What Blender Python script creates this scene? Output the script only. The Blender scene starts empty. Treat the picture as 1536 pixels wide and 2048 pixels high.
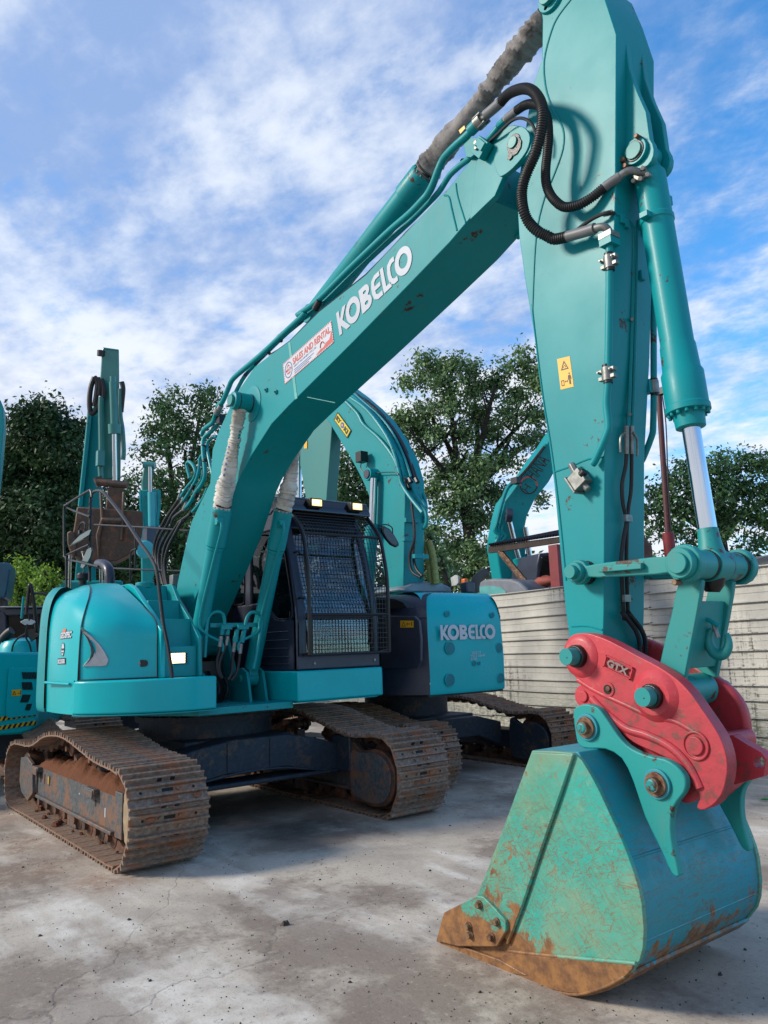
import bpy, bmesh, math, random
from mathutils import Vector, Matrix
random.seed(7)
R = math.radians
# ------------------------------------------------------------------ camera
# world axes: x = the way the main excavator faces, y = its left, z = up; origin on the ground under its turntable
FPX, PITCH, ROLL, EYE, YAW = 1549.4, R(9.825), R(-2.013), 1.537, R(37.6)
CY, SY = math.cos(YAW), math.sin(YAW)
def w2m(x, y, z): return Vector((x*SY - y*CY, x*CY + y*SY, z))
CAM = Vector((7.6325, -3.4865, EYE))
cp, sp, cr, sr = math.cos(PITCH), math.sin(PITCH), math.cos(ROLL), math.sin(ROLL)
_f, _x, _u = w2m(0, cp, sp), w2m(1, 0, 0), w2m(0, -sp, cp)
_r, _up = _x*cr + _u*sr, _x*(-sr) + _u*cr
scene = bpy.context.scene
cd = bpy.data.cameras.new('camera'); cam = bpy.data.objects.new('camera', cd)
scene.collection.objects.link(cam); scene.camera = cam
cd.sensor_fit = 'VERTICAL'; cd.sensor_height = 36; cd.lens = FPX/2048*36
cd.clip_start = .05; cd.clip_end = 3000
m = Matrix((_r, _up, -_f)).transposed().to_4x4(); m.translation = CAM
cam.matrix_world = m
# ------------------------------------------------------------------ sky and sun
SUN = Vector((-.46, -.74, .50)).normalized()
SEL = math.asin(SUN.z)
world = bpy.data.worlds.new('World'); scene.world = world; world.use_nodes = True
wt = world.node_tree; wt.nodes.clear()
def wn(t, **k):
    n = wt.nodes.new(t)
    for a, b in k.items(): setattr(n, a, b)
    return n
def wl(a, b): wt.links.new(a, b)
sky = wn('ShaderNodeTexSky', sky_type='NISHITA', sun_disc=False)
sky.sun_elevation = SEL; sky.sun_rotation = math.atan2(SUN.x, SUN.y); sky.air_density = 1.0; sky.dust_density = .3; sky.ozone_density = 2.5
tc = wn('ShaderNodeTexCoord'); sep = wn('ShaderNodeSeparateXYZ'); wl(tc.outputs['Generated'], sep.inputs[0])
def wm(op, a, b=None, clamp=False):
    n = wn('ShaderNodeMath', operation=op, use_clamp=clamp)
    for i, q in enumerate((a, b)):
        if q is None: continue
        if isinstance(q, (int, float)): n.inputs[i].default_value = q
        else: wl(q, n.inputs[i])
    return n.outputs[0]
den = wm('ADD', wm('MAXIMUM', sep.outputs[2], 0.0), .16)
cxy = wn('ShaderNodeCombineXYZ'); wl(wm('DIVIDE', sep.outputs[0], den), cxy.inputs[0]); wl(wm('DIVIDE', sep.outputs[1], den), cxy.inputs[1])
def wnoise(scale, det, rough, rot, sx, sy, dist=0., off=(0, 0, 0)):
    mp = wn('ShaderNodeMapping'); mp.inputs['Rotation'].default_value = (0, 0, R(rot)); mp.inputs['Scale'].default_value = (sx, sy, 1); mp.inputs['Location'].default_value = off
    wl(cxy.outputs[0], mp.inputs[0])
    n = wn('ShaderNodeTexNoise'); n.inputs['Scale'].default_value = scale; n.inputs['Detail'].default_value = det; n.inputs['Roughness'].default_value = rough; n.inputs['Distortion'].default_value = dist
    wl(mp.outputs[0], n.inputs[0]); return n.outputs[0]
def wramp(x, a, b):
    n = wn('ShaderNodeMapRange', interpolation_type='SMOOTHSTEP'); n.inputs[1].default_value = a; n.inputs[2].default_value = b
    wl(x, n.inputs[0]); return n.outputs[0]
big = wnoise(.9, 3, .5, 30, 1, 1.2, 0., (2.2, .7, 0))
puff = wnoise(4.2, 8, .60, -35, 1, 1.25, .05)
fine = wnoise(11., 6, .62, -35, 1, 1.25, .1)
dt = wn('ShaderNodeVectorMath', operation='DOT_PRODUCT'); wl(tc.outputs['Generated'], dt.inputs[0]); dt.inputs[1].default_value = tuple(_r)
mixn = wm('ADD', wm('ADD', wm('MULTIPLY', big, .60), wm('MULTIPLY', puff, .62)), wm('ADD', wm('MULTIPLY', fine, .37), wm('MULTIPLY', dt.outputs['Value'], -.28)))
cov = wramp(mixn, .49, .86)
lit = wramp(wm('ADD', wm('ADD', wm('MULTIPLY', wnoise(2.1, 4, .55, -20, 1, 1.5, .1, (4, 2, 0)), .6), wm('MULTIPLY', puff, .35)), wm('ADD', wm('MULTIPLY', fine, .25), wm('MULTIPLY', sep.outputs[2], -.27))), .36, .62)
ccol = wn('ShaderNodeMixRGB'); ccol.inputs[1].default_value = (.30, .43, .72, 1); ccol.inputs[2].default_value = (.84, .89, .97, 1); wl(lit, ccol.inputs[0])
low = wn('ShaderNodeMapRange'); low.inputs[1].default_value = .05; low.inputs[2].default_value = .42; low.inputs[3].default_value = 1.0; low.inputs[4].default_value = 0.; wl(sep.outputs[2], low.inputs[0])
ccol2 = wn('ShaderNodeMixRGB'); ccol2.inputs[2].default_value = (.84, .88, .95, 1); wl(wm('MULTIPLY', low.outputs[0], .85), ccol2.inputs[0]); wl(ccol.outputs[0], ccol2.inputs[1])
skys = wn('ShaderNodeMixRGB', blend_type='MULTIPLY'); skys.inputs[0].default_value = 1; skys.inputs[2].default_value = (.80, 1.85, 2.45, 1); wl(sky.outputs[0], skys.inputs[1])
cl = wn('ShaderNodeMixRGB', blend_type='MULTIPLY'); cl.inputs[0].default_value = 1; cl.inputs[2].default_value = (9.2, 9.2, 9.2, 1); wl(ccol2.outputs[0], cl.inputs[1])
mx = wn('ShaderNodeMixRGB'); wl(wm('ADD', wm('MULTIPLY', cov, .90), wm('MULTIPLY', low.outputs[0], .35), True), mx.inputs[0]); wl(skys.outputs[0], mx.inputs[1]); wl(cl.outputs[0], mx.inputs[2])
bg = wn('ShaderNodeBackground'); bg.inputs[1].default_value = .088; wl(mx.outputs[0], bg.inputs[0])
wo = wn('ShaderNodeOutputWorld'); wl(bg.outputs[0], wo.inputs[0])
sd = bpy.data.lights.new('sun', 'SUN'); sd.energy = 3.1; sd.angle = R(11); sd.color = (1, .92, .80)
so = bpy.data.objects.new('sun', sd); scene.collection.objects.link(so)
so.rotation_euler = SUN.to_track_quat('Z', 'Y').to_euler()
scene.view_settings.view_transform = 'Standard'; scene.view_settings.look = 'None'; scene.view_settings.exposure = 0.45; scene.view_settings.gamma = 1
scene.cycles.max_bounces = 8; scene.cycles.transparent_max_bounces = 12
# ------------------------------------------------------------------ helpers
ZM = {'A': (860, 1100, 2.16), 'B': (900, 0, 2.415), 'C': (1000, 400, 2.498), 'D': (0, 1100, 2.743), 'E': (340, 960, 1.873),
      'F': (340, 560, 2.954), 'G': (0, 660, 3.657), 'H': (620, 680, 3.072), 'I': (760, 1080, 3.84), 'J': (1240, 860, 2.926),
      'K': (400, 980, 3.84), 'L': (0, 1100, 5.118), 'M': (540, 460, 4.518), 'N': (330, 1180, 6.678), 'R': (340, 1400, 2.648),
      'Q': (0, 1440, 3.491), 'T': (820, 160, 5.12), 'V': (330, 760, 5.69), 'P': (0, 0, 1)}
def ray(k, x, y):
    a = ZM[k]; x = a[0] + x/a[2] - 768; y = a[1] + y/a[2] - 1024
    return _f + _r*(x/FPX) - _up*(y/FPX)
def U(k, x, y, ax, val):              # where a sight line meets the plane  axis = val
    d = ray(k, x, y); t = (val - CAM[ax])/d[ax]; return CAM + d*t
def W(k, x, y, depth): return CAM + ray(k, x, y)*depth      # a point at a given distance
def SL(k, pts, l): return [(U(k, x, y, 1, l).x, U(k, x, y, 1, l).z) for x, y in pts]   # profile in a plane y = l
def smooth(pts, n=4, closed=True):
    P = [Vector(p) for p in pts]; N = len(P); out = []
    for i in range(N if closed else N-1):
        a, b, c, d = (P[(i+j-1) % N] if closed else P[min(max(i+j-1, 0), N-1)] for j in range(4))
        for k in range(n):
            t = k/n; out.append(.5*((2*b) + (c-a)*t + (2*a-5*b+4*c-d)*t*t + (3*b-a-3*c+d)*t*t*t))
    if not closed: out.append(P[-1])
    return out
def area2(p): return sum(p[i][0]*p[(i+1) % len(p)][1]-p[(i+1) % len(p)][0]*p[i][1] for i in range(len(p)))
class MB:
    def __init__(s): s.v = []; s.f = []; s.m = []; s.mats = []; s.isl = []
    def mi(s, m):
        if m not in s.mats: s.mats.append(m)
        return s.mats.index(m)
    def add(s, vs, fs, mat):
        o = len(s.v); s.v += [tuple(v) for v in vs]; k = s.mi(mat); s.isl.append((o, len(s.v)))
        for f in fs: s.f.append([i+o for i in f]); s.m.append(k)
        return s
    def loft(s, rings, mat, caps=True, close=True):
        n = len(rings[0]); vs = [p for r in rings for p in r]; fs = []
        for j in range(len(rings)-1):
            for i in range(n if close else n-1):
                a, b = j*n+i, j*n+(i+1) % n; fs.append([a, b, b+n, a+n])
        if caps: fs.append(list(range(n))[::-1]); fs.append([(len(rings)-1)*n+i for i in range(n)])
        return s.add(vs, fs, mat)
    def prism(s, pts, l0, l1, mat, fr=None):     # profile (x,z) extruded in y
        fr = fr or (lambda a, b, c: (a, c, b))
        p = [(q[0], q[1]) for q in pts]
        return s.loft([[fr(a, b, l0) for a, b in p], [fr(a, b, l1) for a, b in p]], mat)
    def plan(s, pts, z0, z1, mat): return s.prism(pts, z0, z1, mat, lambda a, b, c: (a, b, c))
    def box(s, c, size, mat, rot=None):
        c = Vector(c); h = Vector(size)/2; vs = []
        for x in (-1, 1):
            for y in (-1, 1):
                for z in (-1, 1):
                    q = Vector((x*h.x, y*h.y, z*h.z))
                    if rot is not None: q = rot @ q
                    vs.append(c+q)
        return s.add(vs, [[0, 1, 3, 2], [4, 6, 7, 5], [0, 4, 5, 1], [2, 3, 7, 6], [0, 2, 6, 4], [1, 5, 7, 3]], mat)
    def rev(s, p0, axis, prof, mat, n=24, caps=True):     # profile of (t, radius) turned round an axis
        p0 = Vector(p0); a = Vector(axis).normalized(); u = a.orthogonal().normalized(); w = a.cross(u)
        return s.loft([[p0 + a*t + (u*math.cos(2*math.pi*i/n)+w*math.sin(2*math.pi*i/n))*r for i in range(n)] for t, r in prof], mat, caps)
    def cyl(s, p0, p1, r, mat, n=24, r1=None):
        p0, p1 = Vector(p0), Vector(p1); return s.rev(p0, p1-p0, [(0, r), ((p1-p0).length, r if r1 is None else r1)], mat, n)
    def tube(s, pts, r, mat, n=10, sub=5, rad=None):
        P = smooth(pts, sub, False) if sub > 1 else [Vector(p) for p in pts]
        rings = []; t0 = (P[1]-P[0]).normalized(); u = t0.orthogonal().normalized()
        for i, p in enumerate(P):
            t = (P[min(i+1, len(P)-1)]-P[max(i-1, 0)]).normalized(); u = (u-t*u.dot(t)).normalized(); w = t.cross(u)
            rr = rad(i, len(P)) if rad else r
            rings.append([p+(u*math.cos(2*math.pi*k/n)+w*math.sin(2*math.pi*k/n))*rr for k in range(n)])
        return s.loft(rings, mat)
    def quad(s, a, b, c, d, mat): return s.add([a, b, c, d], [[0, 1, 2, 3]], mat)
    def clusters(s, tol=.004):      # pieces that touch stay together, pieces that do not become objects of their own
        bb = []
        for a, b in s.isl:
            v = s.v[a:b]; bb.append(([min(p[i] for p in v)-tol for i in range(3)], [max(p[i] for p in v)+tol for i in range(3)]))
        par = list(range(len(bb)))
        def find(i):
            while par[i] != i: i = par[i]
            return i
        for i in range(len(bb)):
            for j in range(i):
                if all(bb[i][0][k] <= bb[j][1][k] and bb[j][0][k] <= bb[i][1][k] for k in range(3)): par[find(i)] = find(j)
        out = {}
        for i in range(len(bb)): out.setdefault(find(i), []).append(i)
        return sorted(out.values(), key=lambda c: -max(sum((bb[i][1][k]-bb[i][0][k])**2 for k in range(3)) for i in c))
    def build(s, name, parent=None, bevel=0, seg=2, ang=33, flat=False, split=True):
        if split and not flat and 1 < len(s.isl) < 400:
            cs = s.clusters()
            if len(cs) > 1:
                first = None; starts = [a for a, _ in s.isl]; import bisect
                fi = [bisect.bisect_right(starts, f[0])-1 for f in s.f]
                for c in cs:
                    b = MB(); b.mats = list(s.mats); cset = set(c); mp = {}
                    for i in c:
                        a, e = s.isl[i]; o = len(b.v); b.v += s.v[a:e]; b.isl.append((o, len(b.v))); mp[i] = o-a
                    for f, m_, q in zip(s.f, s.m, fi):
                        if q in cset: b.f.append([k+mp[q] for k in f]); b.m.append(m_)
                    used = sorted(set(b.m)); b.mats = [s.mats[u] for u in used]; b.m = [used.index(k) for k in b.m]
                    ob = b.build(name, parent, bevel, seg, ang, flat, False); first = first or ob
                return first
        me = bpy.data.meshes.new(name); me.from_pydata(s.v, [], s.f)
        for mt in s.mats: me.materials.append(mt)
        me.polygons.foreach_set('material_index', s.m)
        bm = bmesh.new(); bm.from_mesh(me)
        bmesh.ops.recalc_face_normals(bm, faces=bm.faces)
        if not flat:
            ca = math.cos(R(ang))
            for f in bm.faces: f.smooth = True
            for e in bm.edges:
                if len(e.link_faces) != 2 or e.link_faces[0].normal.dot(e.link_faces[1].normal) < ca: e.smooth = False
        bm.to_mesh(me); bm.free(); me.update()
        o = bpy.data.objects.new(name, me); scene.collection.objects.link(o)
        if parent is not None:
            o.parent = parent
            if parent.type == 'EMPTY': o.matrix_parent_inverse = (Matrix.Translation(parent.location) @ Matrix.Rotation(parent.rotation_euler.z, 4, 'Z')).inverted()
        if bevel:
            b = o.modifiers.new('bevel', 'BEVEL'); b.width = bevel; b.segments = seg; b.limit_method = 'ANGLE'; b.angle_limit = R(35)
        return o
def one(name, parent, fn, bevel=0, **k):
    b = MB(); fn(b); return b.build(name, parent, bevel, **k)
def thing(name, label, cat, loc=(0, 0, 0), rz=0, group=None):
    o = bpy.data.objects.new(name, None); scene.collection.objects.link(o); o.location = loc; o.rotation_euler = (0, 0, rz)
    tag(o, label, cat, group); return o
def tag(o, label, cat, group=None, kind=None):
    if label: o['label'] = label
    if cat: o['category'] = cat
    if group: o['group'] = group
    if kind: o['kind'] = kind
    return o
def struct(o): o['kind'] = 'structure'; return o
def letters(text, org, xd, yd, height, mat, width=None, bold=0., thick=.0015, mb=None, name='lettering', parent=None, shear=0):
    c = bpy.data.curves.new('t', 'FONT'); c.body = text; c.size = 1; c.offset = bold; c.extrude = 0; c.resolution_u = 3; c.shear = shear
    ob = bpy.data.objects.new('t', c); scene.collection.objects.link(ob); bpy.context.view_layer.update()
    me = bpy.data.meshes.new_from_object(ob.evaluated_get(bpy.context.evaluated_depsgraph_get()))
    bpy.data.objects.remove(ob)
    vs = [v.co.copy() for v in me.vertices]; fs = [list(p.vertices) for p in me.polygons]
    return place2d(vs, fs, org, xd, yd, height, mat, width, thick, mb, name, parent)
def place2d(vs, fs, org, xd, yd, height, mat, width, thick, mb, name, parent):
    x0, x1 = min(v[0] for v in vs), max(v[0] for v in vs); y0, y1 = min(v[1] for v in vs), max(v[1] for v in vs)
    xd, yd, org = Vector(xd).normalized(), Vector(yd).normalized(), Vector(org)
    sy = height/(y1-y0); sx = sy if width is None else width/(x1-x0); nn = xd.cross(yd).normalized()*thick
    top = [org + xd*((v[0]-x0)*sx) + yd*((v[1]-y0)*sy) + nn for v in vs]
    own = mb is None; mb = mb or MB(); mb.add(top, fs, mat)
    return mb.build(name, parent, flat=True) if own else mb
def curve2d(loops):                 # filled outline with holes -> verts, faces
    c = bpy.data.curves.new('c', 'CURVE'); c.dimensions = '2D'; c.fill_mode = 'FRONT'
    for L in loops:
        s = c.splines.new('POLY'); s.points.add(len(L)-1); s.use_cyclic_u = True
        for i, p in enumerate(L): s.points[i].co = (p[0], p[1], 0, 1)
    ob = bpy.data.objects.new('c', c); scene.collection.objects.link(ob); bpy.context.view_layer.update()
    me = bpy.data.meshes.new_from_object(ob.evaluated_get(bpy.context.evaluated_depsgraph_get())); bpy.data.objects.remove(ob)
    return [v.co.copy() for v in me.vertices], [list(p.vertices) for p in me.polygons]
def ell(cx, cy, rx, ry, n=36, a0=0, a1=360):
    full = abs(a1-a0) >= 360
    return [(cx+rx*math.cos(R(a0+(a1-a0)*i/(n if full else n-1))), cy+ry*math.sin(R(a0+(a1-a0)*i/(n if full else n-1)))) for i in range(n)]
_logo = None
def logo(org, xd, yd, height, width, mat, thick=.002, parent=None):
    global _logo
    if _logo is None:
        vs, fs = [], []
        def put(loops, dx):
            a, b = curve2d(loops); o = len(vs); vs.extend([(v[0]+dx, v[1]) for v in a]); fs.extend([[i+o for i in f] for f in b])
        put([[(0, 0), (.20, 0), (.20, .34), (.52, 0), (.80, 0), (.36, .50), (.72, 1), (.47, 1), (.20, .62), (.20, 1), (0, 1)]], 0)
        put([ell(.5, .5, .5, .52), ell(.5, .5, .26, .27)], .62)
        put([[(0, 0), (.42, 0)] + ell(.42, .27, .30, .27, 9, -90, 70) + ell(.40, .75, .27, .25, 9, -30, 90) + [(0, 1)],
             ell(.37, .28, .12, .07, 12) , ell(.35, .74, .11, .06, 12), ], 1.66)
        put([[(.3, 0), (.62, 0), (.62, .19), (.34, .19), (.24, .26), (.22, .41), (.58, .41), (.58, .58), (.22, .58), (.24, .73), (.34, .81), (.62, .81), (.62, 1), (.3, 1), (.08, .88), (0, .62), (0, .38), (.08, .12)]], 2.44)
        put([[(0, 1), (0, 0), (.50, 0), (.50, .19), (.20, .19), (.20, 1)]], 3.12)
        put([[(.28, 0), (.52, 0), (.52, .19), (.34, .19), (.24, .26), (.20, .41), (.20, .60), (.24, .73), (.34, .81), (.52, .81), (.52, 1), (.28, 1), (.07, .88), (0, .62), (0, .38), (.07, .12)]], 3.50)
        put([ell(.5, .5, .5, .52), ell(.5, .5, .26, .27)], 3.98)
        _logo = (vs, fs)
    return place2d(*_logo, org, xd, yd, height, mat, width, thick, None, 'lettering', parent)
# ------------------------------------------------------------------ materials
def lin(h):
    h = h.lstrip('#'); c = [int(h[i:i+2], 16)/255 for i in (0, 2, 4)]
    return tuple(x/12.92 if x <= .04045 else ((x+.055)/1.055)**2.4 for x in c) + (1,)
from mathutils.bvhtree import BVHTree
def on_mesh(ob):                      # where a sight line first meets a panel, pushed out a little
    me = ob.data; tr = BVHTree.FromPolygons([v.co.copy() for v in me.vertices], [list(q.vertices) for q in me.polygons])
    last = [7.]
    def f(k, x, y, off=.003):
        d = ray(k, x, y).normalized(); h, n, _, t = tr.ray_cast(CAM, d)
        if h is None: h, n = CAM+d*last[0], -d
        else: last[0] = t
        if n.dot(d) > 0: n = -n
        return h+n*off
    return f
def conform(b, ob, p0, n):            # press flat lettering on to a curved panel
    me = ob.data; tr = BVHTree.FromPolygons([v.co.copy() for v in me.vertices], [list(q.vertices) for q in me.polygons]); p0 = Vector(p0); n = Vector(n).normalized()
    for i, v in enumerate(b.v):
        v = Vector(v); o = (v-p0).dot(n); h, hn, _, _ = tr.ray_cast(v+n*.5, -n)
        if h is not None: b.v[i] = tuple(h+n*o)
class Mat:
    def __init__(s, name, rough=.5, metal=0., coat=0., spec=.5):
        s.m = bpy.data.materials.new(name); s.m.use_nodes = True; s.t = s.m.node_tree; s.b = s.t.nodes['Principled BSDF']
        s.b.inputs['Roughness'].default_value = rough; s.b.inputs['Metallic'].default_value = metal
        s.b.inputs['Coat Weight'].default_value = coat; s.b.inputs['Coat Roughness'].default_value = .12; s.b.inputs['Specular IOR Level'].default_value = spec
        tcn = s.t.nodes.new('ShaderNodeTexCoord'); s.co = tcn.outputs['Object']
    def n(s, t, **k):
        q = s.t.nodes.new(t)
        for a, b in k.items(): setattr(q, a, b)
        return q
    def l(s, a, b): s.t.links.new(a, b)
    def map(s, scale=(1, 1, 1), rot=(0, 0, 0), loc=(0, 0, 0), src=None):
        q = s.n('ShaderNodeMapping'); q.inputs['Scale'].default_value = scale; q.inputs['Rotation'].default_value = [R(a) for a in rot]; q.inputs['Location'].default_value = loc
        s.l(src or s.co, q.inputs[0]); return q.outputs[0]
    def noise(s, scale, det=4, rough=.55, dist=0., vec=None, out=0):
        q = s.n('ShaderNodeTexNoise'); q.inputs['Scale'].default_value = scale; q.inputs['Detail'].default_value = det; q.inputs['Roughness'].default_value = rough; q.inputs['Distortion'].default_value = dist
        s.l(vec or s.co, q.inputs[0]); return q.outputs[out]
    def vor(s, scale, feature='F1', vec=None, rnd=1.):
        q = s.n('ShaderNodeTexVoronoi', feature=feature); q.inputs['Scale'].default_value = scale; q.inputs['Randomness'].default_value = rnd
        s.l(vec or s.co, q.inputs[0]); return q.outputs['Distance']
    def ramp(s, x, a, b, lo=0., hi=1.):
        q = s.n('ShaderNodeMapRange', interpolation_type='SMOOTHSTEP')
        for i, val in enumerate((a, b, lo, hi)): q.inputs[i+1].default_value = val
        s.l(x, q.inputs[0]); return q.outputs[0]
    def math(s, op, a, b=None, clamp=False):
        q = s.n('ShaderNodeMath', operation=op, use_clamp=clamp)
        for i, z in enumerate((a, b)):
            if z is None: continue
            if isinstance(z, (int, float)): q.inputs[i].default_value = z
            else: s.l(z, q.inputs[i])
        return q.outputs[0]
    def mix(s, fac, a, b, bt='MIX'):
        q = s.n('ShaderNodeMixRGB', blend_type=bt)
        for i, z in enumerate((fac, a, b)):
            if isinstance(z, (int, float)): q.inputs[i].default_value = z
            elif isinstance(z, tuple): q.inputs[i].default_value = z
            else: s.l(z, q.inputs[i])
        return q.outputs[0]
    def xyz(s, i, vec=None):
        q = s.n('ShaderNodeSeparateXYZ'); s.l(vec or s.co, q.inputs[0]); return q.outputs[i]
    def col(s, c):
        if isinstance(c, tuple): s.b.inputs['Base Color'].default_value = c
        else: s.l(c, s.b.inputs['Base Color'])
        return s
    def rough(s, r): s.l(r, s.b.inputs['Roughness']); return s
    def bump(s, h, strength=.3, dist=.01):
        q = s.n('ShaderNodeBump'); q.inputs['Strength'].default_value = strength; q.inputs['Distance'].default_value = dist
        s.l(h, q.inputs['Height']); s.l(q.outputs[0], s.b.inputs['Normal']); return s
def paint(name, c, dirt='#6a6a58', amt=.25, rough=.32, chips=.0, coat=.25, spec=.5):
    M = Mat(name, rough, 0, coat, spec)
    n1 = M.noise(1.3, 5, .6); n2 = M.noise(14, 6, .7, .2); stre = M.noise(5, 5, .6, 0, M.map((3.5, 3.5, .5)))
    base = M.mix(M.ramp(n1, .3, .7, 0, .5), lin(c), tuple(x*.80 for x in lin(c)[:3])+(1,))
    d = M.math('MULTIPLY', M.ramp(stre, .48, .78), M.ramp(n1, .35, .75)); d = M.math('MULTIPLY', d, amt)
    col = M.mix(d, base, lin(dirt))
    sp = M.ramp(M.noise(70, 3, .7), .67, .73); col = M.mix(M.math('MULTIPLY', sp, amt), col, lin('#3b4640'))
    if chips:
        ch = M.ramp(M.math('ADD', M.math('MULTIPLY', n2, .6), M.math('MULTIPLY', M.noise(3, 5, .6), .5)), .70-chips*.1, .73-chips*.1)
        col = M.mix(ch, col, M.mix(M.noise(20), lin('#20221f'), lin('#5a3a28')))
    M.col(col).rough(M.ramp(n1, .3, .75, rough-.04, rough+.06))
    M.bump(M.noise(130, 2), .03, .002)
    return M.m
TEAL = '#00878c'
m_teal = paint('teal_paint', TEAL, amt=.2, chips=.36, rough=.46, coat=.02, spec=.26)
m_teal_chip = paint('chipped_teal_paint', '#0b8381', amt=.4, chips=.75, rough=.5, coat=0.)
m_body = paint('glossy_body_paint', '#00a8ae', amt=.16, rough=.30, coat=.10, spec=.25)
m_blue = paint('blue_teal_paint', '#00a9b0', amt=.06, rough=.3, coat=.12, spec=.25)
m_old = paint('old_teal_paint', '#1a7470', amt=.5, rough=.45)
def simple(name, c, rough=.5, metal=0., coat=0., var=.25, scale=8, bump=0.):
    M = Mat(name, rough, metal, coat); n = M.noise(scale, 5, .6)
    M.col(M.mix(M.ramp(n, .3, .7), lin(c), tuple(x*(1-var) for x in lin(c)[:3])+(1,)))
    if bump: M.bump(M.noise(scale*8, 3), bump, .004)
    return M.m
m_dark = simple('charcoal_plastic', '#2b3244', .42, 0, .1, .3)
m_rubber = simple('black_rubber', '#17191c', .55, 0, 0, .3)
m_black = simple('black_metal', '#15171a', .4, .1)
m_glossblack = simple('gloss_black', '#0c0d10', .12, 0, .6)
m_chrome = simple('chrome_rod', '#c9cdd2', .10, 1., 0, .1, 2)
m_zinc = simple('zinc_fitting', '#8f918d', .5, .7, 0, .4, 30)
m_grey = simple('grey_sleeve', '#6d6f72', .5)
m_white = simple('white_vinyl', '#b9bdc4', .4, 0, 0, .06)
m_lilac = simple('logo_vinyl', '#a4abb6', .45, 0, 0, .08)
m_yellow = simple('yellow_sticker', '#e0a818', .45, 0, 0, .1)
m_ink = simple('sticker_ink', '#141414', .5)
m_redink = simple('red_print', '#b8433c', .5, 0, 0, .1)
m_blueink = simple('blue_print', '#27509a', .5)
m_grease = simple('black_grease', '#090a0a', .35, 0, 0, .5, 20, .5)
m_silver = simple('silver_emblem', '#a9adb3', .3, .6)
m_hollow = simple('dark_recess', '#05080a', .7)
m_orange = simple('orange_lens', '#d8661c', .3)
def cloth():
    M = Mat('dirty_white_cloth', .85); n = M.noise(6, 6, .65)
    M.col(M.mix(M.ramp(n, .35, .75), lin('#c9c4ba'), lin('#8b8478'))).bump(M.noise(60, 4), .4, .004); return M.m
m_cloth = cloth()
def greycloth():
    M = Mat('grey_wrap_cloth', .8); n = M.noise(5, 6, .7)
    M.col(M.mix(M.ramp(n, .4, .7), lin('#85817e'), lin('#34302e'))).bump(M.noise(50, 4), .5, .005); return M.m
m_greycloth = greycloth()
def redm():
    M = Mat('worn_red_paint', .5, 0, .05); n = M.noise(3, 7, .65); n2 = M.noise(22, 6, .7)
    c = M.mix(M.ramp(n, .35, .7), lin('#b8343e'), lin('#9a2e38'))
    c = M.mix(M.ramp(n2, .56, .68, 0, .55), c, lin('#b4655f')); c = M.mix(M.ramp(M.math('ADD', M.math('MULTIPLY', n, .6), M.math('MULTIPLY', n2, .5)), .58, .68, 0, .75), c, lin('#5a3a32'))
    M.col(c).bump(n2, .35, .006); return M.m
m_red = redm()
def rustpin():
    M = Mat('rusty_pin', .5, .35); n = M.noise(18, 6, .7); M.col(M.mix(M.ramp(n, .35, .65), lin('#8a7159'), lin('#57321f'))).bump(n, .5, .004); return M.m
m_rust = rustpin()
m_ear = paint('bucket_ear_paint', '#118a86', amt=.6, chips=.7, rough=.5, coat=0.)
def bucketm(name, side, bias=0.):
    M = Mat(name, .5, 0, .05)
    z = M.xyz(2); x = M.xyz(0); n = M.noise(2.2, 6, .62); nf = M.noise(16, 6, .72)
    base = M.mix(M.ramp(n, .35, .7), lin('#1d9c8e'), lin('#459079')) if side else M.mix(M.ramp(n, .35, .7), lin('#078a9c'), lin('#2a868c'))
    base = M.mix(M.ramp(nf, .5, .75, 0, .45), base, lin('#86a07e') if side else lin('#3f8f90'))
    scr = None
    for ang, sc, off in ((32, 9, 0), (-28, 11, 3), (8, 8, 7), (62, 10, 5), (-55, 9, 9), (20, 15, 12)):
        v = M.map((sc*.28, sc*.28, sc*2.6), (0, 0, 0), (off, 0, off), M.map((1, 1, 1), (0, ang, 0))); q = M.noise(1.3, 3, .55, .3, v)
        band = M.math('ABSOLUTE', M.math('SUBTRACT', q, .5)); band = M.ramp(band, .002, .011, 1, 0)
        msk = M.ramp(M.noise(2.6, 3, .5, 0, M.map((1, 1, 1), (0, 0, 0), (off*3, off, off))), .38, .50)
        band = M.math('MULTIPLY', band, msk)
        scr = band if scr is None else M.math('MAXIMUM', scr, band)
    rust = M.mix(nf, lin('#7d5635'), lin('#5c3d27'))
    c = M.mix(M.math('MULTIPLY', M.math('MULTIPLY', scr, M.ramp(z, .5, 1.0, 1, .45)), .8 if side else .55), base, rust)
    # bare steel and rust: worst along the cutting edge and the foot of the bucket
    wz = M.ramp(z, .0, .34 if side else .55, 1, 0); wx = M.ramp(x, 4.25, 4.9, 1, 0) if side else M.ramp(x, 3, 4, 0, 0)
    wear = M.math('ADD', M.math('MULTIPLY', wz, .34), M.math('MULTIPLY', wx, .22))
    pn = M.math('ADD', M.math('MULTIPLY', M.noise(11, 8, .72, .4), .62), M.math('MULTIPLY', M.noise(1.8, 3), .48))
    k = M.math('ADD', M.math('ADD', pn, wear), bias)
    c = M.mix(M.math('MULTIPLY', M.ramp(M.noise(1.7, 5, .6, .5), .45, .65), .45 if side else .25), c, lin('#8f8a66') if side else lin('#4e6f6c'))
    c = M.mix(M.ramp(k, .69, .76), c, M.mix(M.ramp(nf, .3, .7), lin('#93693f'), lin('#5d3d27')))
    M.col(c).rough(M.ramp(nf, .3, .7, .38, .65)).bump(M.math('ADD', nf, M.math('MULTIPLY', M.noise(1.4, 2), 2.)), .35, .006); return M.m
m_bside, m_bback = bucketm('worn_bucket_sunlit_paint', True), bucketm('worn_bucket_shaded_paint', False)  # one bucket paint: the bluer back copy carries its shade in the colour
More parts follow.
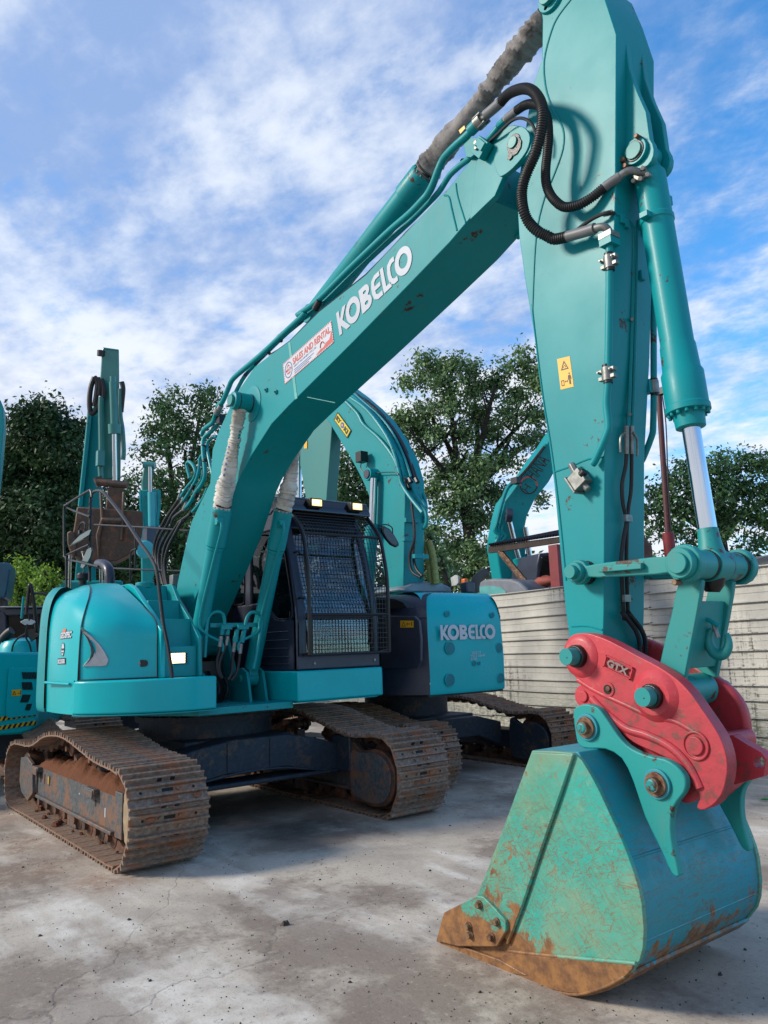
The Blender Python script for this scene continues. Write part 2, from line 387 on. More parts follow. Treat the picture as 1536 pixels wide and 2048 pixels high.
m_bworn, m_bstrip = bucketm('mostly_bare_bucket_steel', True, .17), bucketm('patchy_bucket_paint', True, .12)
def steelm(name, a, b, mud, amt):
    M = Mat(name, .6, .15); n = M.noise(5, 7, .68); n2 = M.noise(30, 5, .7)
    c = M.mix(M.ramp(n2, .3, .7), lin(a), lin(b)); c = M.mix(M.ramp(M.math('ADD', M.math('MULTIPLY', n, .75), M.math('MULTIPLY', n2, .3)), .58-amt*.12, .66-amt*.05), c, lin(mud))
    M.col(c).bump(M.math('ADD', n, n2), .5, .006); return M.m
m_shoe = steelm('worn_track_steel', '#8f7a69', '#5f4f44', '#8f5b3c', .5)
m_chain = steelm('muddy_chain_steel', '#3c322c', '#4d382c', '#6b4532', .8)
m_frame = steelm('dusty_frame_steel', '#383f44', '#575c5e', '#74533e', .8)
m_navy = steelm('dark_navy_frame', '#16222f', '#25323e', '#4a3d35', .25)
def mudm():
    M = Mat('red_mud', .95, 0, 0, .2); n = M.noise(14, 6, .7); M.col(M.mix(n, lin('#4f3527'), lin('#7b4d37'))).bump(M.noise(40, 5, .7), 1., .02); return M.m
m_mud = mudm()
def glassm(name, tint=(.75, .85, .85, 1), refl=.12, alpha=.55, ior=1.5):
    M = Mat(name, .05); t = M.t; out = t.nodes['Material Output']
    tr = M.n('ShaderNodeBsdfTransparent'); tr.inputs[0].default_value = tuple(x*alpha for x in tint[:3])+(1,)
    gl = M.n('ShaderNodeBsdfGlossy'); gl.inputs['Roughness'].default_value = .03
    fr = M.n('ShaderNodeFresnel'); fr.inputs[0].default_value = ior
    mxs = M.n('ShaderNodeMixShader'); M.l(M.math('ADD', fr.outputs[0], refl, True), mxs.inputs[0]); M.l(tr.outputs[0], mxs.inputs[1]); M.l(gl.outputs[0], mxs.inputs[2])
    M.l(mxs.outputs[0], out.inputs[0]); return M.m
m_glass = glassm('cab_glass', (.7, .8, .8, 1), .02, .40, 1.08)
m_glass2 = glassm('windscreen_glass', (.7, .85, .95, 1), .12, .5)
def glow(name, c, e):
    M = Mat(name, .2); M.col(lin(c)); M.b.inputs['Emission Color'].default_value = lin(c); M.b.inputs['Emission Strength'].default_value = e; return M.m
m_lampglow = glow('lit_lamp_lens', '#ffe9b8', 3.)
m_lampamber = glow('lit_lamp_reflector', '#ffd27a', 1.3)
# ================================================================== main excavator: boom, arm, bucket
LC = -.17                              # the middle plane of boom, arm and bucket
main = thing('excavator', 'large teal crawler excavator in front, red coupler and scratched bucket resting on the concrete', 'excavator')
def S3(s, z, l): return Vector((s, l, z))
def onl(k, pts, l): return [U(k, x, y, 1, l) for x, y in pts]
boss = lambda k, x, y, r, a0, a1, n=9: [(x+r*math.cos(R(a0+(a1-a0)*i/(n-1))), y+r*math.sin(R(a0+(a1-a0)*i/(n-1)))) for i in range(n)]
top = [(955, 303), (900, 372), (814, 462), (732, 549), (637, 624), (580, 681), (540, 710), (509, 734), (480, 776), (455, 824), (438, 861), (425, 899), (420, 966), (404, 999), (383, 1043), (369, 1100), (355, 1166), (345, 1230), (345, 1290)]
bot = [(362, 1290), (375, 1234), (402, 1169), (442, 1068), (472, 973), (482, 949), (502, 912), (543, 848), (577, 812), (700, 690), (827, 560), (900, 484), (975, 395)]
bprof = SL('P', top + bot, -.38)
boom = one('boom', main, lambda b: b.prism(bprof, -.38, .04, m_teal), .006)
# tip: cheek plates either side of the arm
earp = SL('P', [(955, 303), (985, 270), (1003, 261)] + boss('P', 1027, 287, 37, -110, 60, 9) + [(1008, 350), (990, 392), (940, 440)], -.382)
def tipear(b):
    for a, c in ((-.384, -.345), (.005, .044)): b.prism(earp, a, c, m_teal)
one('boom_tip_plate', boom, tipear, .004)
doub = SL('T', [(1190, 500), (1240, 590), (1200, 740), (1070, 900), (960, 985), (915, 975), (870, 850), (900, 700), (980, 620), (1050, 520), (1120, 480)], -.384)
one('doubler_plate', boom, lambda b: b.prism(smooth(doub, 3), -.393, -.382, m_teal), .003)
def tp(b):
    p = U('T', 1042, 635, 1, -.41); b.cyl(p, (p.x, .07, p.z), .034, m_teal_chip, 28); b.cyl((p.x, -.398, p.z), (p.x, -.384, p.z), .052, m_grease, 20)
    q = U('T', 1085, 690, 1, -.386); b.cyl((q.x, -.4, q.z), (q.x, -.38, q.z), .055, m_grease, 9); q = U('T', 1040, 790, 1, -.386); b.cyl((q.x, -.402, q.z), (q.x, -.38, q.z), .022, m_grease, 7)
one('boom_pin', boom, tp, .002)
def tips(b):
    for px in ((165, 1020, 240, 1536), ):
        a = [U('M', x, y, 1, -.3825) for x, y in ((163, 1020), (183, 1012), (247, 1520), (225, 1530))]; b.quad(*a, simple('pale_weld_strip', '#4fa6a0', .5))
    for k, x, y in (('F', 628, 662), ('F', 570, 650)):
        p = U(k, x, y, 1, -.385); b.box(p, (.03, .02, .03), m_teal); b.cyl(p, p+Vector((0, -.02, 0)), .008, m_black, 8)
one('bracket', boom, tips)
one('weld_bead', boom, lambda b: b.tube(onl('F', [(812, 692), (860, 702), (975, 725)], -.383), .003, simple('weld_metal', '#6fa9a4', .5), 6, 2))
# raised rib near the tip of the boom
one('boom_rib', boom, lambda b: b.tube(onl('T', [(350, 1180), (400, 1200), (430, 1330), (480, 1540)], -.382), .006, m_teal, 6, 3).tube(onl('T', [(470, 1060), (490, 1200), (570, 1460)], -.382), .005, m_teal, 6, 3))
p0, p1, p2 = U('M', 632, 962, 1, -.382), U('M', 1310, 318, 1, -.382), U('M', 592, 745, 1, -.382)
lg = logo(p0, p1-p0, (p2-p0)-(p1-p0).normalized()*((p2-p0).dot((p1-p0).normalized())), .205, .90, m_lilac, .0025, boom); lg.name = 'lettering'
def rental(b):
    c = [U('M', x, y, 1, -.382) for x, y in ((135, 1395), (578, 1015), (548, 815), (108, 1215))]
    xd = (c[1]-c[0]).normalized(); w = (c[1]-c[0]).length; yd = (c[3]-c[0]); yd = (yd-xd*yd.dot(xd)).normalized(); h = .186
    n = Vector((0, -1, 0)); o = c[0]
    def q(x0, y0, x1, y1, m, e): b.quad(o+xd*x0+yd*y0+n*e, o+xd*x1+yd*y0+n*e, o+xd*x1+yd*y1+n*e, o+xd*x0+yd*y1+n*e, m)
    q(0, 0, w, h, m_white, .0015)
    k = 34
    for i in range(k):
        x = w*i/k; q(x, h-.010, x+w/k*.5, h, m_redink, .0023); q(x, 0, x+w/k*.5, .010, m_redink, .0023)
    for i in range(9):
        y = h*i/9; q(0, y, .008, y+h/18, m_redink, .0025); q(w-.008, y, w, y+h/18, m_redink, .0025)
    letters('SALES AND RENTAL', o+xd*.155+yd*.100, xd, yd, .058, m_redink, .56, .03, .003, b)
    letters('HEAVY MACHINERY PTE LTD', o+xd*.165+yd*.073, xd, yd, .016, m_blueink, .34, .0, .003, b)
    for i, (a, e) in enumerate(((.30, .05), (.26, .034), (.22, .018))): q(.165, e, .165+a, e+.005, m_blueink, .003)
    cx, cy = o+xd*.08+yd*.093, .062
    ring = [cx+xd*(.060*math.cos(t))+yd*(.070*math.sin(t))+n*.003 for t in [2*math.pi*i/28 for i in range(28)]]
    r2 = [cx+xd*(.053*math.cos(t))+yd*(.062*math.sin(t))+n*.003 for t in [2*math.pi*i/28 for i in range(28)]]
    b.add(ring+r2, [[i, (i+1) % 28, 28+(i+1) % 28, 28+i] for i in range(28)], m_blueink)
    letters('MACH', cx-xd*.043-yd*.010, xd, yd, .026, m_redink, .086, .02, .003, b)
    b.add([cx+xd*a+yd*e+n*.003 for a, e in ((-.028, .024), (0, .052), (.028, .024), (0, .034))], [[0, 1, 2, 3]], m_redink)
    b.add([cx+xd*a+yd*e+n*.003 for a, e in ((-.03, -.02), (.03, -.02), (.02, -.034), (-.02, -.034))], [[0, 1, 2, 3]], m_redink)
    hp = [(.50, .02), (.56, .035), (.60, .03), (.64, .05), (.69, .052), (.71, .075), (w-.03, .085), (w-.012, .105), (w-.012, .014), (.50, .014)]
    b.add([o+xd*x+yd*y+n*.003 for x, y in hp], [list(range(len(hp)))], m_redink)
    b.tube([o+xd*x+yd*y+n*.004 for x, y in ((.56, .045), (.575, .075), (.60, .08), (.62, .055))], .004, m_redink, 5, 3)
one('rental_sticker', boom, rental, flat=True)['label'] = 'white and red sticker reading SALES AND RENTAL'
# foot of the boom and the pin it turns on
fp = S3(.05, 1.62, 0)
one('boom_foot', boom, lambda b: b.cyl((.12, -.42, 1.62), (.12, .08, 1.62), .12, m_teal, 32).prism([(.0, 1.6), (.26, 1.6), (.33, 1.9), (-.02, 1.95)], -.378, .038, m_teal), .004)
# ---- boom cylinders
def cyl_axis(a, c, t): return a + (c-a)*t
def clothtube(b, pts, r, mat, seed, wr=.018):
    rnd = random.Random(seed); P = smooth(pts, 22, False); n = 20; rings = []; N = len(P)
    u = (P[1]-P[0]).orthogonal().normalized(); ph = [rnd.uniform(0, 6.3) for _ in range(8)]
    wv = [rnd.uniform(-1, 1) for _ in range(N+4)]
    for i, p in enumerate(P):
        t = (P[min(i+1, N-1)]-P[max(i-1, 0)]).normalized(); u = (u-t*u.dot(t)).normalized(); w = t.cross(u); f = i/(N-1)
        rr = r(f) if callable(r) else r; fold = (.6+.9*(math.sin(f*9+ph[6])*.5+.5))*wr
        ring = []
        for k in range(n):
            a = 2*math.pi*k/n
            j = i+1.2*math.sin(a+ph[0]+f*5)+.8*math.sin(2*a+ph[1]); j0 = int(max(0, min(N+2, math.floor(j)))); fr = j-math.floor(j)
            wz = wv[j0]*(1-fr)+wv[min(j0+1, N+3)]*fr
            ring.append(p+(u*math.cos(a)+w*math.sin(a))*(rr+fold*wz*.55+.004*math.sin(3*a+ph[2]+f*14)))
        rings.append(ring)
    b.loft(rings, mat)
UPIN, LPIN = (1.755, 3.68), (.69, 1.275)
for lc, nm in ((-.48, 0), (.14, 1)):
    a, c = S3(LPIN[0], LPIN[1], lc), S3(UPIN[0], UPIN[1], lc); L = (c-a).length; ax = (c-a)/L
    tc = 1.66 if nm == 0 else 1.68
    cy = one('boom_cylinder', main, lambda b: b.rev(a, ax, [(.10, .05), (.11, .073), (1.28, .073), (1.285, .078), (1.31, .078), (1.32, .088), (tc, .088), (tc+.005, .083)], m_teal, 32)
             .cyl(a+Vector((0, -.06, 0)), a+Vector((0, .06, 0)), .075, m_teal, 24).box(a+ax*.08, (.1, .1, .1), m_teal).cyl(c+Vector((0, -.05, 0)), c+Vector((0, .05, 0)), .075, m_teal, 24), .003)
    def bolts(b):
        u = ax.orthogonal().normalized(); w = ax.cross(u)
        for k in range(12):
            d = u*math.cos(k*math.pi/6)+w*math.sin(k*math.pi/6); q = a+ax*(tc+.003)+d*.074; b.cyl(q, q+ax*.014, .008, m_teal, 6)
    one('gland_bolts', cy, bolts)
    one('cylinder_rod', cy, lambda b: b.cyl(a+ax*1.2, c, .043, m_chrome, 24))
    bo = Vector((0, -1, 0))
    pts = [a+ax*(tc-.01)] + [a+ax*(tc+(L-tc-.03)*f)+Vector((random.uniform(-.006, .006), random.uniform(-.01, .01), random.uniform(-.006, .006))) for f in (.2, .4, .6, .8)] + [c-ax*.02]
    sv = MB(); clothtube(sv, pts, lambda f: .066-.012*f+.008*math.sin(f*7) + (.006 if f < .3 else 0), m_cloth, 3+nm, .017); s_ = sv.build('cloth_sleeve', cy); s_['label'] = 'dirty white cloth sleeve wrapped round the rod'
    one('black_strap', cy, lambda b: b.rev(a+ax*(tc+.025), ax, [(0, .070), (.0, .076), (.018, .076), (.018, .070)], m_black, 24))
    if nm == 0:
        def pr_(b):
            for i in range(7):
                q = a+ax*(tc+.26+.05*i)+Vector((.035, -.062, -.01)); b.box(q, (.014, .006, .022), m_blueink, Matrix.Rotation(.4*i, 3, 'Y'))
        one('sleeve_print', cy, pr_)
    # oil pipe down the front of the cylinder
    sg = 1
    q0, q1 = a+ax*(tc-.13)+Vector((.085, -.045, .0)), a+ax*.62+Vector((.085, -.055 if nm == 0 else -.06, 0))
    def pipe(b):
        b.box(q0-ax*.0, (.05, .06, .06), m_teal); b.cyl(q0+Vector((-.02, 0, 0)), q0+Vector((.045, -.01, .0)), .022, m_teal, 12)
        e = [q0+Vector((.04, 0, 0)), q0+Vector((.04, 0, -.10)), a+ax*1.15+Vector((.10, -.035, 0)), q1, a+ax*.5+Vector((.12, .0 if nm == 0 else -.09, -.02))]
        e += [S3(.98, 1.62, -.30 if nm == 0 else -.12), S3(.98, 1.54, -.29 if nm == 0 else -.13)]
        b.tube(e, .0125, m_teal, 10, 5)
    one('oil_pipe', cy, pipe)
def pins(b):
    x, z = UPIN
    b.rev((x, -.38, z), (0, -1, 0), [(0, .085), (.01, .085), (.02, .078), (.19, .078), (.195, .070)], m_teal, 32)
    b.rev((x, -.40, z), (0, -1, 0), [(0, .081), (.012, .081)], m_black, 32); b.rev((x, -.52, z), (0, -1, 0), [(0, .081), (.008, .081)], m_black, 32)
    b.rev((x, .04, z), (0, 1, 0), [(0, .085), (.2, .078), (.205, .06)], m_teal, 32)
    b.cyl((x, -.575, z), (x, -.60, z), .05, m_teal_chip, 20); b.box((x-.06, -.578, z-.03), (.06, .03, .02), m_zinc)
one('cylinder_boss', boom, pins, .003)
def bosspl(b):
    x, z = UPIN
    for y in (-.381,): b.rev((x, y, z), (0, -1, 0), [(0, .16), (.006, .158), (.012, .12)], m_teal, 40)
one('boss_plate', boom, bosspl)
# ---- arm cylinder along the top of the boom
a, c = U('P', 628, 630, 1, LC), U('P', 1102, 22, 1, LC); g = U('P', 849, 347, 1, LC); ax = (g-a).normalized(); tg = (g-a).length
ac = one('arm_cylinder', main, lambda b: b.rev(a, ax, [(-.05, .06), (.02, .088), (tg-.22, .088), (tg-.215, .098), (tg-.02, .098), (tg, .09)], m_teal, 32).cyl(a+Vector((0, -.07, 0)), a+Vector((0, .07, 0)), .08, m_teal), .003)
one('cylinder_rod', ac, lambda b: b.cyl(g-ax*.2, c, .048, m_chrome, 20))
sv = MB(); d = c-g; clothtube(sv, [g-ax*.01, g+d*.2, g+d*.45+Vector((0, 0, -.01)), g+d*.7, g+d*.97], lambda f: .082-.012*f+.010*math.sin(f*9), m_greycloth, 11, .02); s_ = sv.build('cloth_sleeve', ac); s_['label'] = 'grimy grey cloth sleeve wrapped round the rod'
def acb(b):
    u = ax.orthogonal().normalized(); w = ax.cross(u)
    for k in range(12):
        dd = u*math.cos(k*math.pi/6)+w*math.sin(k*math.pi/6); q = g+dd*.082-ax*.004; b.cyl(q, q+ax*.018, .009, m_teal, 6)
    b.rev(g+ax*.03, ax, [(0, .084), (0, .09), (.016, .09), (.016, .084)], m_black, 24)
one('gland_bolts', ac, acb)
# ================================================================== arm
AL, AR = -.335, -.005
ap = [(1084, 120), (1085, 40)] + boss('P', 1103, 0, 26, 200, 290, 5) + [(1140, -70), (1190, -50), (1211, 0), (1233, 68), (1231, 393), (1221, 700), (1210, 900), (1208, 1220), (1206, 1290)] + boss('P', 1166, 1308, 36, 20, 170, 6) + \
     [(1138, 1269), (1131, 1220), (1120, 1100), (1108, 968), (1086, 800), (1066, 656), (1050, 560), (1038, 472), (1033, 385), (1042, 330), (1052, 250), (1066, 170), (1080, 130)]
aprof = SL('P', ap, AL)
arm = one('arm', main, lambda b: b.prism(aprof, AL, AR, m_teal), .005)
# weld line that follows the back edge of the arm
def seam(b):
    b.tube(onl('B', [(590, -10), (525, 75), (490, 150), (455, 290), (462, 420), (495, 520), (545, 620), (545, 720), (500, 850), (455, 960), (415, 1150), (398, 1497)], AL-.001), .0055, m_teal, 6, 4)
    b.tube(onl('C', [(160, 520), (172, 640), (215, 985), (250, 1200), (290, 1500), (330, 1900)], AL-.001), .005, m_teal, 6, 3)
    b.tube(onl('C', [(268, 1360), (350, 1332), (440, 1295), (515, 1285)], AL), .005, m_teal, 6, 3)
    b.tube(onl('A', [(612, 330), (680, 328), (745, 345)], AL), .005, m_teal, 6, 3)
one('weld_seam', arm, seam)
# bracket plates that hold the bucket cylinder
ne = SL('B', [(780, 200), (838, 175), (852, 200), (868, 330), (905, 440), (950, 540)] + boss('B', 893, 730, 96, -38, 80, 8) + [(860, 850), (780, 900)], -.25)
for nm, (a0, a1) in enumerate(((-.255, -.218), (-.118, -.081))):
    o = one('cylinder_bracket', arm, lambda b: b.prism(ne, a0, a1, m_teal), .004)
UP = U('B', 888, 728, 1, -.28); UP = (UP.x, UP.z)
def uppin(b):
    x, z = UP; b.cyl((x, -.29, z), (x, -.05, z), .044, m_teal_chip, 28); b.rev((x, -.256, z), (0, -1, 0), [(0, .068), (.02, .066)], m_teal, 28); b.rev((x, -.277, z), (0, -1, 0), [(0, .054), (.004, .054)], m_grease, 20)
    b.rev((x, -.08, z), (0, 1, 0), [(0, .068), (.02, .066)], m_teal, 28)
    for dx, dz, r in ((-.05, -.06, .014), (.03, .06, .012), (-.06, -.02, .013)): b.cyl((x+dx, -.30, z+dz), (x+dx, -.256, z+dz), r, m_rust, 6)
one('bracket_pin', arm, uppin, .002)
def headpin(b):
    p = U('B', 478, -14, 1, AL-.02); b.cyl((p.x, AL-.05, p.z), (p.x, AR+.05, p.z), .05, m_teal_chip, 24); b.rev((p.x, AL, p.z), (0, -1, 0), [(0, .085), (.02, .08)], m_teal, 28)
    q = U('B', 462, 38, 1, AL-.02); b.cyl(q, q+Vector((0, .05, 0)), .016, m_rust, 8)
one('arm_head_pin', arm, headpin, .002)
# front face plane of the arm
FA, FB = U('P', 1233, 68, 1, AL), U('P', 1208, 1220, 1, AL); FN = (FB-FA).cross(Vector((0, 1, 0))).normalized()
if FN.x < 0: FN = -FN
def UF(k, x, y, off=0.):
    dd = ray(k, x, y); p = FA+FN*off; t = (p-CAM).dot(FN)/dd.dot(FN); return CAM+dd*t
def frontlines(b):
    b.tube([UF('C', x, y, .012) for x, y in [(575, 70), (620, 85), (655, 120), (668, 200), (660, 600), (650, 900), (640, 1135)]], .009, m_teal, 8, 3)
    b.tube([UF('C', x, y, .012) for x, y in [(720, 140), (700, 130), (685, 160), (682, 300), (672, 800), (660, 1135)]], .009, m_teal, 8, 3)
one('thin_oil_pipe', arm, frontlines)
def fronthose(b):
    b.tube([UF('C', x, y, .02) for x, y in [(633, 1240), (628, 1330), (610, 1420), (615, 1520), (632, 1600), (618, 1690), (606, 1800), (610, 1900), (618, 2048), (622, 2100)]], .010, m_rubber, 8, 4)
    b.tube([UF('C', x, y, .02) for x, y in [(657, 1240), (658, 1330), (655, 1450), (642, 1540), (636, 1620), (632, 1800), (636, 1950), (640, 2060)]], .010, m_rubber, 8, 4)
one('black_hose', arm, fronthose)
def frontclips(b):
    for k, x, y in (('C', 640, 1590), ('C', 632, 1990)):
        b.box(UF(k, x, y, .03), (.016, .05, .034), m_zinc)
    for x, y in ((632, 1180), (658, 1180)): b.cyl(UF('C', x, y-50, .016), UF('C', x, y+90, .02), .013, m_zinc, 10)
    b.tube([UF('C', x, y, .035) for x, y in ((625, 1160), (602, 1190), (603, 1260))], .006, m_zinc, 6, 3); b.tube([UF('C', x, y, .035) for x, y in ((665, 1160), (685, 1200), (686, 1280))], .006, m_zinc, 6, 3)
    for x, y in ((660, 595), (650, 1070)): b.cyl(UF('C', x, y, 0), UF('C', x, y, .03), .008, m_zinc, 8)
one('hose_clip', arm, frontclips)
def lowhose(b):
    for dx in (0, 26): b.tube([UF('A', x+dx, y, .04) for x, y in [(830, 270), (862, 310), (890, 350), (905, 400), (905, 470)]], .011, m_rubber, 8, 30, rad=lambda i, n: .011+.002*(i % 3 == 0))
one('ribbed_hose', arm, lowhose)
# large hydraulic pipe on the near side, with clamps and shut-off valve
PL = AL-.035
def bigpipe(b):
    pts = onl('C', [(547, 215), (546, 500), (541, 800), (538, 930), (532, 1020), (541, 1110), (535, 1165), (478, 1295), (462, 1318)], PL)
    b.tube([pts[0], (pts[0]+pts[1])/2, pts[1], pts[2], pts[3], pts[4], pts[5], pts[6], pts[7], pts[8]], .019, m_teal, 14, 4)
    p = U('C', 547, 215, 1, PL); b.box(p+Vector((0, 0, .0)), (.07, .075, .035), m_teal); b.box(p+Vector((0, 0, .035)), (.075, .075, .03), m_zinc)
pp = one('hydraulic_pipe', arm, bigpipe, .002)
def clamps(b):
    for x, y in ((547, 310), (537, 870)):
        p = U('C', x, y, 1, PL); b.cyl(p-Vector((0, 0, .034)), p+Vector((0, 0, .034)), .027, m_zinc, 14)
        b.cyl(p-Vector((0, 0, .048)), p+Vector((0, 0, .048)), .0235, m_black, 14)
        for sx in (-.035, .035):
            for sz in (-.018, .018): b.box(p+Vector((sx, 0, sz)), (.022, .03, .018), m_zinc)
            b.cyl(p+Vector((sx, -.035, .012)), p+Vector((sx, .02, .012)), .006, m_zinc, 6)
one('pipe_clamp', arm, clamps, .001)
def valve(b):
    p = U('C', 398, 1398, 1, PL-.005); rt = Matrix.Rotation(R(-32), 3, 'Y')
    b.box(p, (.085, .06, .085), m_zinc, rt); b.box(p+rt @ Vector((-.045, 0, .0)), (.012, .075, .105), m_zinc, rt)
    b.cyl(p, p+Vector((.0, 0, 0))+rt @ Vector((0.01, 0, .10)), .02, m_zinc, 6); b.cyl(p, p+rt @ Vector((.01, 0, -.075)), .018, m_zinc, 6)
    b.cyl(p+rt @ Vector((.03, -.02, 0)), p+rt @ Vector((.062, -.02, 0)), .02, m_black, 10)
one('shut_off_valve', arm, valve, .003)
def farpipe(b):
    pts = onl('C', [(752, 330), (765, 480), (768, 880), (768, 1000), (765, 1130), (758, 1180), (715, 1290), (700, 1310)], AR+.045)
    b.tube(pts, .017, m_teal, 12, 4)
    for x, y in ((770, 935), (757, 400), (750, 320)):
        p = U('C', x, y, 1, AR+.045); b.cyl(p-Vector((0, 0, .034)), p+Vector((0, 0, .034)), .026, m_zinc, 14); b.box(p+Vector((-.02, -.03, 0)), (.05, .04, .07), m_teal)
        b.cyl(p-Vector((0, 0, .045)), p+Vector((0, 0, .045)), .0225, m_black, 14)
one('far_hydraulic_pipe', arm, farpipe)
# small brackets on the front edge
def fb(b):
    for k, x, y in (('B', 825, 1060), ('B', 915, 1090), ('C', 720, 160), ('C', 705, 380), ('C', 625, 120)):
        b.box(UF(k, x, y, .012), (.03, .035, .05), m_teal)
one('pipe_bracket', arm, fb, .002)
one('grease_marks', arm, lambda b: [b.box(UF(k, x, y, .0), (.004, w_, h_), m_grease) for k, x, y, w_, h_ in (('B', 880, 960, .05, .13), ('B', 870, 900, .03, .1), ('B', 850, 1010, .04, .05))])
def warn(b):
    c = [U('C', x, y, 1, AL-.0015) for x, y in ((303, 948), (368, 932), (348, 780), (285, 795))]; b.quad(*c, m_yellow)
    o = c[0]; xd = (c[1]-c[0]); yd = (c[3]-c[0]); n = Vector((0, -.0012, 0)); P = lambda u, v: o+xd*u+yd*v+n
    tri = [(.2, .60), (.80, .60), (.5, .90)]; ti = [(.3, .635), (.70, .635), (.5, .83)]
    b.add([P(*q) for q in tri+ti], [[0, 1, 4, 3], [1, 2, 5, 4], [2, 0, 3, 5]], m_ink)
    for q in ([(.12, .1), (.34, .1), (.34, .28), (.12, .28)],):
        ii = [(.16, .125), (.30, .125), (.30, .255), (.16, .255)]; b.add([P(*z) for z in q+ii], [[0, 1, 5, 4], [1, 2, 6, 5], [2, 3, 7, 6], [3, 0, 4, 7]], m_ink)
    b.add([P(*z) for z in ((.38, .22), (.45, .26), (.45, .23), (.58, .23), (.58, .26), (.65, .22), (.58, .18), (.58, .21), (.45, .21), (.45, .18))], [list(range(10))], m_ink)
    b.add([P(*z) for z in ((.72, .1), (.77, .1), (.785, .2), (.80, .1), (.85, .1), (.84, .36), (.9, .24), (.92, .26), (.86, .40), (.70, .40), (.64, .26), (.67, .24), (.73, .36))], [list(range(13))], m_ink)
    b.add([P(.785+.05*math.cos(t), .45+.03*math.sin(t)) for t in [k*.63 for k in range(10)]], [list(range(10))], m_ink)
    for q in ((.40, .66), (.5, .70), (.56, .66)): b.add([P(q[0]+a_, q[1]+e_) for a_, e_ in ((0, 0), (.05, .02), (.05, .05), (0, .04))], [[0, 1, 2, 3]], m_ink)
one('warning_sticker', arm, warn, flat=True)
# ---- hoses that cross from boom to arm
def ribbed(b, pts, r, mat, pitch=.0125):
    P = smooth([Vector(p) for p in pts], 60, False); acc = [0.]
    for i in range(1, len(P)): acc.append(acc[-1]+(P[i]-P[i-1]).length)
    n = int(acc[-1]/(pitch/4)); Q = []; j = 0
    for i in range(n+1):
        s_ = acc[-1]*i/n
        while j < len(acc)-2 and acc[j+1] < s_: j += 1
        f = (s_-acc[j])/max(1e-9, acc[j+1]-acc[j]); Q.append(P[j].lerp(P[j+1], f))
    b.tube(Q, r, mat, 14, 1, rad=lambda i, N: r*(1.0 if i % 4 in (0, 1) else .84))
def vary(k, pts): return [U(k, x, y, 1, l) for x, y, l in pts]
hA = vary('T', [(930, 225, -.44), (1000, 150, -.46), (1080, 108, -.49), (1170, 88, -.52), (1250, 110, -.54), (1320, 190, -.55), (1355, 300, -.56), (1355, 430, -.56), (1325, 600, -.56), (1275, 770, -.56), (1210, 920, -.55), (1160, 1060, -.55), (1145, 1200, -.54), (1165, 1340, -.53), (1220, 1460, -.50), (1310, 1550, -.47), (1400, 1595, -.44)]) + vary('B', [(505, 1155, -.42), (570, 1142, -.41)])
hB = vary('T', [(1095, 310, -.42), (1170, 262, -.43), (1250, 245, -.44), (1330, 270, -.45), (1385, 340, -.46), (1412, 450, -.46), (1418, 600, -.46), (1405, 760, -.46), (1390, 900, -.46), (1392, 1040, -.46), (1425, 1150, -.45), (1490, 1240, -.44)]) + vary('B', [(555, 1000, -.42), (625, 988, -.40), (690, 950, -.38), (745, 905, -.36)])
def corr(b): ribbed(b, hA, .030, m_rubber); ribbed(b, hB, .026, m_rubber, .0115)
one('corrugated_hose', main, lambda b: ribbed(b, hA, .030, m_rubber))
one('corrugated_hose', main, lambda b: ribbed(b, hB, .026, m_rubber, .0115))
def hends(b):
    b.tube(vary('T', [(775, 360, -.42), (860, 290, -.43), (935, 222, -.44)]), .030, m_grey, 16, 2)
    b.tube(vary('T', [(990, 395, -.40), (1045, 350, -.41), (1100, 305, -.42)]), .024, m_grey, 16, 2)
    b.tube(vary('B', [(568, 1142, -.41), (640, 1122, -.41), (700, 1103, -.41)]), .028, m_grey, 16, 2)
    b.tube(vary('B', [(748, 902, -.36), (790, 872, -.35), (820, 852, -.34)]), .024, m_grey, 16, 2)
    b.tube(vary('B', [(700, 1103, -.41), (740, 1095, -.40), (765, 1115, -.38), (770, 1150, PL)]), .020, m_zinc, 12, 4)
    b.tube(vary('B', [(818, 852, -.34), (860, 826, -.32), (900, 828, -.29), (935, 840, -.25)]), .019, m_zinc, 12, 4)
one('hose_end', main, hends)
def joint(b):
    p = U('T', 720, 420, 1, -.42); q = U('T', 790, 350, 1, -.42); d = (q-p).normalized()
    b.cyl(p-d*.09, p-d*.03, .036, m_teal, 20); b.cyl(p-d*.03, p+d*.02, .045, m_zinc, 12); b.cyl(p+d*.01, p+d*.06, .03, m_zinc, 8)
    for t in range(4):
        o_ = Matrix.Rotation(t*math.pi/2+.5, 3, d) @ d.orthogonal().normalized()*.04; b.cyl(p+o_-d*.02, p+o_+d*.04, .009, m_zinc, 8)
    p = U('T', 930, 450, 1, -.40); q = U('T', 990, 395, 1, -.40); d = (q-p).normalized(); b.cyl(p-d*.02, p+d*.03, .022, m_teal, 8); b.cyl(p+d*.02, p+d*.08, .019, m_zinc, 8)
    for x, y in ((905, 815), (930, 850), (965, 830), (940, 800), (895, 860)): b.cyl(U('B', x, y+18, 1, -.25), U('B', x, y+18, 1, -.27)+Vector((0, -.02, 0)), .012, m_zinc, 8)
    b.box(U('B', 930, 850, 1, -.235), (.07, .05, .06), m_zinc)
one('hose_fitting', main, joint, .002)
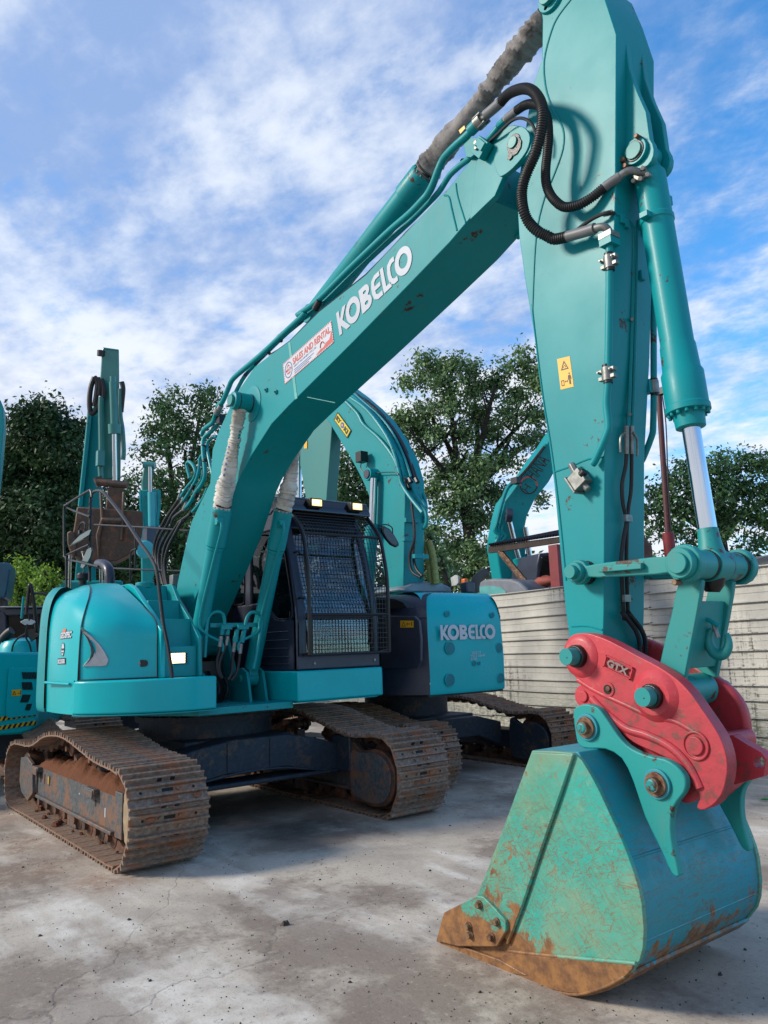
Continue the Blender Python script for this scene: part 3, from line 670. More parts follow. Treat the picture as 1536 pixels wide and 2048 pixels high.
def thinh(b):
    b.tube(vary('T', [(800, 640, -.40), (870, 580, -.41), (950, 500, -.42), (1040, 420, -.43), (1120, 390, -.43), (1200, 410, -.42), (1265, 480, -.42), (1290, 580, -.42), (1280, 700, -.42)]), .009, m_rubber, 8, 4)
    b.tube(vary('B', [(590, 1130, -.40), (640, 1090, -.39), (700, 1050, -.38), (760, 1028, -.37), (795, 1030, -.34)]), .010, m_rubber, 8, 4)
    b.cyl(U('B', 740, 1035, 1, -.37), U('B', 785, 1025, 1, -.35), .014, m_zinc, 8)
one('thin_hose', main, thinh)
# ---- pipes along the boom
def boompipes(b):
    P1 = vary('V', [(600, 300, -.36)]) + vary('F', [(310, 720, -.36), (345, 640, -.36), (368, 590, -.36), (420, 540, -.36), (540, 440, -.36), (700, 290, -.36), (800, 195, -.36)]) + vary('M', [(250, 770, -.36), (430, 640, -.36), (700, 370, -.36), (950, 130, -.36), (1100, -10, -.36)]) + vary('T', [(0, 1365, -.37), (125, 1235, -.38), (180, 1170, -.38), (230, 1080, -.39), (290, 920, -.40), (330, 830, -.40), (380, 760, -.41), (480, 660, -.42), (570, 580, -.42), (660, 490, -.42)])
    b.tube(P1, .024, m_teal, 12, 3)
    P2 = vary('F', [(385, 670, -.30), (400, 640, -.30), (440, 570, -.30), (500, 500, -.30), (600, 400, -.30), (700, 305, -.30), (780, 240, -.30)]) + vary('M', [(240, 840, -.30), (440, 700, -.30), (700, 450, -.30), (1000, 170, -.30)]) + vary('T', [(0, 1450, -.30), (200, 1250, -.32), (300, 1140, -.34), (370, 1030, -.36), (420, 960, -.37), (520, 870, -.37), (600, 810, -.38), (700, 720, -.38), (810, 600, -.40), (900, 490, -.40)])
    b.tube(P2, .019, m_teal, 12, 3)
one('boom_pipe', boom, boompipes)
def cable(b):
    b.tube(vary('M', [(-10, 1130, -.375), (180, 1003, -.375), (440, 738, -.375), (870, 398, -.375), (1240, 10, -.375)]) + vary('T', [(100, 1430, -.375), (350, 1170, -.375)]), .005, m_black, 6, 2)
    b.tube(vary('F', [(500, 500, -.32), (560, 440, -.33), (640, 330, -.33), (740, 250, -.33)]), .010, m_black, 6, 3)
    for k, x, y in (('M', 100, 1000), ('M', 265, 840), ('M', 410, 680), ('F', 510, 490), ('F', 585, 430), ('F', 650, 355), ('T', 425, 950), ('T', 540, 830), ('F', 445, 560)):
        b.cyl(U(k, x, y, 1, -.345), U(k, x, y, 1, -.27), .017, m_black, 8)
one('cable', boom, cable)
def pb(b):
    c = onl('T', [(560, 625), (640, 600), (760, 600), (770, 700), (640, 800), (590, 795)], -.40); b.prism([(q.x, q.z) for q in c], -.415, -.40, m_teal)
    p = U('T', 735, 700, 1, -.42); rt = Matrix.Rotation(R(-38), 3, 'Y'); b.box(p, (.10, .05, .11), m_teal, rt); b.box(p+Vector((.02, -.01, 0)), (.05, .06, .08), m_teal, rt)
    for x, y in ((688, 650), (694, 700)): b.cyl(U('T', x, y, 1, -.44), U('T', x, y, 1, -.44)+Vector((0, -.02, 0)), .014, m_zinc, 10)
    q = U('M', 430, 680, 1, -.36); b.cyl(q-Vector((.035, 0, .022)), q+Vector((.035, 0, .022)), .03, m_black, 12)
one('pipe_bracket', boom, pb, .002)
def st(b):
    c = onl('T', [(500, 515), (555, 465), (565, 495), (515, 550)], -.27); b.quad(*c, m_yellow)
one('small_orange_tag', ac, st)
def backpipes(b):
    L = -.30
    b.tube(vary('V', [(590, 340, -.36), (570, 410, -.34), (545, 480, -.33), (480, 530, -.31), (435, 575, -.30), (425, 625, -.28)]), .022, m_teal, 12, 4)
    b.tube(vary('V', [(640, 400, -.26), (590, 520, -.26), (520, 590, -.26), (460, 640, -.28), (432, 700, -.30), (436, 850, -.31), (452, 1000, -.31), (450, 1110, -.31), (410, 1200, -.31), (350, 1280, -.31), (290, 1390, -.31), (240, 1450, -.31)]), .021, m_teal, 12, 4)
    b.tube(vary('V', [(590, 640, -.22), (520, 670, -.22), (480, 720, -.24), (482, 800, -.27), (510, 950, -.28), (540, 1090, -.29), (535, 1180, -.30), (495, 1280, -.30)]), .015, m_teal, 10, 4)
    b.tube(vary('V', [(425, 850, -.2), (395, 900, -.2), (388, 1000, -.2), (365, 1110, -.2), (320, 1200, -.2), (260, 1300, -.2), (215, 1370, -.2)]), .017, m_teal, 10, 4)
    b.tube(vary('V', [(280, 1120, -.1), (255, 1020, -.1), (245, 960, -.1), (270, 930, -.1), (310, 960, -.1), (340, 1020, -.1), (342, 1080, -.1), (310, 1150, -.1), (250, 1220, -.1), (180, 1330, -.1)]), .017, m_teal, 10, 4)
    b.tube(vary('V', [(425, 1020, -.15), (415, 1120, -.15), (370, 1210, -.15), (330, 1290, -.15)]), .013, m_teal, 8, 4)
    b.tube(vary('V', [(480, 1230, -.3), (440, 1330, -.3), (380, 1420, -.3), (310, 1500, -.3)]), .016, m_teal, 8, 4)
one('back_pipe', boom, backpipes)
def couple(b):
    for (x0, y0), (x1, y1), l, r in (((610, 330), (585, 380), -.36, .034), ((640, 290), (610, 340), -.36, .026), ((175, 1300), (155, 1360), -.1, .021), ((290, 1230), (275, 1270), -.2, .02), ((215, 1360), (190, 1400), -.2, .021), ((255, 1400), (215, 1480), -.31, .026), ((310, 1480), (285, 1530), -.3, .02), ((440, 735), (436, 760), -.30, .025), ((450, 905), (452, 930), -.31, .025), ((450, 1060), (450, 1080), -.31, .025), ((370, 1290), (350, 1330), -.3, .024), ((330, 1200), (310, 1240), -.2, .019)):
        b.cyl(U('V', x0, y0, 1, l), U('V', x1, y1, 1, l), r, m_zinc if r in (.021, .034, .026) else m_black, 12)
    p = U('V', 630, 450, 1, -.3); b.box(p, (.08, .06, .09), m_black)
one('pipe_coupling', boom, couple)
def backhoses(b):
    ends = [((155, 1360, -.1), (60, 1500), (-20, 1620)), ((190, 1400, -.2), (90, 1520), (0, 1640)), ((215, 1480, -.31), (100, 1570), (0, 1680)), ((285, 1530, -.3), (160, 1620), (30, 1710)), ((300, 1510, -.25), (180, 1640), (60, 1720))]
    lo = [((1200, 1400), (1140, 1530), (1125, 1640), (1150, 1760), (1180, 1850)), ((1225, 1420), (1160, 1540), (1140, 1650), (1165, 1780), (1190, 1860)), ((1250, 1440), (1180, 1570), (1160, 1680), (1180, 1800), (1200, 1870)), ((1300, 1420), (1215, 1560), (1190, 1680), (1195, 1780), (1215, 1870)), ((1330, 1400), (1240, 1570), (1205, 1700), (1210, 1800), (1225, 1880))]
    for i, (e, q) in enumerate(zip(ends, lo)):
        l0 = e[0][2]; pts = [U('V', e[0][0], e[0][1], 1, l0), U('V', e[1][0], e[1][1], 1, l0-.02)]
        pts += [U('G', x, y, 1, -.14-.06*i) for x, y in q]
        b.tube(pts, .018, m_rubber, 8, 5)
one('black_hose', boom, backhoses)
# ================================================================== bucket cylinder and linkage
K1 = U('P', 1370, 1127, 1, -.40); K1 = (K1.x, K1.z)
a, c = S3(UP[0], UP[1], LC), S3(K1[0], K1[1], LC); L = (c-a).length; ax = (c-a)/L
bc = one('bucket_cylinder', main, lambda b: b.rev(a, ax, [(.04, .05), (.09, .070), (.10, .078), (.34, .078), (.345, .084), (.37, .084), (.375, .078), (1.02, .078), (1.04, .083), (1.16, .088), (1.18, .098), (1.34, .098), (1.345, .103), (1.375, .103), (1.38, .072), (1.45, .068), (1.455, .05)], m_teal, 40).cyl(a+Vector((0, -.045, 0)), a+Vector((0, .045, 0)), .062, m_teal, 28), .002)
one('cylinder_rod', bc, lambda b: b.cyl(a+ax*1.3, c-ax*.05, .042, m_chrome, 32))
one('rod_eye', bc, lambda b: b.cyl(c+Vector((0, -.055, 0)), c+Vector((0, .055, 0)), .075, m_teal_chip, 32).rev(c-ax*.17, ax, [(0, .045), (.06, .05), (.15, .066)], m_teal_chip, 24), .003)
def bcb(b):
    u = Vector((0, 1, 0)); w = ax.cross(u)
    for k in range(14):
        dd = u*math.cos(k*math.pi/7)+w*math.sin(k*math.pi/7); q = a+ax*1.372+dd*.088; b.cyl(q, q+ax*.02, .0095, m_teal, 8)
    for s_ in (-1, 1): b.box(a+ax*.36+u*.098*s_, (.045, .04, .03), m_teal)
    b.box(a+ax*.22+Vector((.02, .10, 0)), (.03, .04, .05), m_teal)
one('gland_bolts', bc, bcb, .002)
AP = U('C', 395, 1860, 1, -.40); AP = (AP.x, AP.z)
dx, dz = K1[0]-AP[0], K1[1]-AP[1]; LL = math.hypot(dx, dz); an = math.atan2(dz, dx)
def linkprof():
    ca, sa = math.cos(an), math.sin(an); pts = []
    for i in range(13): t = R(25+310*i/12); pts.append((.062*math.cos(t), .062*math.sin(t)))
    pts.append((.12, -.034)); pts.append((LL-.14, -.040))
    for i in range(13): t = R(205+310*i/12); pts.append((LL+.085*math.cos(t), .085*math.sin(t)))
    pts.append((LL-.14, .040)); pts.append((.12, .034))
    return [(AP[0]+x*ca-z*sa, AP[1]+x*sa+z*ca) for x, z in pts]
lp = linkprof()
for l0, l1, out in ((-.415, -.372, -1), (.032, .075, 1)):
    o = one('side_link', main, lambda b: b.prism(lp, l0, l1, m_teal_chip), .006)
    def det(b):
        y = l0 if out < 0 else l1; ca, sa = math.cos(an), math.sin(an)
        rp = [(.15, -.012), (LL-.19, -.012), (LL-.19, .016), (.15, .016)]; b.prism([(AP[0]+x*ca-z*sa, AP[1]+x*sa+z*ca) for x, z in rp], y, y+.03*out, m_teal_chip)
        b.rev((AP[0], y, AP[1]), (0, out, 0), [(0, .05), (.03, .048)], m_teal_chip, 28); b.rev((K1[0], y, K1[1]), (0, out, 0), [(0, .070), (.035, .066)], m_teal_chip, 32)
    one('link_boss', o, det, .004)
def lpins(b):
    b.cyl((AP[0], -.475, AP[1]), (AP[0], .12, AP[1]), .034, m_teal_chip, 28); b.cyl((K1[0], -.468, K1[1]), (K1[0], .12, K1[1]), .046, m_teal_chip, 32)
    b.rev((AP[0], -.335, AP[1]), (0, -1, 0), [(0, .060), (.025, .058)], m_grease, 24)
    b.cyl((K1[0]-.03, -.45, K1[1]-.08), (K1[0]-.03, -.40, K1[1]-.08), .014, m_rust, 8)
    for y in (-.36, -.235, -.105, .02): b.rev((K1[0], y, K1[1]), (0, 1, 0), [(-.008, .069), (.008, .069)], m_grease, 28)
one('link_pin', main, lpins, .003)
P1 = U('A', 650, 458, 1, -.42); P2 = U('A', 975, 630, 1, -.42); P3 = U('A', 1150, 845, 1, -.42)
def blink(b):
    fl = SL('J', [(352, 860), (420, 840), (480, 880), (470, 960), (445, 1100), (408, 1290), (375, 1470), (300, 1440), (228, 1385), (262, 1230), (300, 1080), (325, 950)], -.315)
    b.prism(fl, -.315, -.285, m_teal_chip); b.prism(fl, -.055, -.025, m_teal_chip)
    fw = [(p.x, p.z) for p in onl('J', [(360, 1010), (430, 1000), (400, 1280), (372, 1400), (290, 1370), (320, 1200)], -.315)]
    b.prism(fw, -.29, -.05, m_teal_chip)
    x, z = P2.x, P2.z; b.cyl((x, -.315, z+.01), (x, -.025, z+.01), .072, m_teal_chip, 32)
    for y0, y1 in ((-.355, -.235), (-.105, .015)): b.cyl((K1[0], y0, K1[1]), (K1[0], y1, K1[1]), .066, m_teal_chip, 32)
bl = one('bucket_link', main, blink, .005)
def hook(b):
    p = U('J', 540, 1235, 1, LC); r = .062
    ring = [p+Vector((.03+.0*t, 0, 0))+Vector((r*math.sin(t)*.75, 0, -r*math.cos(t)*1.0))+Vector((0, .0, 0)) for t in [R(a_) for a_ in range(-150, 135, 15)]]
    b.tube(ring, .020, m_teal_chip, 12, 3, rad=lambda i, n: .011+.014*math.sin(math.pi*min(1, max(0, i/n))))
    b.cyl(U('J', 545, 1130, 1, LC-.01), U('J', 575, 1215, 1, LC-.01), .010, m_zinc, 8); b.tube(onl('J', [(470, 1110), (510, 1110), (550, 1130), (580, 1150)], LC-.02), .010, m_teal, 8, 3)
one('lifting_hook', bl, hook)
one('grease_marks', bl, lambda b: b.rev((K1[0]-.01, LC, K1[1]-.04), (-.1, 0, -1), [(0, .06), (.05, .05), (.08, .03)], m_grease, 14))
# ================================================================== red quick coupler
def scaled(pts, l): return SL('A', pts, l)
near = [(588, 400), (620, 365), (680, 360), (740, 378), (800, 405), (880, 448), (945, 482), (1000, 512), (1070, 562), (1130, 625), (1175, 690), (1220, 755), (1262, 830), (1285, 930), (1270, 1030), (1235, 1090), (1185, 1122), (1152, 1112), (1165, 1065), (1135, 1015), (1085, 950), (1030, 905), (960, 870), (880, 832), (800, 765), (735, 695), (695, 640), (655, 590), (610, 520), (586, 450)]
np_ = smooth(scaled(near, -.42), 3)
cpl = one('quick_coupler', main, lambda b: b.prism(np_, -.42, -.345, m_red), .022, seg=4)
cpl['label'] = 'red cast quick coupler between arm and bucket'
fp_ = smooth(scaled([(860, 380), (935, 378), (1005, 402), (1120, 462), (1235, 530), (1310, 582), (1365, 645), (1392, 715), (1399, 800), (1388, 880), (1366, 960), (1330, 1030), (1270, 1070), (1190, 1040), (1100, 930), (980, 760), (900, 600), (850, 470)], .06), 3)
one('far_plate', cpl, lambda b: b.prism(fp_, .0, .06, m_red), .02, seg=4)
def saddle(b):
    core = smooth(scaled([(930, 690), (1060, 700), (1170, 775), (1230, 795), (1280, 785), (1316, 805), (1322, 880), (1300, 980), (1250, 1045), (1190, 1070), (1130, 1010), (1040, 930), (930, 850), (860, 760)], -.17), 3)
    b.prism(core, -.36, .02, m_red)
one('saddle', cpl, saddle, .05, seg=5)
def lug(b):
    o = scaled([(1240, 800), (1320, 800), (1380, 838), (1440, 872), (1462, 900), (1452, 975), (1400, 990), (1330, 1010), (1250, 1000)], -.19)
    h = scaled([(1432+26*math.cos(t), 915+26*math.sin(t)) for t in [2*math.pi*i/12 for i in range(12)]], -.19)
    vs, fs = curve2d([o, h]); n = len(vs); P = lambda v, y: (v[0], y, v[1])
    b.add([P(v, -.21) for v in vs], fs, m_red); b.add([P(v, -.15) for v in vs], fs, m_red)
    for L in (o, h): b.loft([[P(q, -.21) for q in L], [P(q, -.15) for q in L]], m_red, caps=False)
one('towing_lug', cpl, lug)
def swell(b):
    b.rev((P1.x, -.42, P1.z), (0, -1, 0), [(0, .105), (.012, .09), (.018, .075)], m_red, 32)
    b.rev((P2.x, -.415, P2.z), (0, -1, 0), [(0, .12), (.018, .10), (.03, .082)], m_red, 32)
    b.rev((P3.x, -.42, P3.z), (0, -1, 0), [(0, .062), (.010, .060), (.010, .050), (.004, .050)], m_red, 32); b.rev((P3.x, -.42, P3.z), (0, -1, 0), [(0, .040), (.016, .038)], m_red, 28)
    q = U('A', 670, 632, 1, -.40); b.cyl((q.x, -.41, q.z), (q.x, .05, q.z), .055, m_red, 24); b.rev((q.x, -.41, q.z), (0, -1, 0), [(0, .028), (.01, .026)], m_red, 20)
    # raised ridges of the casting
    b.tube(onl('A', [(700, 640), (760, 700), (850, 770), (940, 800), (1040, 850), (1120, 930), (1170, 1030)], -.415), .022, m_red, 10, 5)
    b.tube(onl('A', [(640, 560), (720, 610), (850, 670), (960, 720), (1060, 740), (1150, 790)], -.412), .014, m_red, 10, 5)
one('casting_boss', cpl, swell, .004, seg=3)
def hole(b):
    q = U('A', 770, 602, 1, -.42); b.rev((q.x, -.419, q.z), (0, -1, 0), [(0, .036), (.006, .034)], m_red, 24); b.cyl((q.x, -.4265, q.z), (q.x, -.40, q.z), .022, m_hollow, 20)
    q = U('A', 775, 598, 1, -.42); b.cyl((q.x, -.434, q.z), (q.x, -.42, q.z), .012, m_rust, 7)
one('sight_hole', cpl, hole)
def gtx(b):
    o, e, t = U('A', 752, 505, 1, -.424), U('A', 868, 562, 1, -.424), U('A', 762, 462, 1, -.424)
    xd = (e-o).normalized(); yd = (t-o); yd = (yd-xd*yd.dot(xd)).normalized(); w = (e-o).length; h = .060; n = Vector((0, -1, 0))
    for x0, y0, x1, y1 in ((0, 0, w, .005), (0, h-.005, w, h), (0, 0, .005, h), (w-.005, 0, w, h)):
        c8 = [o+xd*x+yd*y+n*k for k in (0, .010) for x, y in ((x0, y0), (x1, y0), (x1, y1), (x0, y1))]; b.add(c8, [[0, 1, 2, 3], [4, 5, 6, 7], [0, 1, 5, 4], [1, 2, 6, 5], [2, 3, 7, 6], [3, 0, 4, 7]], m_red)
    m_ = simple('bare_cast_letters', '#8c7a78', .5, .3)
    for k in (.002, .005, .008, .011): letters('GTX', o+xd*.018+yd*.014+n*k, xd, yd, .034, m_, w-.036, .04, .0015, b)
one('maker_letters', cpl, gtx, flat=True)
def cpins(b):
    for P, y0, r in ((P1, -.53, .040), (P2, -.52, .041)):
        b.rev((P.x, -.345, P.z), (0, -1, 0), [(0, r), (-y0-.345, r), ], m_teal_chip, 32)
        b.rev((P.x, -.42, P.z), (0, -1, 0), [(0, .056), (.045, .054), (.05, .048)], m_grease, 18)
        b.cyl((P.x, 0, P.z), (P.x, .15, P.z), r, m_teal_chip, 28)
        b.cyl((P.x+.008, y0-.001, P.z-.004), (P.x+.008, y0+.01, P.z-.004), .004, m_hollow, 8)
one('coupler_pin', cpl, cpins, .003)
# ================================================================== bucket
BL, BR = -.63, .33
side = [(440, 868), (530, 870), (618, 877), (655, 910), (692, 970), (727, 1035), (762, 1110), (797, 1185), (830, 1260), (858, 1330), (882, 1400), (902, 1465), (915, 1530), (924, 1640), (920, 1720), (905, 1775), (865, 1830), (820, 1868), (760, 1897), (700, 1918), (640, 1930), (585, 1925), (540, 1915), (420, 1880), (300, 1822), (120, 1757), (120, 1712), (205, 1490), (300, 1245), (372, 1050)]
sp_ = scaled(side, BL)
def bucketbody(b): b.prism(sp_, BL, BL+.025, m_bside).prism(sp_, BR-.025, BR, m_bside); wrapper(b)
def wrapper(b):
    prof = [Vector(p) for p in sp_[1:26]]; cen = Vector((sum(p.x for p in prof)/len(prof), sum(p.y for p in prof)/len(prof)))
    out = []
    for i, p in enumerate(prof):
        t = (prof[min(i+1, len(prof)-1)]-prof[max(i-1, 0)]).normalized(); n = Vector((-t.y, t.x))
        if n.dot(cen-p) < 0: n = -n
        out.append((p+n*.008, p+n*.03))
    b.prism([o_[0] for o_ in out]+[o_[1] for o_ in out][::-1], BL+.02, BR-.02, m_bback)
    wr = out[11:24]; t_ = [o_[0] for o_ in wr]; c_ = cen
    outer = [p+(p-c_).normalized()*.016 for p in t_]
    b.prism(t_[4:]+outer[4:][::-1], BL+.01, BR-.01, m_bback)
bk = one('bucket', main, bucketbody, .003)
bk['label'] = 'teal bucket scratched and rusty along its cutting edge'
def ribs(b):
    for (x, y), r in (((868, 1335), .008), ((912, 1508), .010), ((922, 1690), .011)):
        p = U('A', x-4, y, 1, BL+.02); b.tube([p+Vector((0, q*.92, 0)) for q in (0, .5, .97)], r, m_bback, 8, 2)
one('shell_rib', bk, ribs)
def strip(b):
    s_ = scaled([(440, 874), (618, 884), (560, 1060), (480, 1290), (400, 1530), (338, 1695), (300, 1640), (235, 1480), (300, 1262), (372, 1065)], BL-.018)
    b.prism(s_, BL-.02, BL+.002, m_bstrip)
one('edge_strip', bk, strip, .004)
def wearp(b):
    s_ = scaled([(330, 1738), (450, 1752), (600, 1765), (750, 1778), (878, 1788), (845, 1840), (790, 1873), (700, 1905), (640, 1916), (540, 1902), (420, 1866), (300, 1810)], BL-.012)
    b.prism(smooth(s_, 2), BL-.014, BL+.002, m_bworn)
    b.tube(onl('A', [(340, 1732), (450, 1746), (600, 1760), (750, 1774), (890, 1786)], BL-.008), .009, m_bside, 8, 3)
    b.tube(onl('A', [(618, 880), (560, 1062), (480, 1292), (400, 1532), (335, 1700)], BL-.010), .009, m_bside, 8, 3)
    b.tube(onl('A', [(300, 1812), (420, 1870), (540, 1906), (640, 1920), (760, 1884), (840, 1842)], BL-.008), .008, m_bside, 8, 3)
one('wear_plate', bk, wearp, .003)
def cutter(b):
    s_ = scaled([(28, 1688), (62, 1566), (205, 1492), (232, 1497), (285, 1550), (330, 1602), (331, 1645), (292, 1714), (120, 1712)], BL-.035)
    b.prism(s_, BL-.04, BL-.014, m_bside)
one('side_cutter', bk, cutter, .005)
def cbolts(b):
    for x, y in ((215, 1532), (290, 1607), (268, 1672), (170, 1625), (176, 1662)):
        p = U('A', x, y, 1, BL-.04); b.rev((p.x, BL-.04, p.z), (0, -1, 0), [(0, .021), (.006, .021)], m_rust, 16); b.rev((p.x, BL-.046, p.z), (0, -1, 0), [(0, .0155), (.018, .0145)], m_rust, 6)
one('cutter_bolt', bk, cbolts)
def lip(b):
    s_ = scaled([(2, 1695), (30, 1690), (122, 1708), (300, 1770), (420, 1840), (300, 1826), (120, 1760)], BL-.02)
    b.prism(s_, BL-.02, BR+.02, m_bworn)
    b.prism(scaled([(440, 866), (640, 872), (700, 985), (660, 985), (620, 905), (440, 900)], BL+.02), BL+.02, BR-.02, m_bback)
one('cutting_edge', bk, lip, .004)
ear = [(622, 700), (640, 675), (680, 665), (725, 680), (752, 712), (775, 745), (812, 800), (850, 842), (900, 872), (960, 892), (1015, 903), (1062, 930), (1098, 970), (1108, 1010), (1098, 1050), (1070, 1085), (1048, 1130), (1042, 1200), (1052, 1290), (1080, 1408), (1045, 1395), (1015, 1330), (985, 1265), (930, 1150), (880, 1000), (830, 900), (760, 860), (690, 858), (648, 845), (632, 800)]
ep = smooth(scaled(ear, -.47), 2)
for nm, (y0, y1) in enumerate(((-.475, -.435), (.095, .135))):
    e_ = one('bucket_ear', bk, lambda b: b.prism(ep, y0, y1, m_ear), .006)
E1, E2 = U('A', 683, 765, 1, -.475), U('A', 985, 1010, 1, -.475)
def epins(b):
    for P, r in ((E1, .034), (E2, .036)):
        b.rev((P.x, -.475, P.z), (0, -1, 0), [(0, r+.028), (.014, r+.027)], m_bback, 32)
        b.rev((P.x, -.489, P.z), (0, -1, 0), [(0, r+.016), (.012, r+.014)], m_rust, 32)
        b.cyl((P.x, -.525, P.z), (P.x, .17, P.z), r-.004, m_rust, 28)
        b.rev((P.x, -.525, P.z), (0, -1, 0), [(0, r-.008), (.006, r-.016)], m_teal_chip, 28)
        b.cyl((P.x, -.43, P.z), (P.x, -.34, P.z), r+.01, m_chrome, 24)
one('bucket_pin', bk, epins, .002)
# ================================================================== main excavator: tracks and undercarriage
def shoe_mesh(w, pitch, mat, hole=True):
    b = MB(); h = pitch/2
    prof = [(-h*.98, -.012), (-h*.98, .002), (-h*.88, .003), (-h*.84, .034), (-h*.70, .035), (-h*.62, .003), (-h*.12, .002), (-h*.06, .030), (h*.08, .030), (h*.14, .002), (h*.62, .002), (h*.70, .033), (h*.86, .033), (h*.92, .0), (h*1.08, -.006), (h*1.04, -.014), (h*.8, -.010), (-h*.6, -.010)]
    b.prism(prof, -w/2, w/2, mat)
    if hole:
        for y in (-.075, .075):
            for x in (-h*.35, h*.40): b.cyl((x, y, .0), (x, y, .016), .013, mat, 6)
        for y in (-.20, .20): b.cyl((h*.38, y, .0), (h*.38, y, .0035), .011, m_hollow, 10)
        b.box((h*.40, 0, .002), (.024, .085, .003), m_hollow)
        for y in (-.05, .05): b.box((-h*.84, y, .014), (.020, .032, .029), m_hollow)
    me_o = b.build('track_shoe', None, split=False); me = me_o.data; bpy.data.objects.remove(me_o); return me
def resample(path, n):
    P = [Vector(p) for p in path]; N = len(P); acc = [0.]
    for i in range(N): acc.append(acc[-1]+(P[(i+1) % N]-P[i]).length)
    out = []; j = 0
    for k in range(n):
        s_ = acc[-1]*k/n
        while acc[j+1] < s_: j += 1
        f = (s_-acc[j])/(acc[j+1]-acc[j]); out.append(P[j % N].lerp(P[(j+1) % N], f))
    return out, acc[-1]
def make_track(parent, path, yc, w, mesh, pitch, name='track'):
    dense = smooth(path, 8); _, L = resample(dense, 10); n = round(L/pitch); pts, L = resample(dense, n)
    cen = sum(pts, Vector((0, 0)))/n
    b = MB(); ins, ins2 = [], []
    fine, _ = resample(dense, n*4)
    for i, p in enumerate(fine):
        t = (fine[(i+1) % len(fine)]-fine[i-1]).normalized(); nn = Vector((-t.y, t.x)) if Vector((-t.y, t.x)).dot(cen-p) > 0 else Vector((t.y, -t.x))
        a = .012; d = .085 if i % 4 in (0, 1) else .060; ins.append(p+nn*a); ins2.append(p+nn*d)
    for y0, y1 in ((yc-.105, yc-.055), (yc+.055, yc+.105)):
        vs = []; m_ = len(ins)
        for q in range(m_): vs += [(ins[q].x, y0, ins[q].y), (ins[q].x, y1, ins[q].y), (ins2[q].x, y1, ins2[q].y), (ins2[q].x, y0, ins2[q].y)]
        fs = [[4*q+k, 4*q+(k+1) % 4, 4*((q+1) % m_)+(k+1) % 4, 4*((q+1) % m_)+k] for q in range(m_) for k in range(4)]
        b.add(vs, fs, m_chain)
    tr = b.build(name, parent, split=False)
    for i, p in enumerate(pts):
        t = (pts[(i+1) % n]-pts[i-1]).normalized()
        out = Vector((t.y, -t.x));
        if out.dot(p-cen) < 0: t = -t; out = -out
        o = bpy.data.objects.new('track_shoe', mesh); scene.collection.objects.link(o); o.parent = tr
        xt = Vector((t.x, 0, t.y)); zt = Vector((out.x, 0, out.y)); yt = zt.cross(xt)
        m4 = Matrix((xt, yt, zt)).transposed().to_4x4(); m4.translation = Vector((p.x, yc, p.y)); o.matrix_basis = m4
    return tr
loopL = [(-1.60, .03), (-.8, .03), (0, .03), (.8, .03), (1.66, .03), (1.85, .09), (1.975, .24), (2.0, .42), (1.95, .57), (1.85, .66), (1.66, .70), (1.18, .73), (.80, .785), (.45, .835), (.12, .85), (-.3, .815), (-.6, .74), (-.9, .685), (-1.5, .66), (-1.74, .57), (-1.84, .40), (-1.80, .16)]
loopR = [(-1.60, .03), (-.8, .03), (0, .03), (.8, .03), (1.70, .03), (1.89, .10), (1.99, .28), (1.99, .47), (1.93, .62), (1.83, .69), (1.68, .72), (1.24, .70), (.80, .78), (.40, .86), (0, .885), (-.5, .86), (-.9, .72), (-1.5, .66), (-1.74, .57), (-1.84, .40), (-1.80, .16)]
shoe = shoe_mesh(.60, .19, m_shoe)
trR = make_track(main, loopL, -1.195, .60, shoe, .19)
trL = make_track(main, loopR, 1.195, .60, shoe, .19)
m_mud2 = simple('orange_clay', '#8c5a40', .9, 0, 0, .35, 20, .6)
rq = random.Random(77)
for tr_, keep in ((trR, .75), (trL, .35)):
    for o_ in [q for q in scene.objects if q.parent == tr_]:
        x_, z_ = o_.location.x, o_.location.z
        if rq.random() < keep and (x_ > .2 and z_ > .15):
            b = MB()
            for _ in range(rq.choice((1, 1, 2))):
                xc, yc_, w_, l_ = rq.choice((-.033, .036)), rq.uniform(-.22, .22), rq.uniform(.03, .046), rq.uniform(.05, .22); l_ = min(l_, 2*(.29-abs(yc_)))
                n_ = 14; lo = [(xc+w_*.5*math.copysign(abs(math.cos(a_))**.5, math.cos(a_))*rq.uniform(.75, 1), yc_+l_*.5*math.copysign(abs(math.sin(a_))**.6, math.sin(a_))*rq.uniform(.8, 1)) for a_ in [2*math.pi*i/n_ for i in range(n_)]]
                b.loft([[(x, y, .001) for x, y in lo], [(x, y, rq.uniform(.006, .014)) for x, y in lo]], m_mud2)
            m_ = b.build('clay_patch', tr_, split=False); m_.matrix_basis = o_.matrix_basis
def roller(b, x, y, z, r, w=.22, mat=m_chain):
    for s_ in (-1, 1): b.rev((x, y+s_*w/2, z), (0, s_, 0), [(-.06, r), (-.02, r), (-.015, r+.02), (.0, r+.018), (.02, r*.55), (.05, r*.5)], mat, 20)
    return b.cyl((x, y-w/2, z), (x, y+w/2, z), r*.75, mat, 16)
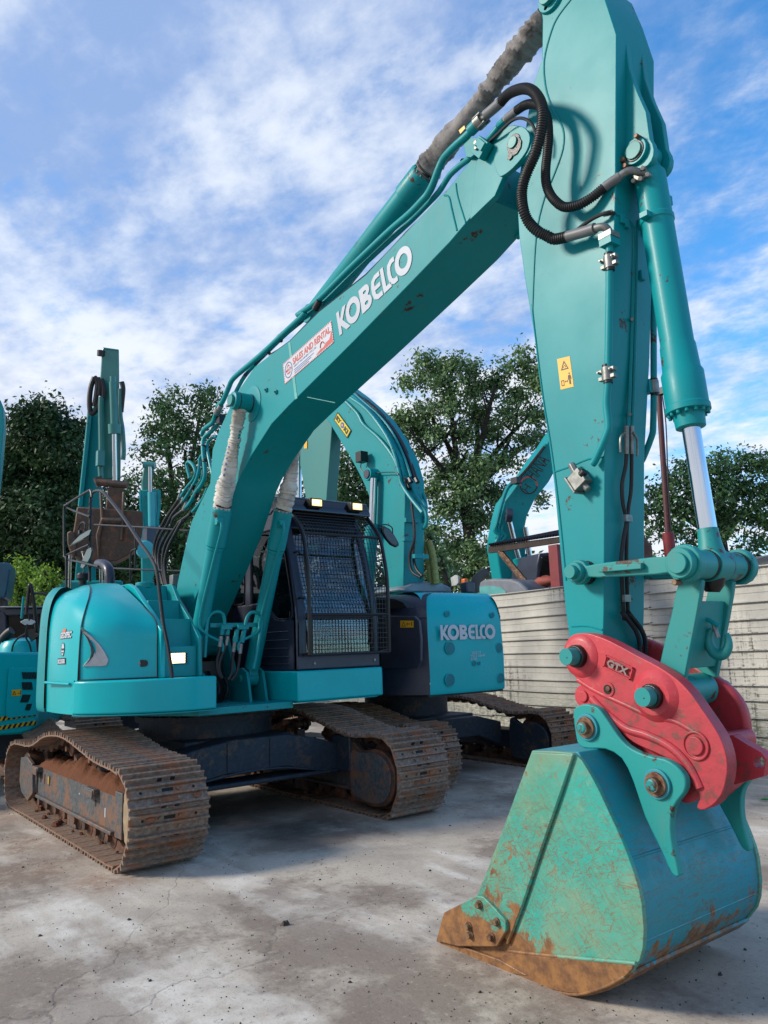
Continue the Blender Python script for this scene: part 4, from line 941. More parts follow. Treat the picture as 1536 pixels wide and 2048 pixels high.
for yc, out, tr in ((-1.195, -1, trR), (1.195, 1, trL)):
    fr = MB(); y0 = yc-.17
    fr.prism([(-1.10, .20), (-1.12, .43), (-.95, .47), (1.22, .47), (1.33, .44), (1.33, .20), (1.25, .17), (-1.0, .17)], yc-.15, yc+.15, m_frame)
    fr.prism([(-1.0, .165), (1.28, .165), (1.28, .195), (-1.0, .195)], yc-.185, yc+.185, m_frame)
    # box ends, ledges
    fr.prism([(-1.62, .26), (-1.60, .50), (-1.35, .53), (-1.12, .48), (-1.05, .2), (-1.25, .10), (-1.52, .16)], yc-.20, yc-.165, m_frame)
    fr.prism([(-1.62, .26), (-1.60, .50), (-1.35, .53), (-1.12, .48), (-1.05, .2), (-1.25, .10), (-1.52, .16)], yc+.165, yc+.20, m_frame)
    fr.prism([(-1.3, .2), (-1.3, .45), (-1.05, .45), (-1.05, .2)], yc-.17, yc+.17, m_frame)
    for x in (-1.0, .78): fr.box((x, yc-.17, .44), (.22, .06, .045), m_frame); fr.box((x, yc-.205, .42), (.20, .012, .07), m_frame)
    fr.box((1.40, yc-.15, .33), (.16, .03, .34), m_frame); fr.box((1.40, yc+.15, .33), (.16, .03, .34), m_frame)
    tf = fr.build('track_frame', main, .008, split=False)
    def slots(b):
        for x, z, w_, h_ in ((-.95, .36, .05, .09), (-.80, .36, .035, .09), (-.62, .36, .04, .09), (.80, .34, .04, .05), (1.05, .30, .02, .07), (.35, .36, .02, .012)):
            b.box((x, yc-.1505, z), (w_, .004, h_), m_hollow if w_ > .03 else m_white)
        b.box((-.66, yc-.152, .36), (.025, .004, .07), m_yellow)
    one('frame_slot', tf, slots)
    for i in range(8):
        x = -.98+i*.30; one('track_roller', tf, lambda b: roller(b, x, yc, .125, .075))
    one('roller_guard', tf, lambda b: b.box((.10, yc-.13, .115), (.26, .02, .13), m_frame).box((.10, yc+.13, .115), (.26, .02, .13), m_frame))
    for x in (-.15, .55):
        one('carrier_roller', tf, lambda b: roller(b, x, yc, .70 if x < 0 else .66, .055, .18).box((x, yc, .56), (.08, .10, .18), m_frame))
    idl = one('front_wheel', main, lambda b: b.rev((1.58, yc-.08, .365), (0, 1, 0), [(0, .28), (.0, .285), (.03, .29), (.035, .31), (.125, .31), (.13, .29), (.16, .28)], m_chain, 40).cyl((1.58, yc-.15, .365), (1.58, yc+.15, .365), .10, m_chain, 20), .004)
    if out < 0:
        def worn(b):
            rnd = random.Random(4); v = []
            for i in range(44):
                a_ = 2*math.pi*i/44; r = .285+(.022 if i % 2 else 0)+rnd.uniform(-.008, .008); v.append((1.60+r*.62*math.cos(a_)+.06, .36+r*1.0*math.sin(a_)))
            b.prism(v, yc-.155, yc-.125, simple('bare_worn_metal', '#a08c70', .6, .1, 0, .3, 12))
        one('worn_sprocket_plate', main, worn, .003)
    spk = MB(); pr = []
    for i in range(42):
        a_ = 2*math.pi*i/42; pr.append((-1.45+(.32 if i % 2 else .27)*math.cos(a_), .36+(.32 if i % 2 else .27)*math.sin(a_)))
    spk.prism(pr, yc-.03, yc+.03, m_chain).cyl((-1.45, yc-.17, .36), (-1.45, yc+.16, .36), .20, m_chain, 30); spk.build('drive_sprocket', main, .004, split=False)
    # idler guard plate on the side that faces the middle
    yi = yc+(.17 if out < 0 else -.17)-(.03 if out > 0 else 0)
    cap = [(1.24, .63), (1.22, .16), (1.45, .10), (1.62, .085), (1.80, .13), (1.90, .25), (1.925, .39), (1.88, .50), (1.78, .575), (1.62, .60), (1.42, .57)]
    if out > 0:
        cg = one('wheel_guard', main, lambda b: b.prism(smooth(cap, 3), .925, .985, m_chain), .01)
        one('guard_panel', cg, lambda b: b.prism(smooth([(1.26, .54), (1.26, .20), (1.44, .13), (1.60, .115), (1.76, .15), (1.85, .25), (1.875, .38), (1.83, .48), (1.75, .54), (1.60, .565), (1.42, .55)], 3), .912, .93, m_frame), .006)
    # earth packed on top of the frame and in the chain
    rnd = random.Random(12 if out < 0 else 5)
    def mud(b):
        nx, ny = 90, 14; vs = []
        for i in range(nx+1):
            for j in range(ny+1):
                x = -1.05+2.55*i/nx; y = yc-.155+.31*j/ny
                e = math.sin(math.pi*j/ny)**.4*math.sin(math.pi*min(1, max(0, i/nx)))**.3
                h = .06+.025*math.sin(x*6.3+1)+.014*math.sin(x*15+y*20)+.028*rnd.random()+.012*math.sin(x*31+y*40)
                vs.append((x, y, .455+max(0, h)*e+(.06*e if out < 0 else 0)))
        b.add(vs, [[i*(ny+1)+j, (i+1)*(ny+1)+j, (i+1)*(ny+1)+j+1, i*(ny+1)+j+1] for i in range(nx) for j in range(ny)], m_mud)
    mo = one('packed_earth', tf, mud, ang=60); mo['label'] = 'reddish earth lying on the track frame'
    def clods(b):
        for _ in range(34 if out < 0 else 16):
            x, y = rnd.uniform(-1.2, 1.5), yc+rnd.uniform(-.25, .25); s_ = rnd.uniform(.015, .045)
            z = .045+s_*.3
            vs = [(x+s_*math.cos(k*1.05)*rnd.uniform(.7, 1.2), y+s_*math.sin(k*1.05)*rnd.uniform(.7, 1.2), z-s_*.3) for k in range(6)]+[(x+s_*.5*math.cos(k*1.05), y+s_*.5*math.sin(k*1.05), z+s_*rnd.uniform(.3, .6)) for k in range(6)]
            b.add(vs, [[k, (k+1) % 6, 6+(k+1) % 6, 6+k] for k in range(6)]+[list(range(6, 12))], m_mud)
    ob = MB(); clods(ob); ob.build('mud_clod', tf)
# centre frame: X shaped legs and the ring under the house
def carbody(b):
    zt = [(-1.02, .60), (-.55, .70), (-.2, .75), (.35, .75), (.62, .70), (.95, .60)]; zb = [(.95, .36), (.60, .40), (.35, .455), (-.3, .455), (-.6, .40), (-1.02, .33)]
    prof = zt+zb
    for s0, s1 in ((1.02, .72), (-1.02, -.72)): b.prism(prof, s0, s1, m_navy, lambda a_, c_, d_: (d_, a_, c_))
    b.box((0, 0, .60), (1.5, 1.1, .28), m_navy)
    b.prism([(-1.02, .34), (.95, .34), (.95, .38), (-1.02, .38)], .72, 1.05, m_navy, lambda a_, c_, d_: (d_, a_, c_))
    b.prism([(.90, .36), (.95, .36), (.95, .70), (.90, .68)], .95, 1.26, m_navy, lambda a_, c_, d_: (d_, a_, c_))
cb = one('centre_frame', main, carbody, .012)
def cbd(b):
    for y in (-.25, .18): b.box((1.025, y, .60), (.012, .03, .25), m_navy)
    b.tube([(1.03, -.95, .38), (1.03, -.5, .42), (1.03, -.1, .46), (1.03, .3, .45), (1.03, .62, .40), (1.03, .93, .36)], .012, m_navy, 6, 3)
one('stiffener', cb, cbd)
def ringp(b):
    b.rev((0, 0, .72), (0, 0, 1), [(0, .66), (.16, .66), (.165, .70), (.22, .70), (.225, .64), (.30, .64)], m_navy, 64)
rg = one('turntable_ring', main, ringp)
def rb(b):
    for i in range(40):
        a_ = 2*math.pi*i/40; b.cyl((.68*math.cos(a_), .68*math.sin(a_), .905), (.68*math.cos(a_), .68*math.sin(a_), .965), .013, m_navy, 6)
b_ = MB(); rb(b_); b_.build('ring_bolts', rg, split=False)
# ================================================================== main excavator: house
mh = m_body
def deck(b):
    b.plan([(1.20, -.62), (1.20, .32), (-1.2, .9), (-1.5, .6), (-1.5, -.6), (-1.2, -1.1), (.4, -1.1)], 1.0, 1.06, m_teal)
    b.plan([(.95, -.50), (.95, .32), (-.9, .32), (-.9, -.50)], .965, 1.01, m_navy)
dk = one('deck', main, deck, .004)
def lugs(b):     # brackets at the foot of each boom cylinder, and the boom foot
    for lc in (-.48, .14):
        for d_ in (-.085, .085):
            b.prism([(.50, 1.05), (.54, 1.25), (.60, 1.36), (.70, 1.38), (.80, 1.34), (.84, 1.22), (.88, 1.05)], lc+d_-.014, lc+d_+.014, m_teal)
        b.cyl((LPIN[0], lc-.12, LPIN[1]), (LPIN[0], lc+.12, LPIN[1]), .035, m_teal_chip, 20)
    for y in (-.44, .10): b.prism([(-.15, 1.05), (-.06, 1.66), (.04, 1.76), (.2, 1.76), (.30, 1.66), (.50, 1.25), (.62, 1.05)], y-.02, y+.02, m_teal)
one('boom_bracket', dk, lugs, .004)
# right hand skirt and panels
sk = [(1.31, -.50), (1.325, -.72), (1.21, -1.07), (1.03, -1.31), (.84, -1.47), (.70, -1.53)]
sk_in = [(.66, -1.46), (.72, -1.40), (.92, -1.22), (1.05, -1.02), (1.12, -.72), (1.10, -.50)]
one('front_skirt', main, lambda b: b.plan([tuple(p) for p in smooth(sk, 4, False)]+sk_in, 1.06, 1.335, mh), .018, seg=4)
one('skirt_edge', main, lambda b: b.plan([tuple(p) for p in smooth(sk, 4, False)]+sk_in, 1.048, 1.058, m_teal))
cols = [[(1.00, -.90, 1.34), (.995, -.90, 1.60), (.985, -.90, 1.74), (.90, -.905, 1.85), (.71, -.93, 1.95), (.42, -.95, 2.08), (.10, -.96, 2.19), (-.3, -.95, 2.22), (-1.0, -.8, 2.22)],
        [(.955, -1.02, 1.34), (.95, -1.02, 1.60), (.94, -1.02, 1.75), (.85, -1.02, 1.87), (.68, -1.03, 1.97), (.40, -1.03, 2.09), (.08, -1.02, 2.19), (-.3, -1.0, 2.225), (-1.0, -.85, 2.22)],
        [(.895, -1.22, 1.34), (.89, -1.22, 1.60), (.87, -1.21, 1.78), (.79, -1.185, 1.90), (.63, -1.155, 2.0), (.37, -1.13, 2.10), (.06, -1.10, 2.19), (-.3, -1.07, 2.22), (-1.0, -.9, 2.22)],
        [(.80, -1.38, 1.34), (.79, -1.38, 1.60), (.765, -1.365, 1.80), (.69, -1.325, 1.93), (.53, -1.27, 2.03), (.30, -1.21, 2.12), (.02, -1.16, 2.19), (-.3, -1.11, 2.21), (-1.0, -.95, 2.21)],
        [(.695, -1.475, 1.34), (.685, -1.475, 1.60), (.655, -1.455, 1.81), (.575, -1.40, 1.96), (.43, -1.33, 2.06), (.22, -1.26, 2.14), (-.03, -1.20, 2.19), (-.35, -1.15, 2.20), (-1.0, -1.0, 2.20)]]
for c_ in cols:
    for k_ in range(4, 9): c_[k_] = (c_[k_][0], c_[k_][1], c_[k_][2]+(0, 0, 0, 0, .012, .02, .028, .03, .03)[k_])
def sheet(b, C, mat, nu=4, nv=4, close=False, thick=0):
    A_ = [smooth(c_, nv, False) for c_ in C]; rows = list(zip(*A_)); G_ = [smooth(list(r_), nu, False) for r_ in rows]
    n = len(G_[0]); vs = [p for r_ in G_ for p in r_]
    b.add(vs, [[j*n+i, j*n+i+1, (j+1)*n+i+1, (j+1)*n+i] for j in range(len(G_)-1) for i in range(n-1)], mat)
    return G_
fpn = one('side_door', main, lambda b: sheet(b, cols, mh), ang=50)
cols2 = [[(.685, -1.49, 1.055), (.68, -1.49, 1.30)]+[(c_[0]-.018, c_[1]-.006, c_[2]) for c_ in cols[4][1:]],
         [(.45, -1.525, 1.055), (.45, -1.53, 1.34), (.445, -1.525, 1.60), (.42, -1.505, 1.82), (.35, -1.455, 2.0), (.23, -1.37, 2.11), (.06, -1.29, 2.18), (-.16, -1.22, 2.22), (-.45, -1.15, 2.235), (-1.0, -1.0, 2.235)],
         [(.18, -1.54, 1.055), (.18, -1.545, 1.34), (.175, -1.54, 1.60), (.15, -1.525, 1.84), (.08, -1.475, 2.02), (-.03, -1.39, 2.13), (-.17, -1.30, 2.185), (-.33, -1.23, 2.21), (-.55, -1.15, 2.225), (-1.0, -1.0, 2.225)],
         [(-.10, -1.535, 1.055), (-.10, -1.54, 1.34), (-.105, -1.537, 1.60), (-.12, -1.525, 1.86), (-.18, -1.48, 2.04), (-.28, -1.40, 2.13), (-.40, -1.31, 2.175), (-.54, -1.23, 2.20), (-.7, -1.14, 2.215), (-1.0, -1.0, 2.215)]]
rp = one('rear_panel', main, lambda b: sheet(b, cols2, mh), ang=50)
cols3 = [[(-.10, -1.53, 1.045), (-.10, -1.556, 1.08), (-.10, -1.56, 1.34), (-.105, -1.556, 1.62), (-.12, -1.545, 1.88), (-.17, -1.505, 2.06), (-.26, -1.43, 2.17), (-.40, -1.34, 2.22), (-.6, -1.2, 2.24)],
         [(-.42, -1.50, 1.045), (-.42, -1.545, 1.08), (-.42, -1.55, 1.34), (-.42, -1.545, 1.62), (-.43, -1.535, 1.90), (-.46, -1.50, 2.09), (-.53, -1.43, 2.19), (-.65, -1.34, 2.235), (-.8, -1.18, 2.25)],
         [(-1.0, -1.26, 1.045), (-1.0, -1.32, 1.08), (-1.0, -1.33, 1.34), (-1.0, -1.325, 1.62), (-1.0, -1.31, 1.88), (-1.0, -1.27, 2.07), (-1.0, -1.18, 2.16), (-1.0, -1.05, 2.21), (-1.0, -.9, 2.22)],
         [(-1.50, -.74, 1.045), (-1.50, -.78, 1.08), (-1.50, -.78, 1.34), (-1.50, -.78, 1.62), (-1.48, -.77, 1.86), (-1.42, -.74, 2.05), (-1.36, -.70, 2.14), (-1.28, -.64, 2.19), (-1.2, -.5, 2.2)],
         [(-1.68, .0, 1.045), (-1.70, .0, 1.08), (-1.70, 0, 1.34), (-1.70, 0, 1.62), (-1.68, 0, 1.86), (-1.6, 0, 2.05), (-1.5, 0, 2.14), (-1.4, 0, 2.19), (-1.2, 0, 2.2)],
         [(-1.50, .80, 1.045), (-1.52, .82, 1.08), (-1.52, .82, 1.34), (-1.52, .82, 1.62), (-1.5, .81, 1.86), (-1.42, .78, 2.05), (-1.36, .74, 2.14), (-1.28, .64, 2.19), (-1.2, .5, 2.2)],
         [(-.9, 1.34, 1.045), (-.9, 1.37, 1.08), (-.9, 1.38, 1.34), (-.9, 1.37, 1.62), (-.9, 1.35, 1.86), (-.9, 1.28, 2.05), (-.9, 1.2, 2.14), (-.9, 1.1, 2.19), (-.9, .9, 2.2)]]
cw = one('counterweight', main, lambda b: sheet(b, cols3, m_teal), ang=50)
def hood(b):
    b.plan([(.10, -.95), (-1.0, -.85), (-1.3, -.4), (-1.3, .5), (-.9, 1.0), (-.55, 1.0), (-.55, -.40), (.10, -.45)], 2.12, 2.205, m_teal)
    b.box((-.6, -.15, 1.6), (1.0, 1.7, 1.05), m_black)
    b.prism([(.1, 1.06), (.1, 2.12), (-.5, 2.12), (-.5, 1.06)], -1.1, -.55, m_navy)
hd = one('engine_hood', main, hood, .01)
# steps up the front
def steps(b):
    st = [(1.03, 1.335), (1.03, 1.60), (.915, 1.60), (.885, 1.845), (.66, 1.85), (.62, 2.03), (.36, 2.035), (.30, 2.195), (-.2, 2.20), (-.2, 1.335)]
    b.prism(st, -.865, -.565, m_teal)
    b.prism([(1.075, 1.335), (1.07, 1.67), (.87, 1.84), (.57, 2.05), (.43, 2.205), (-.2, 2.21), (-.2, 1.335)], -.565, -.528, m_teal)
    b.prism([(1.055, 1.335), (1.045, 1.74), (.85, 1.875), (.60, 2.02), (.37, 2.16), (.2, 2.215), (-.2, 2.22), (-.2, 1.335)], -.905, -.862, mh)
one('access_steps', main, steps, .006)
def fr_seal(b): b.tube([(1.068, -.535, 1.34), (1.066, -.535, 1.66), (.87, -.535, 1.835), (.57, -.535, 2.045)], .007, m_black, 6, 1); b.tube([(1.0, -.91, 1.34), (.99, -.912, 1.60), (.985, -.91, 1.745), (.90, -.912, 1.858), (.71, -.937, 1.957), (.42, -.957, 2.087), (.10, -.967, 2.197)], .006, m_black, 6, 3)
one('door_seal', fpn, fr_seal)
one('door_seal', fpn, lambda b: b.tube([(c_[0]+.004, c_[1]-.004, c_[2]) for c_ in cols[4][:7]], .006, m_black, 6, 3))
one('door_seal', rp, lambda b: b.tube([(c_[0]+.003, c_[1]-.006, c_[2]) for c_ in cols2[3][:8]], .005, m_black, 6, 3))
one('door_seal', rp, lambda b: b.tube([(.69, -1.515, 1.06), (.69, -1.515, 1.20), (.69, -1.515, 1.34)], .006, m_black, 6, 2))
one('panel_rib', rp, lambda b: b.tube([(.58, -1.525, 1.31), (.35, -1.57, 1.315), (.05, -1.59, 1.32)], .012, mh, 8, 3))
one('door_gap', fpn, lambda b: b.tube([(1.01, -.90, 1.340), (.96, -1.025, 1.340), (.90, -1.225, 1.340), (.805, -1.385, 1.340), (.70, -1.48, 1.340)], .007, m_black, 6, 3))
def lamp(b):
    y0, y1, z0, z1 = -.80, -.655, 1.452, 1.542
    b.box((1.036, (y0+y1)/2-.0, (z0+z1)/2), (.018, y1-y0+.02, z1-z0+.016), m_teal)
lampo = one('work_lamp', main, lamp, .006)
one('lamp_lens', lampo, lambda b: [b.box((1.046, -.745, 1.463+.0225*i), (.006, .125, .0135), m_lampglow) for i in range(4)])
one('lamp_reflector', lampo, lambda b: b.box((1.0445, -.745, 1.497), (.004, .128, .086), m_lampamber))
one('lamp_vent', lampo, lambda b: [b.cyl((1.040, -.668, 1.463+.0225*i), (1.048, -.668, 1.463+.0225*i), .010, m_hollow, 10) for i in range(4)])
# point, amber side strip of the lamp is left as a thin lit edge
# emblem, handle, lettering on the side panels
def plane_pt(k, x, y, p0, n, off=0.):
    p0, n = Vector(p0), Vector(n).normalized(); dd = ray(k, x, y); p = p0+n*off; return CAM+dd*((p-CAM).dot(n)/dd.dot(n))
DP, DN = (.80, -1.385, 1.6), ((1.0+.0, -.90*1.0-.0, 0))
DN = Vector((.58, -.82, 0))
def emblem(b):
    hit = on_mesh(fpn)
    o = [(815, 785), (880, 835), (950, 895), (1020, 965), (1075, 1045), (1105, 1110), (1110, 1140), (1092, 1183), (1040, 1190), (850, 1192), (900, 1140), (935, 1085), (940, 1030), (925, 970), (890, 900), (850, 840)]
    q = [hit('L', x, y, .014) for x, y in o]; q2 = [p-DN.normalized()*.03 for p in q]; b.loft([q, q2], m_silver)
    i_ = [(840, 822), (900, 890), (945, 960), (972, 1035), (960, 1090), (920, 1140), (880, 1175), (925, 1120), (940, 1060), (935, 1000), (905, 915)]
    q = [hit('L', x, y, .018) for x, y in i_]; q2 = [p-DN.normalized()*.006 for p in q]; b.loft([q, q2], m_navy)
em = one('crescent_emblem', fpn, emblem, .003); em['label'] = 'silver crescent shaped vent cover'
def handle(b):
    p = plane_pt('D', 767, 622, (.955, -1.02, 1.45), (.8, -.6, 0), .0); t = Vector((.6, .8, 0)); n = Vector((.8, -.6, 0))
    pts = [p+t*(.066*math.copysign(abs(math.cos(a_))**.6, math.cos(a_)))+Vector((0, 0, .030*math.copysign(abs(math.sin(a_))**.6, math.sin(a_)))) for a_ in [2*math.pi*i/20 for i in range(20)]]
    b.loft([[q-n*.01 for q in pts], [q+n*.008 for q in pts]], m_black)
    b.cyl(p+n*.0, p+n*.016, .011, m_zinc, 12)
one('door_handle', fpn, handle)
RPn = Vector((.20, -.98, 0)).normalized(); RPp = (.36, -1.58, 1.6)
def decals(b):
    P = lambda x, y, o_=.004: plane_pt('L', x, y, RPp, RPn, o_)
    def word(t, bl, br, tl, mat, o_):
        a_, e_, c_ = P(*bl, o_), P(*br, o_), P(*tl, o_); xd = (e_-a_); yd = c_-a_; xn = xd.normalized(); yd = yd-xn*yd.dot(xn)
        letters(t, a_, xn, yd.normalized(), yd.length, mat, xd.length, .05, .001, b)
    word('GEOSPEC', (541, 918), (684, 905), (541, 838), m_ink, .003); word('GEOSPEC', (545, 912), (680, 898), (545, 845), m_white, .006)
    b.add([P(x, y, .0055) for x, y in ((568, 838), (575, 808), (590, 815), (602, 800), (612, 812), (612, 832), (590, 850))], [list(range(7))], m_orange)
    ov = [(588+23*math.cos(t), 1018+70*math.sin(t)) for t in [2*math.pi*i/24 for i in range(24)]]
    b.add([P(x, y, .004) for x, y in ov], [list(range(24))], m_white)
    iv = [(588+17*math.cos(t), 1018+60*math.sin(t)) for t in [2*math.pi*i/24 for i in range(24)]]
    b.add([P(x, y, .006) for x, y in ov]+[P(588+(x-588)*.86, 1018+(y-1018)*.93, .006) for x, y in ov], [[i, (i+1) % 24, 24+(i+1) % 24, 24+i] for i in range(24)], m_ink)
    for x0, y0, x1, y1 in ((575, 1008, 585, 1030), (592, 1008, 604, 1028), (578, 1048, 598, 1058)): b.add([P(x0, y0, .007), P(x1, y0, .007), P(x1, y1, .007), P(x0, y1, .007)], [[0, 1, 2, 3]], m_ink)
    b.add([P(525, 1176, .004), P(633, 1172, .004), P(633, 1104, .004), P(525, 1112, .004)], [[0, 1, 2, 3]], m_ink)
    word('SK235SR', (530, 1168), (629, 1163), (530, 1122), m_white, .007)
b_ = MB(); decals(b_); conform(b_, rp, RPp, RPn); b_.build('side_decals', rp, flat=True)
# rails, mirrors, exhaust on the right side
def rail(pts, l=None, r=.0165):
    return lambda b: b.tube([U(k, x, y, 1, q) for k, x, y, q in pts], r, m_black, 10, 4)
def pl(k, pts, l): return [(k, x, y, l) for x, y in pts]
one('handrail', main, rail([('D', 945, 702, -.87), ('D', 938, 640, -.87), ('D', 918, 520, -.87), ('D', 895, 400, -.87), ('D', 872, 200, -.87), ('D', 858, 110, -.87), ('D', 835, 55, -.87), ('D', 800, 0, -.87), ('G', 1030, 1560, -.87), ('G', 900, 1365, -.87), ('G', 790, 1225, -.87), ('G', 745, 1180, -.87), ('G', 700, 1178, -.87), ('G', 668, 1205, -.87), ('G', 662, 1260, -.87), ('G', 660, 1400, -.87), ('G', 658, 1600, -.87), ('G', 657, 1840, -.87)]))
one('handrail', main, rail(pl('G', [(485, 1880), (485, 1700), (480, 1660), (470, 1640), (468, 1450), (470, 1300), (490, 1275), (640, 1180), (665, 1180), (672, 1220)], -1.0), r=.013))
one('handrail', main, rail(pl('G', [(475, 1295), (560, 1330), (655, 1365)], -.98), r=.011))
one('handrail', main, rail(pl('G', [(465, 1655), (560, 1610), (650, 1570)], -.98), r=.011))
one('handrail', main, rail(pl('G', [(490, 1680), (560, 1692), (655, 1715), (720, 1730)], -.98), r=.012))
one('handrail', main, rail(pl('G', [(690, 1423), (1000, 1440), (1390, 1468)], -.3), r=.011))
one('handrail', main, rail(pl('G', [(810, 1742), (1100, 1755), (1330, 1762)], -.3), r=.011))
one('handrail', main, rail(pl('G', [(990, 1440), (990, 1600), (988, 1745)], -.3), r=.011))
one('handrail', main, rail(pl('G', [(955, 1835), (955, 1660), (965, 1615), (1000, 1600)], -.3), r=.011))
one('handrail', main, rail(pl('G', [(1378, 1468), (1372, 1620), (1366, 1762)], -.3), r=.011))
m_mir = simple('mirror_glass_dull', '#37504f', .2)
def mir(b, o, back):
    q = [U('G', x, y, 1, -.95) for x, y in o]; n = Vector((.5, -.86, 0)); b.loft([[p+n*.01 for p in q], [p-n*.015 for p in q]], back)
mr = one('mirror', main, lambda b: mir(b, [(510, 1582), (545, 1545), (590, 1500), (650, 1465), (672, 1460), (655, 1500), (600, 1535), (550, 1560)], m_mir), .002)
one('mirror', main, lambda b: mir(b, [(592, 1735), (605, 1685), (640, 1605), (668, 1590), (675, 1615), (665, 1660), (640, 1705), (610, 1745)], m_mir), .002)
def mst(b):
    b.tube(onl('G', [(662, 1500), (640, 1480), (610, 1470)], -.93), .008, m_black, 6, 2); b.tube(onl('G', [(570, 1480), (582, 1430), (605, 1405), (622, 1420), (618, 1470)], -.94), .008, m_black, 6, 3)
    b.cyl(U('G', 600, 1625, 1, -.95), U('G', 612, 1625, 1, -.95), .012, m_zinc, 10); b.tube(onl('G', [(600, 1625), (615, 1700), (605, 1780)], -.95), .005, m_zinc, 6, 2)
    b.box(U('G', 585, 1478, 1, -.95), (.05, .03, .04), m_black)
    for y in (1495, 1330, 1720): b.cyl(U('G', 660, y, 1, -.87)-Vector((0, 0, .02)), U('G', 660, y, 1, -.87)+Vector((0, 0, .02)), .026, m_black, 10)
    b.box(U('G', 662, 1722, 1, -.87), (.09, .04, .03), m_black)
one('mirror_stay', main, mst)
def exh(b):
    P = [U('G', x, y, 1, -.60) for x, y in [(722, 1712), (760, 1715), (790, 1745), (800, 1800), (802, 1870)]]
    b.tube(P, .058, m_dark, 20, 5)
one('exhaust_elbow', main, exh)
def filt(b):
    p = U('G', 607, 1800, 1, -.85); b.rev(p-Vector((0, 0, .1)), (0, 0, 1), [(0, .04), (.05, .045), (.07, .065), (.12, .066), (.14, .05)], m_black, 24)
one('air_intake_cap', main, filt, .004)
def topb(b):
    p = U('G', 1290, 1840, 1, -.3); b.box(p, (.10, .12, .14), m_grey)
    p = U('G', 1060, 1855, 1, -.75); b.cyl(p-Vector((0, 0, .05)), p+Vector((0, 0, .01)), .09, m_teal, 24)
one('small_box', main, topb, .01)
# machinery between the house panels: pipes and hoses at the foot of the boom
def UN(pts, s_): return [U('N', x, y, 0, s_) for x, y in pts]
def loops(b):
    b.tube(UN([(530, 900), (545, 700), (560, 480), (580, 370), (640, 305), (710, 290), (770, 320), (795, 390), (795, 470)], 1.0), .0155, m_teal, 12, 5)
    b.tube(UN([(1180, 1050), (1220, 880), (1270, 600), (1295, 400), (1280, 340), (1220, 300), (1150, 305), (1100, 360), (1080, 420), (1075, 470)], 1.0), .0155, m_teal, 12, 5)
one('looped_pipe', main, loops)
def bars(b):
    b.box(U('N', 820, 495, 0, .99), (.03, .055*2, .045), m_teal); b.box(U('N', 1040, 495, 0, .99), (.03, .055*2, .045), m_teal)
    p, q = U('N', 600, 470, 0, .95), U('N', 1350, 465, 0, .95); b.box((p+q)/2, (.015, (q-p).length, .04), m_teal)
one('pipe_clamp_bar', main, bars, .002)
def downh(b):
    L_ = [[(765, 520), (750, 620), (735, 740), (715, 850), (690, 960), (700, 1080), (740, 1160)], [(845, 520), (838, 600), (820, 700), (790, 800), (740, 920), (720, 1050), (760, 1180)], [(965, 520), (960, 600), (930, 700), (915, 820), (900, 950), (890, 1100), (840, 1200)], [(1060, 520), (1045, 620), (1010, 740), (1000, 850), (980, 1000), (950, 1120), (880, 1210)]]
    for q in L_: b.tube(UN(q, .98), .015, m_rubber, 8, 4)
one('black_hose', main, downh)
def fitt(b):
    for (x0, y0), (x1, y1), mt, r in (((765, 520), (758, 600), m_teal, .02), ((748, 620), (730, 760), m_zinc, .021), ((845, 530), (838, 600), m_teal, .017), ((838, 620), (815, 740), m_zinc, .017), ((962, 530), (950, 620), m_teal, .022), ((950, 620), (935, 700), m_teal, .026), ((930, 700), (912, 830), m_zinc, .019), ((1060, 530), (1045, 620), m_teal, .022), ((1045, 620), (1020, 700), m_teal, .027), ((1015, 720), (1000, 850), m_zinc, .020)):
        b.cyl(U('N', x0, y0, 0, .98), U('N', x1, y1, 0, .98), r, mt, 10)
one('hose_fitting', main, fitt)
def swivel(b):
    b.rev((.45, -.30, 1.06), (0, 0, 1), [(0, .24), (.15, .22), (.22, .14), (.3, .12)], m_black, 24)
    b.box((.25, -.18, 1.25), (.3, .35, .4), m_black)
    for i in range(5): b.tube([(.5, -.45+.1*i, 1.3), (.62, -.42+.09*i, 1.2), (.6, -.4+.08*i, 1.1)], .016, m_rubber, 8, 3)
one('hydraulic_swivel', main, swivel)
# ================================================================== cab
CB = [(1.22, 1.34), (1.22, 1.80), (1.20, 1.95), (1.15, 2.15), (1.07, 2.45), (.97, 2.74), (.90, 2.86)]
cabt = 3.02
def cabshell(b):
    # side wall that faces the boom (window openings left open), far side wall, rear wall, floor, roof
    for y0, y1 in ((.355, .395), (1.295, 1.335)):
        b.prism([(1.22, 1.34), (1.22, 1.80), (1.16, 1.86), (.98, 1.82), (.80, 1.84), (.66, 1.96), (.62, 2.02), (-.30, 2.02), (-.45, 2.02), (-.45, 1.34)], y0, y1, m_dark)
        b.prism([(.90, 2.86), (.84, cabt), (.2, cabt+.03), (-.45, cabt-.02), (-.45, 2.74), (.82, 2.74), (.94, 2.76)], y0, y1, m_dark)
        b.prism([(-.25, 2.0), (-.45, 2.0), (-.45, 2.76), (-.25, 2.76)], y0, y1, m_dark)
        b.prism([(.30, 2.0), (.17, 2.0), (.17, 2.76), (.30, 2.76)], y0, y1, m_dark)
        b.prism(CB[1:]+[(.84, 2.86), (.90, 2.74), (1.0, 2.45), (1.08, 2.15), (1.12, 1.95), (1.12, 1.80)], y0, y1+.0, m_dark)
    b.box((-.43, .845, 1.68), (.04, .90, .68), m_dark); b.box((-.43, .845, 2.87), (.04, .90, .24), m_dark)
    b.box((.38, .845, 1.37), (1.66, .90, .05), m_dark)
cab = one('cab', main, cabshell, .012, split=False) if False else None
bcab = MB(); cabshell(bcab)
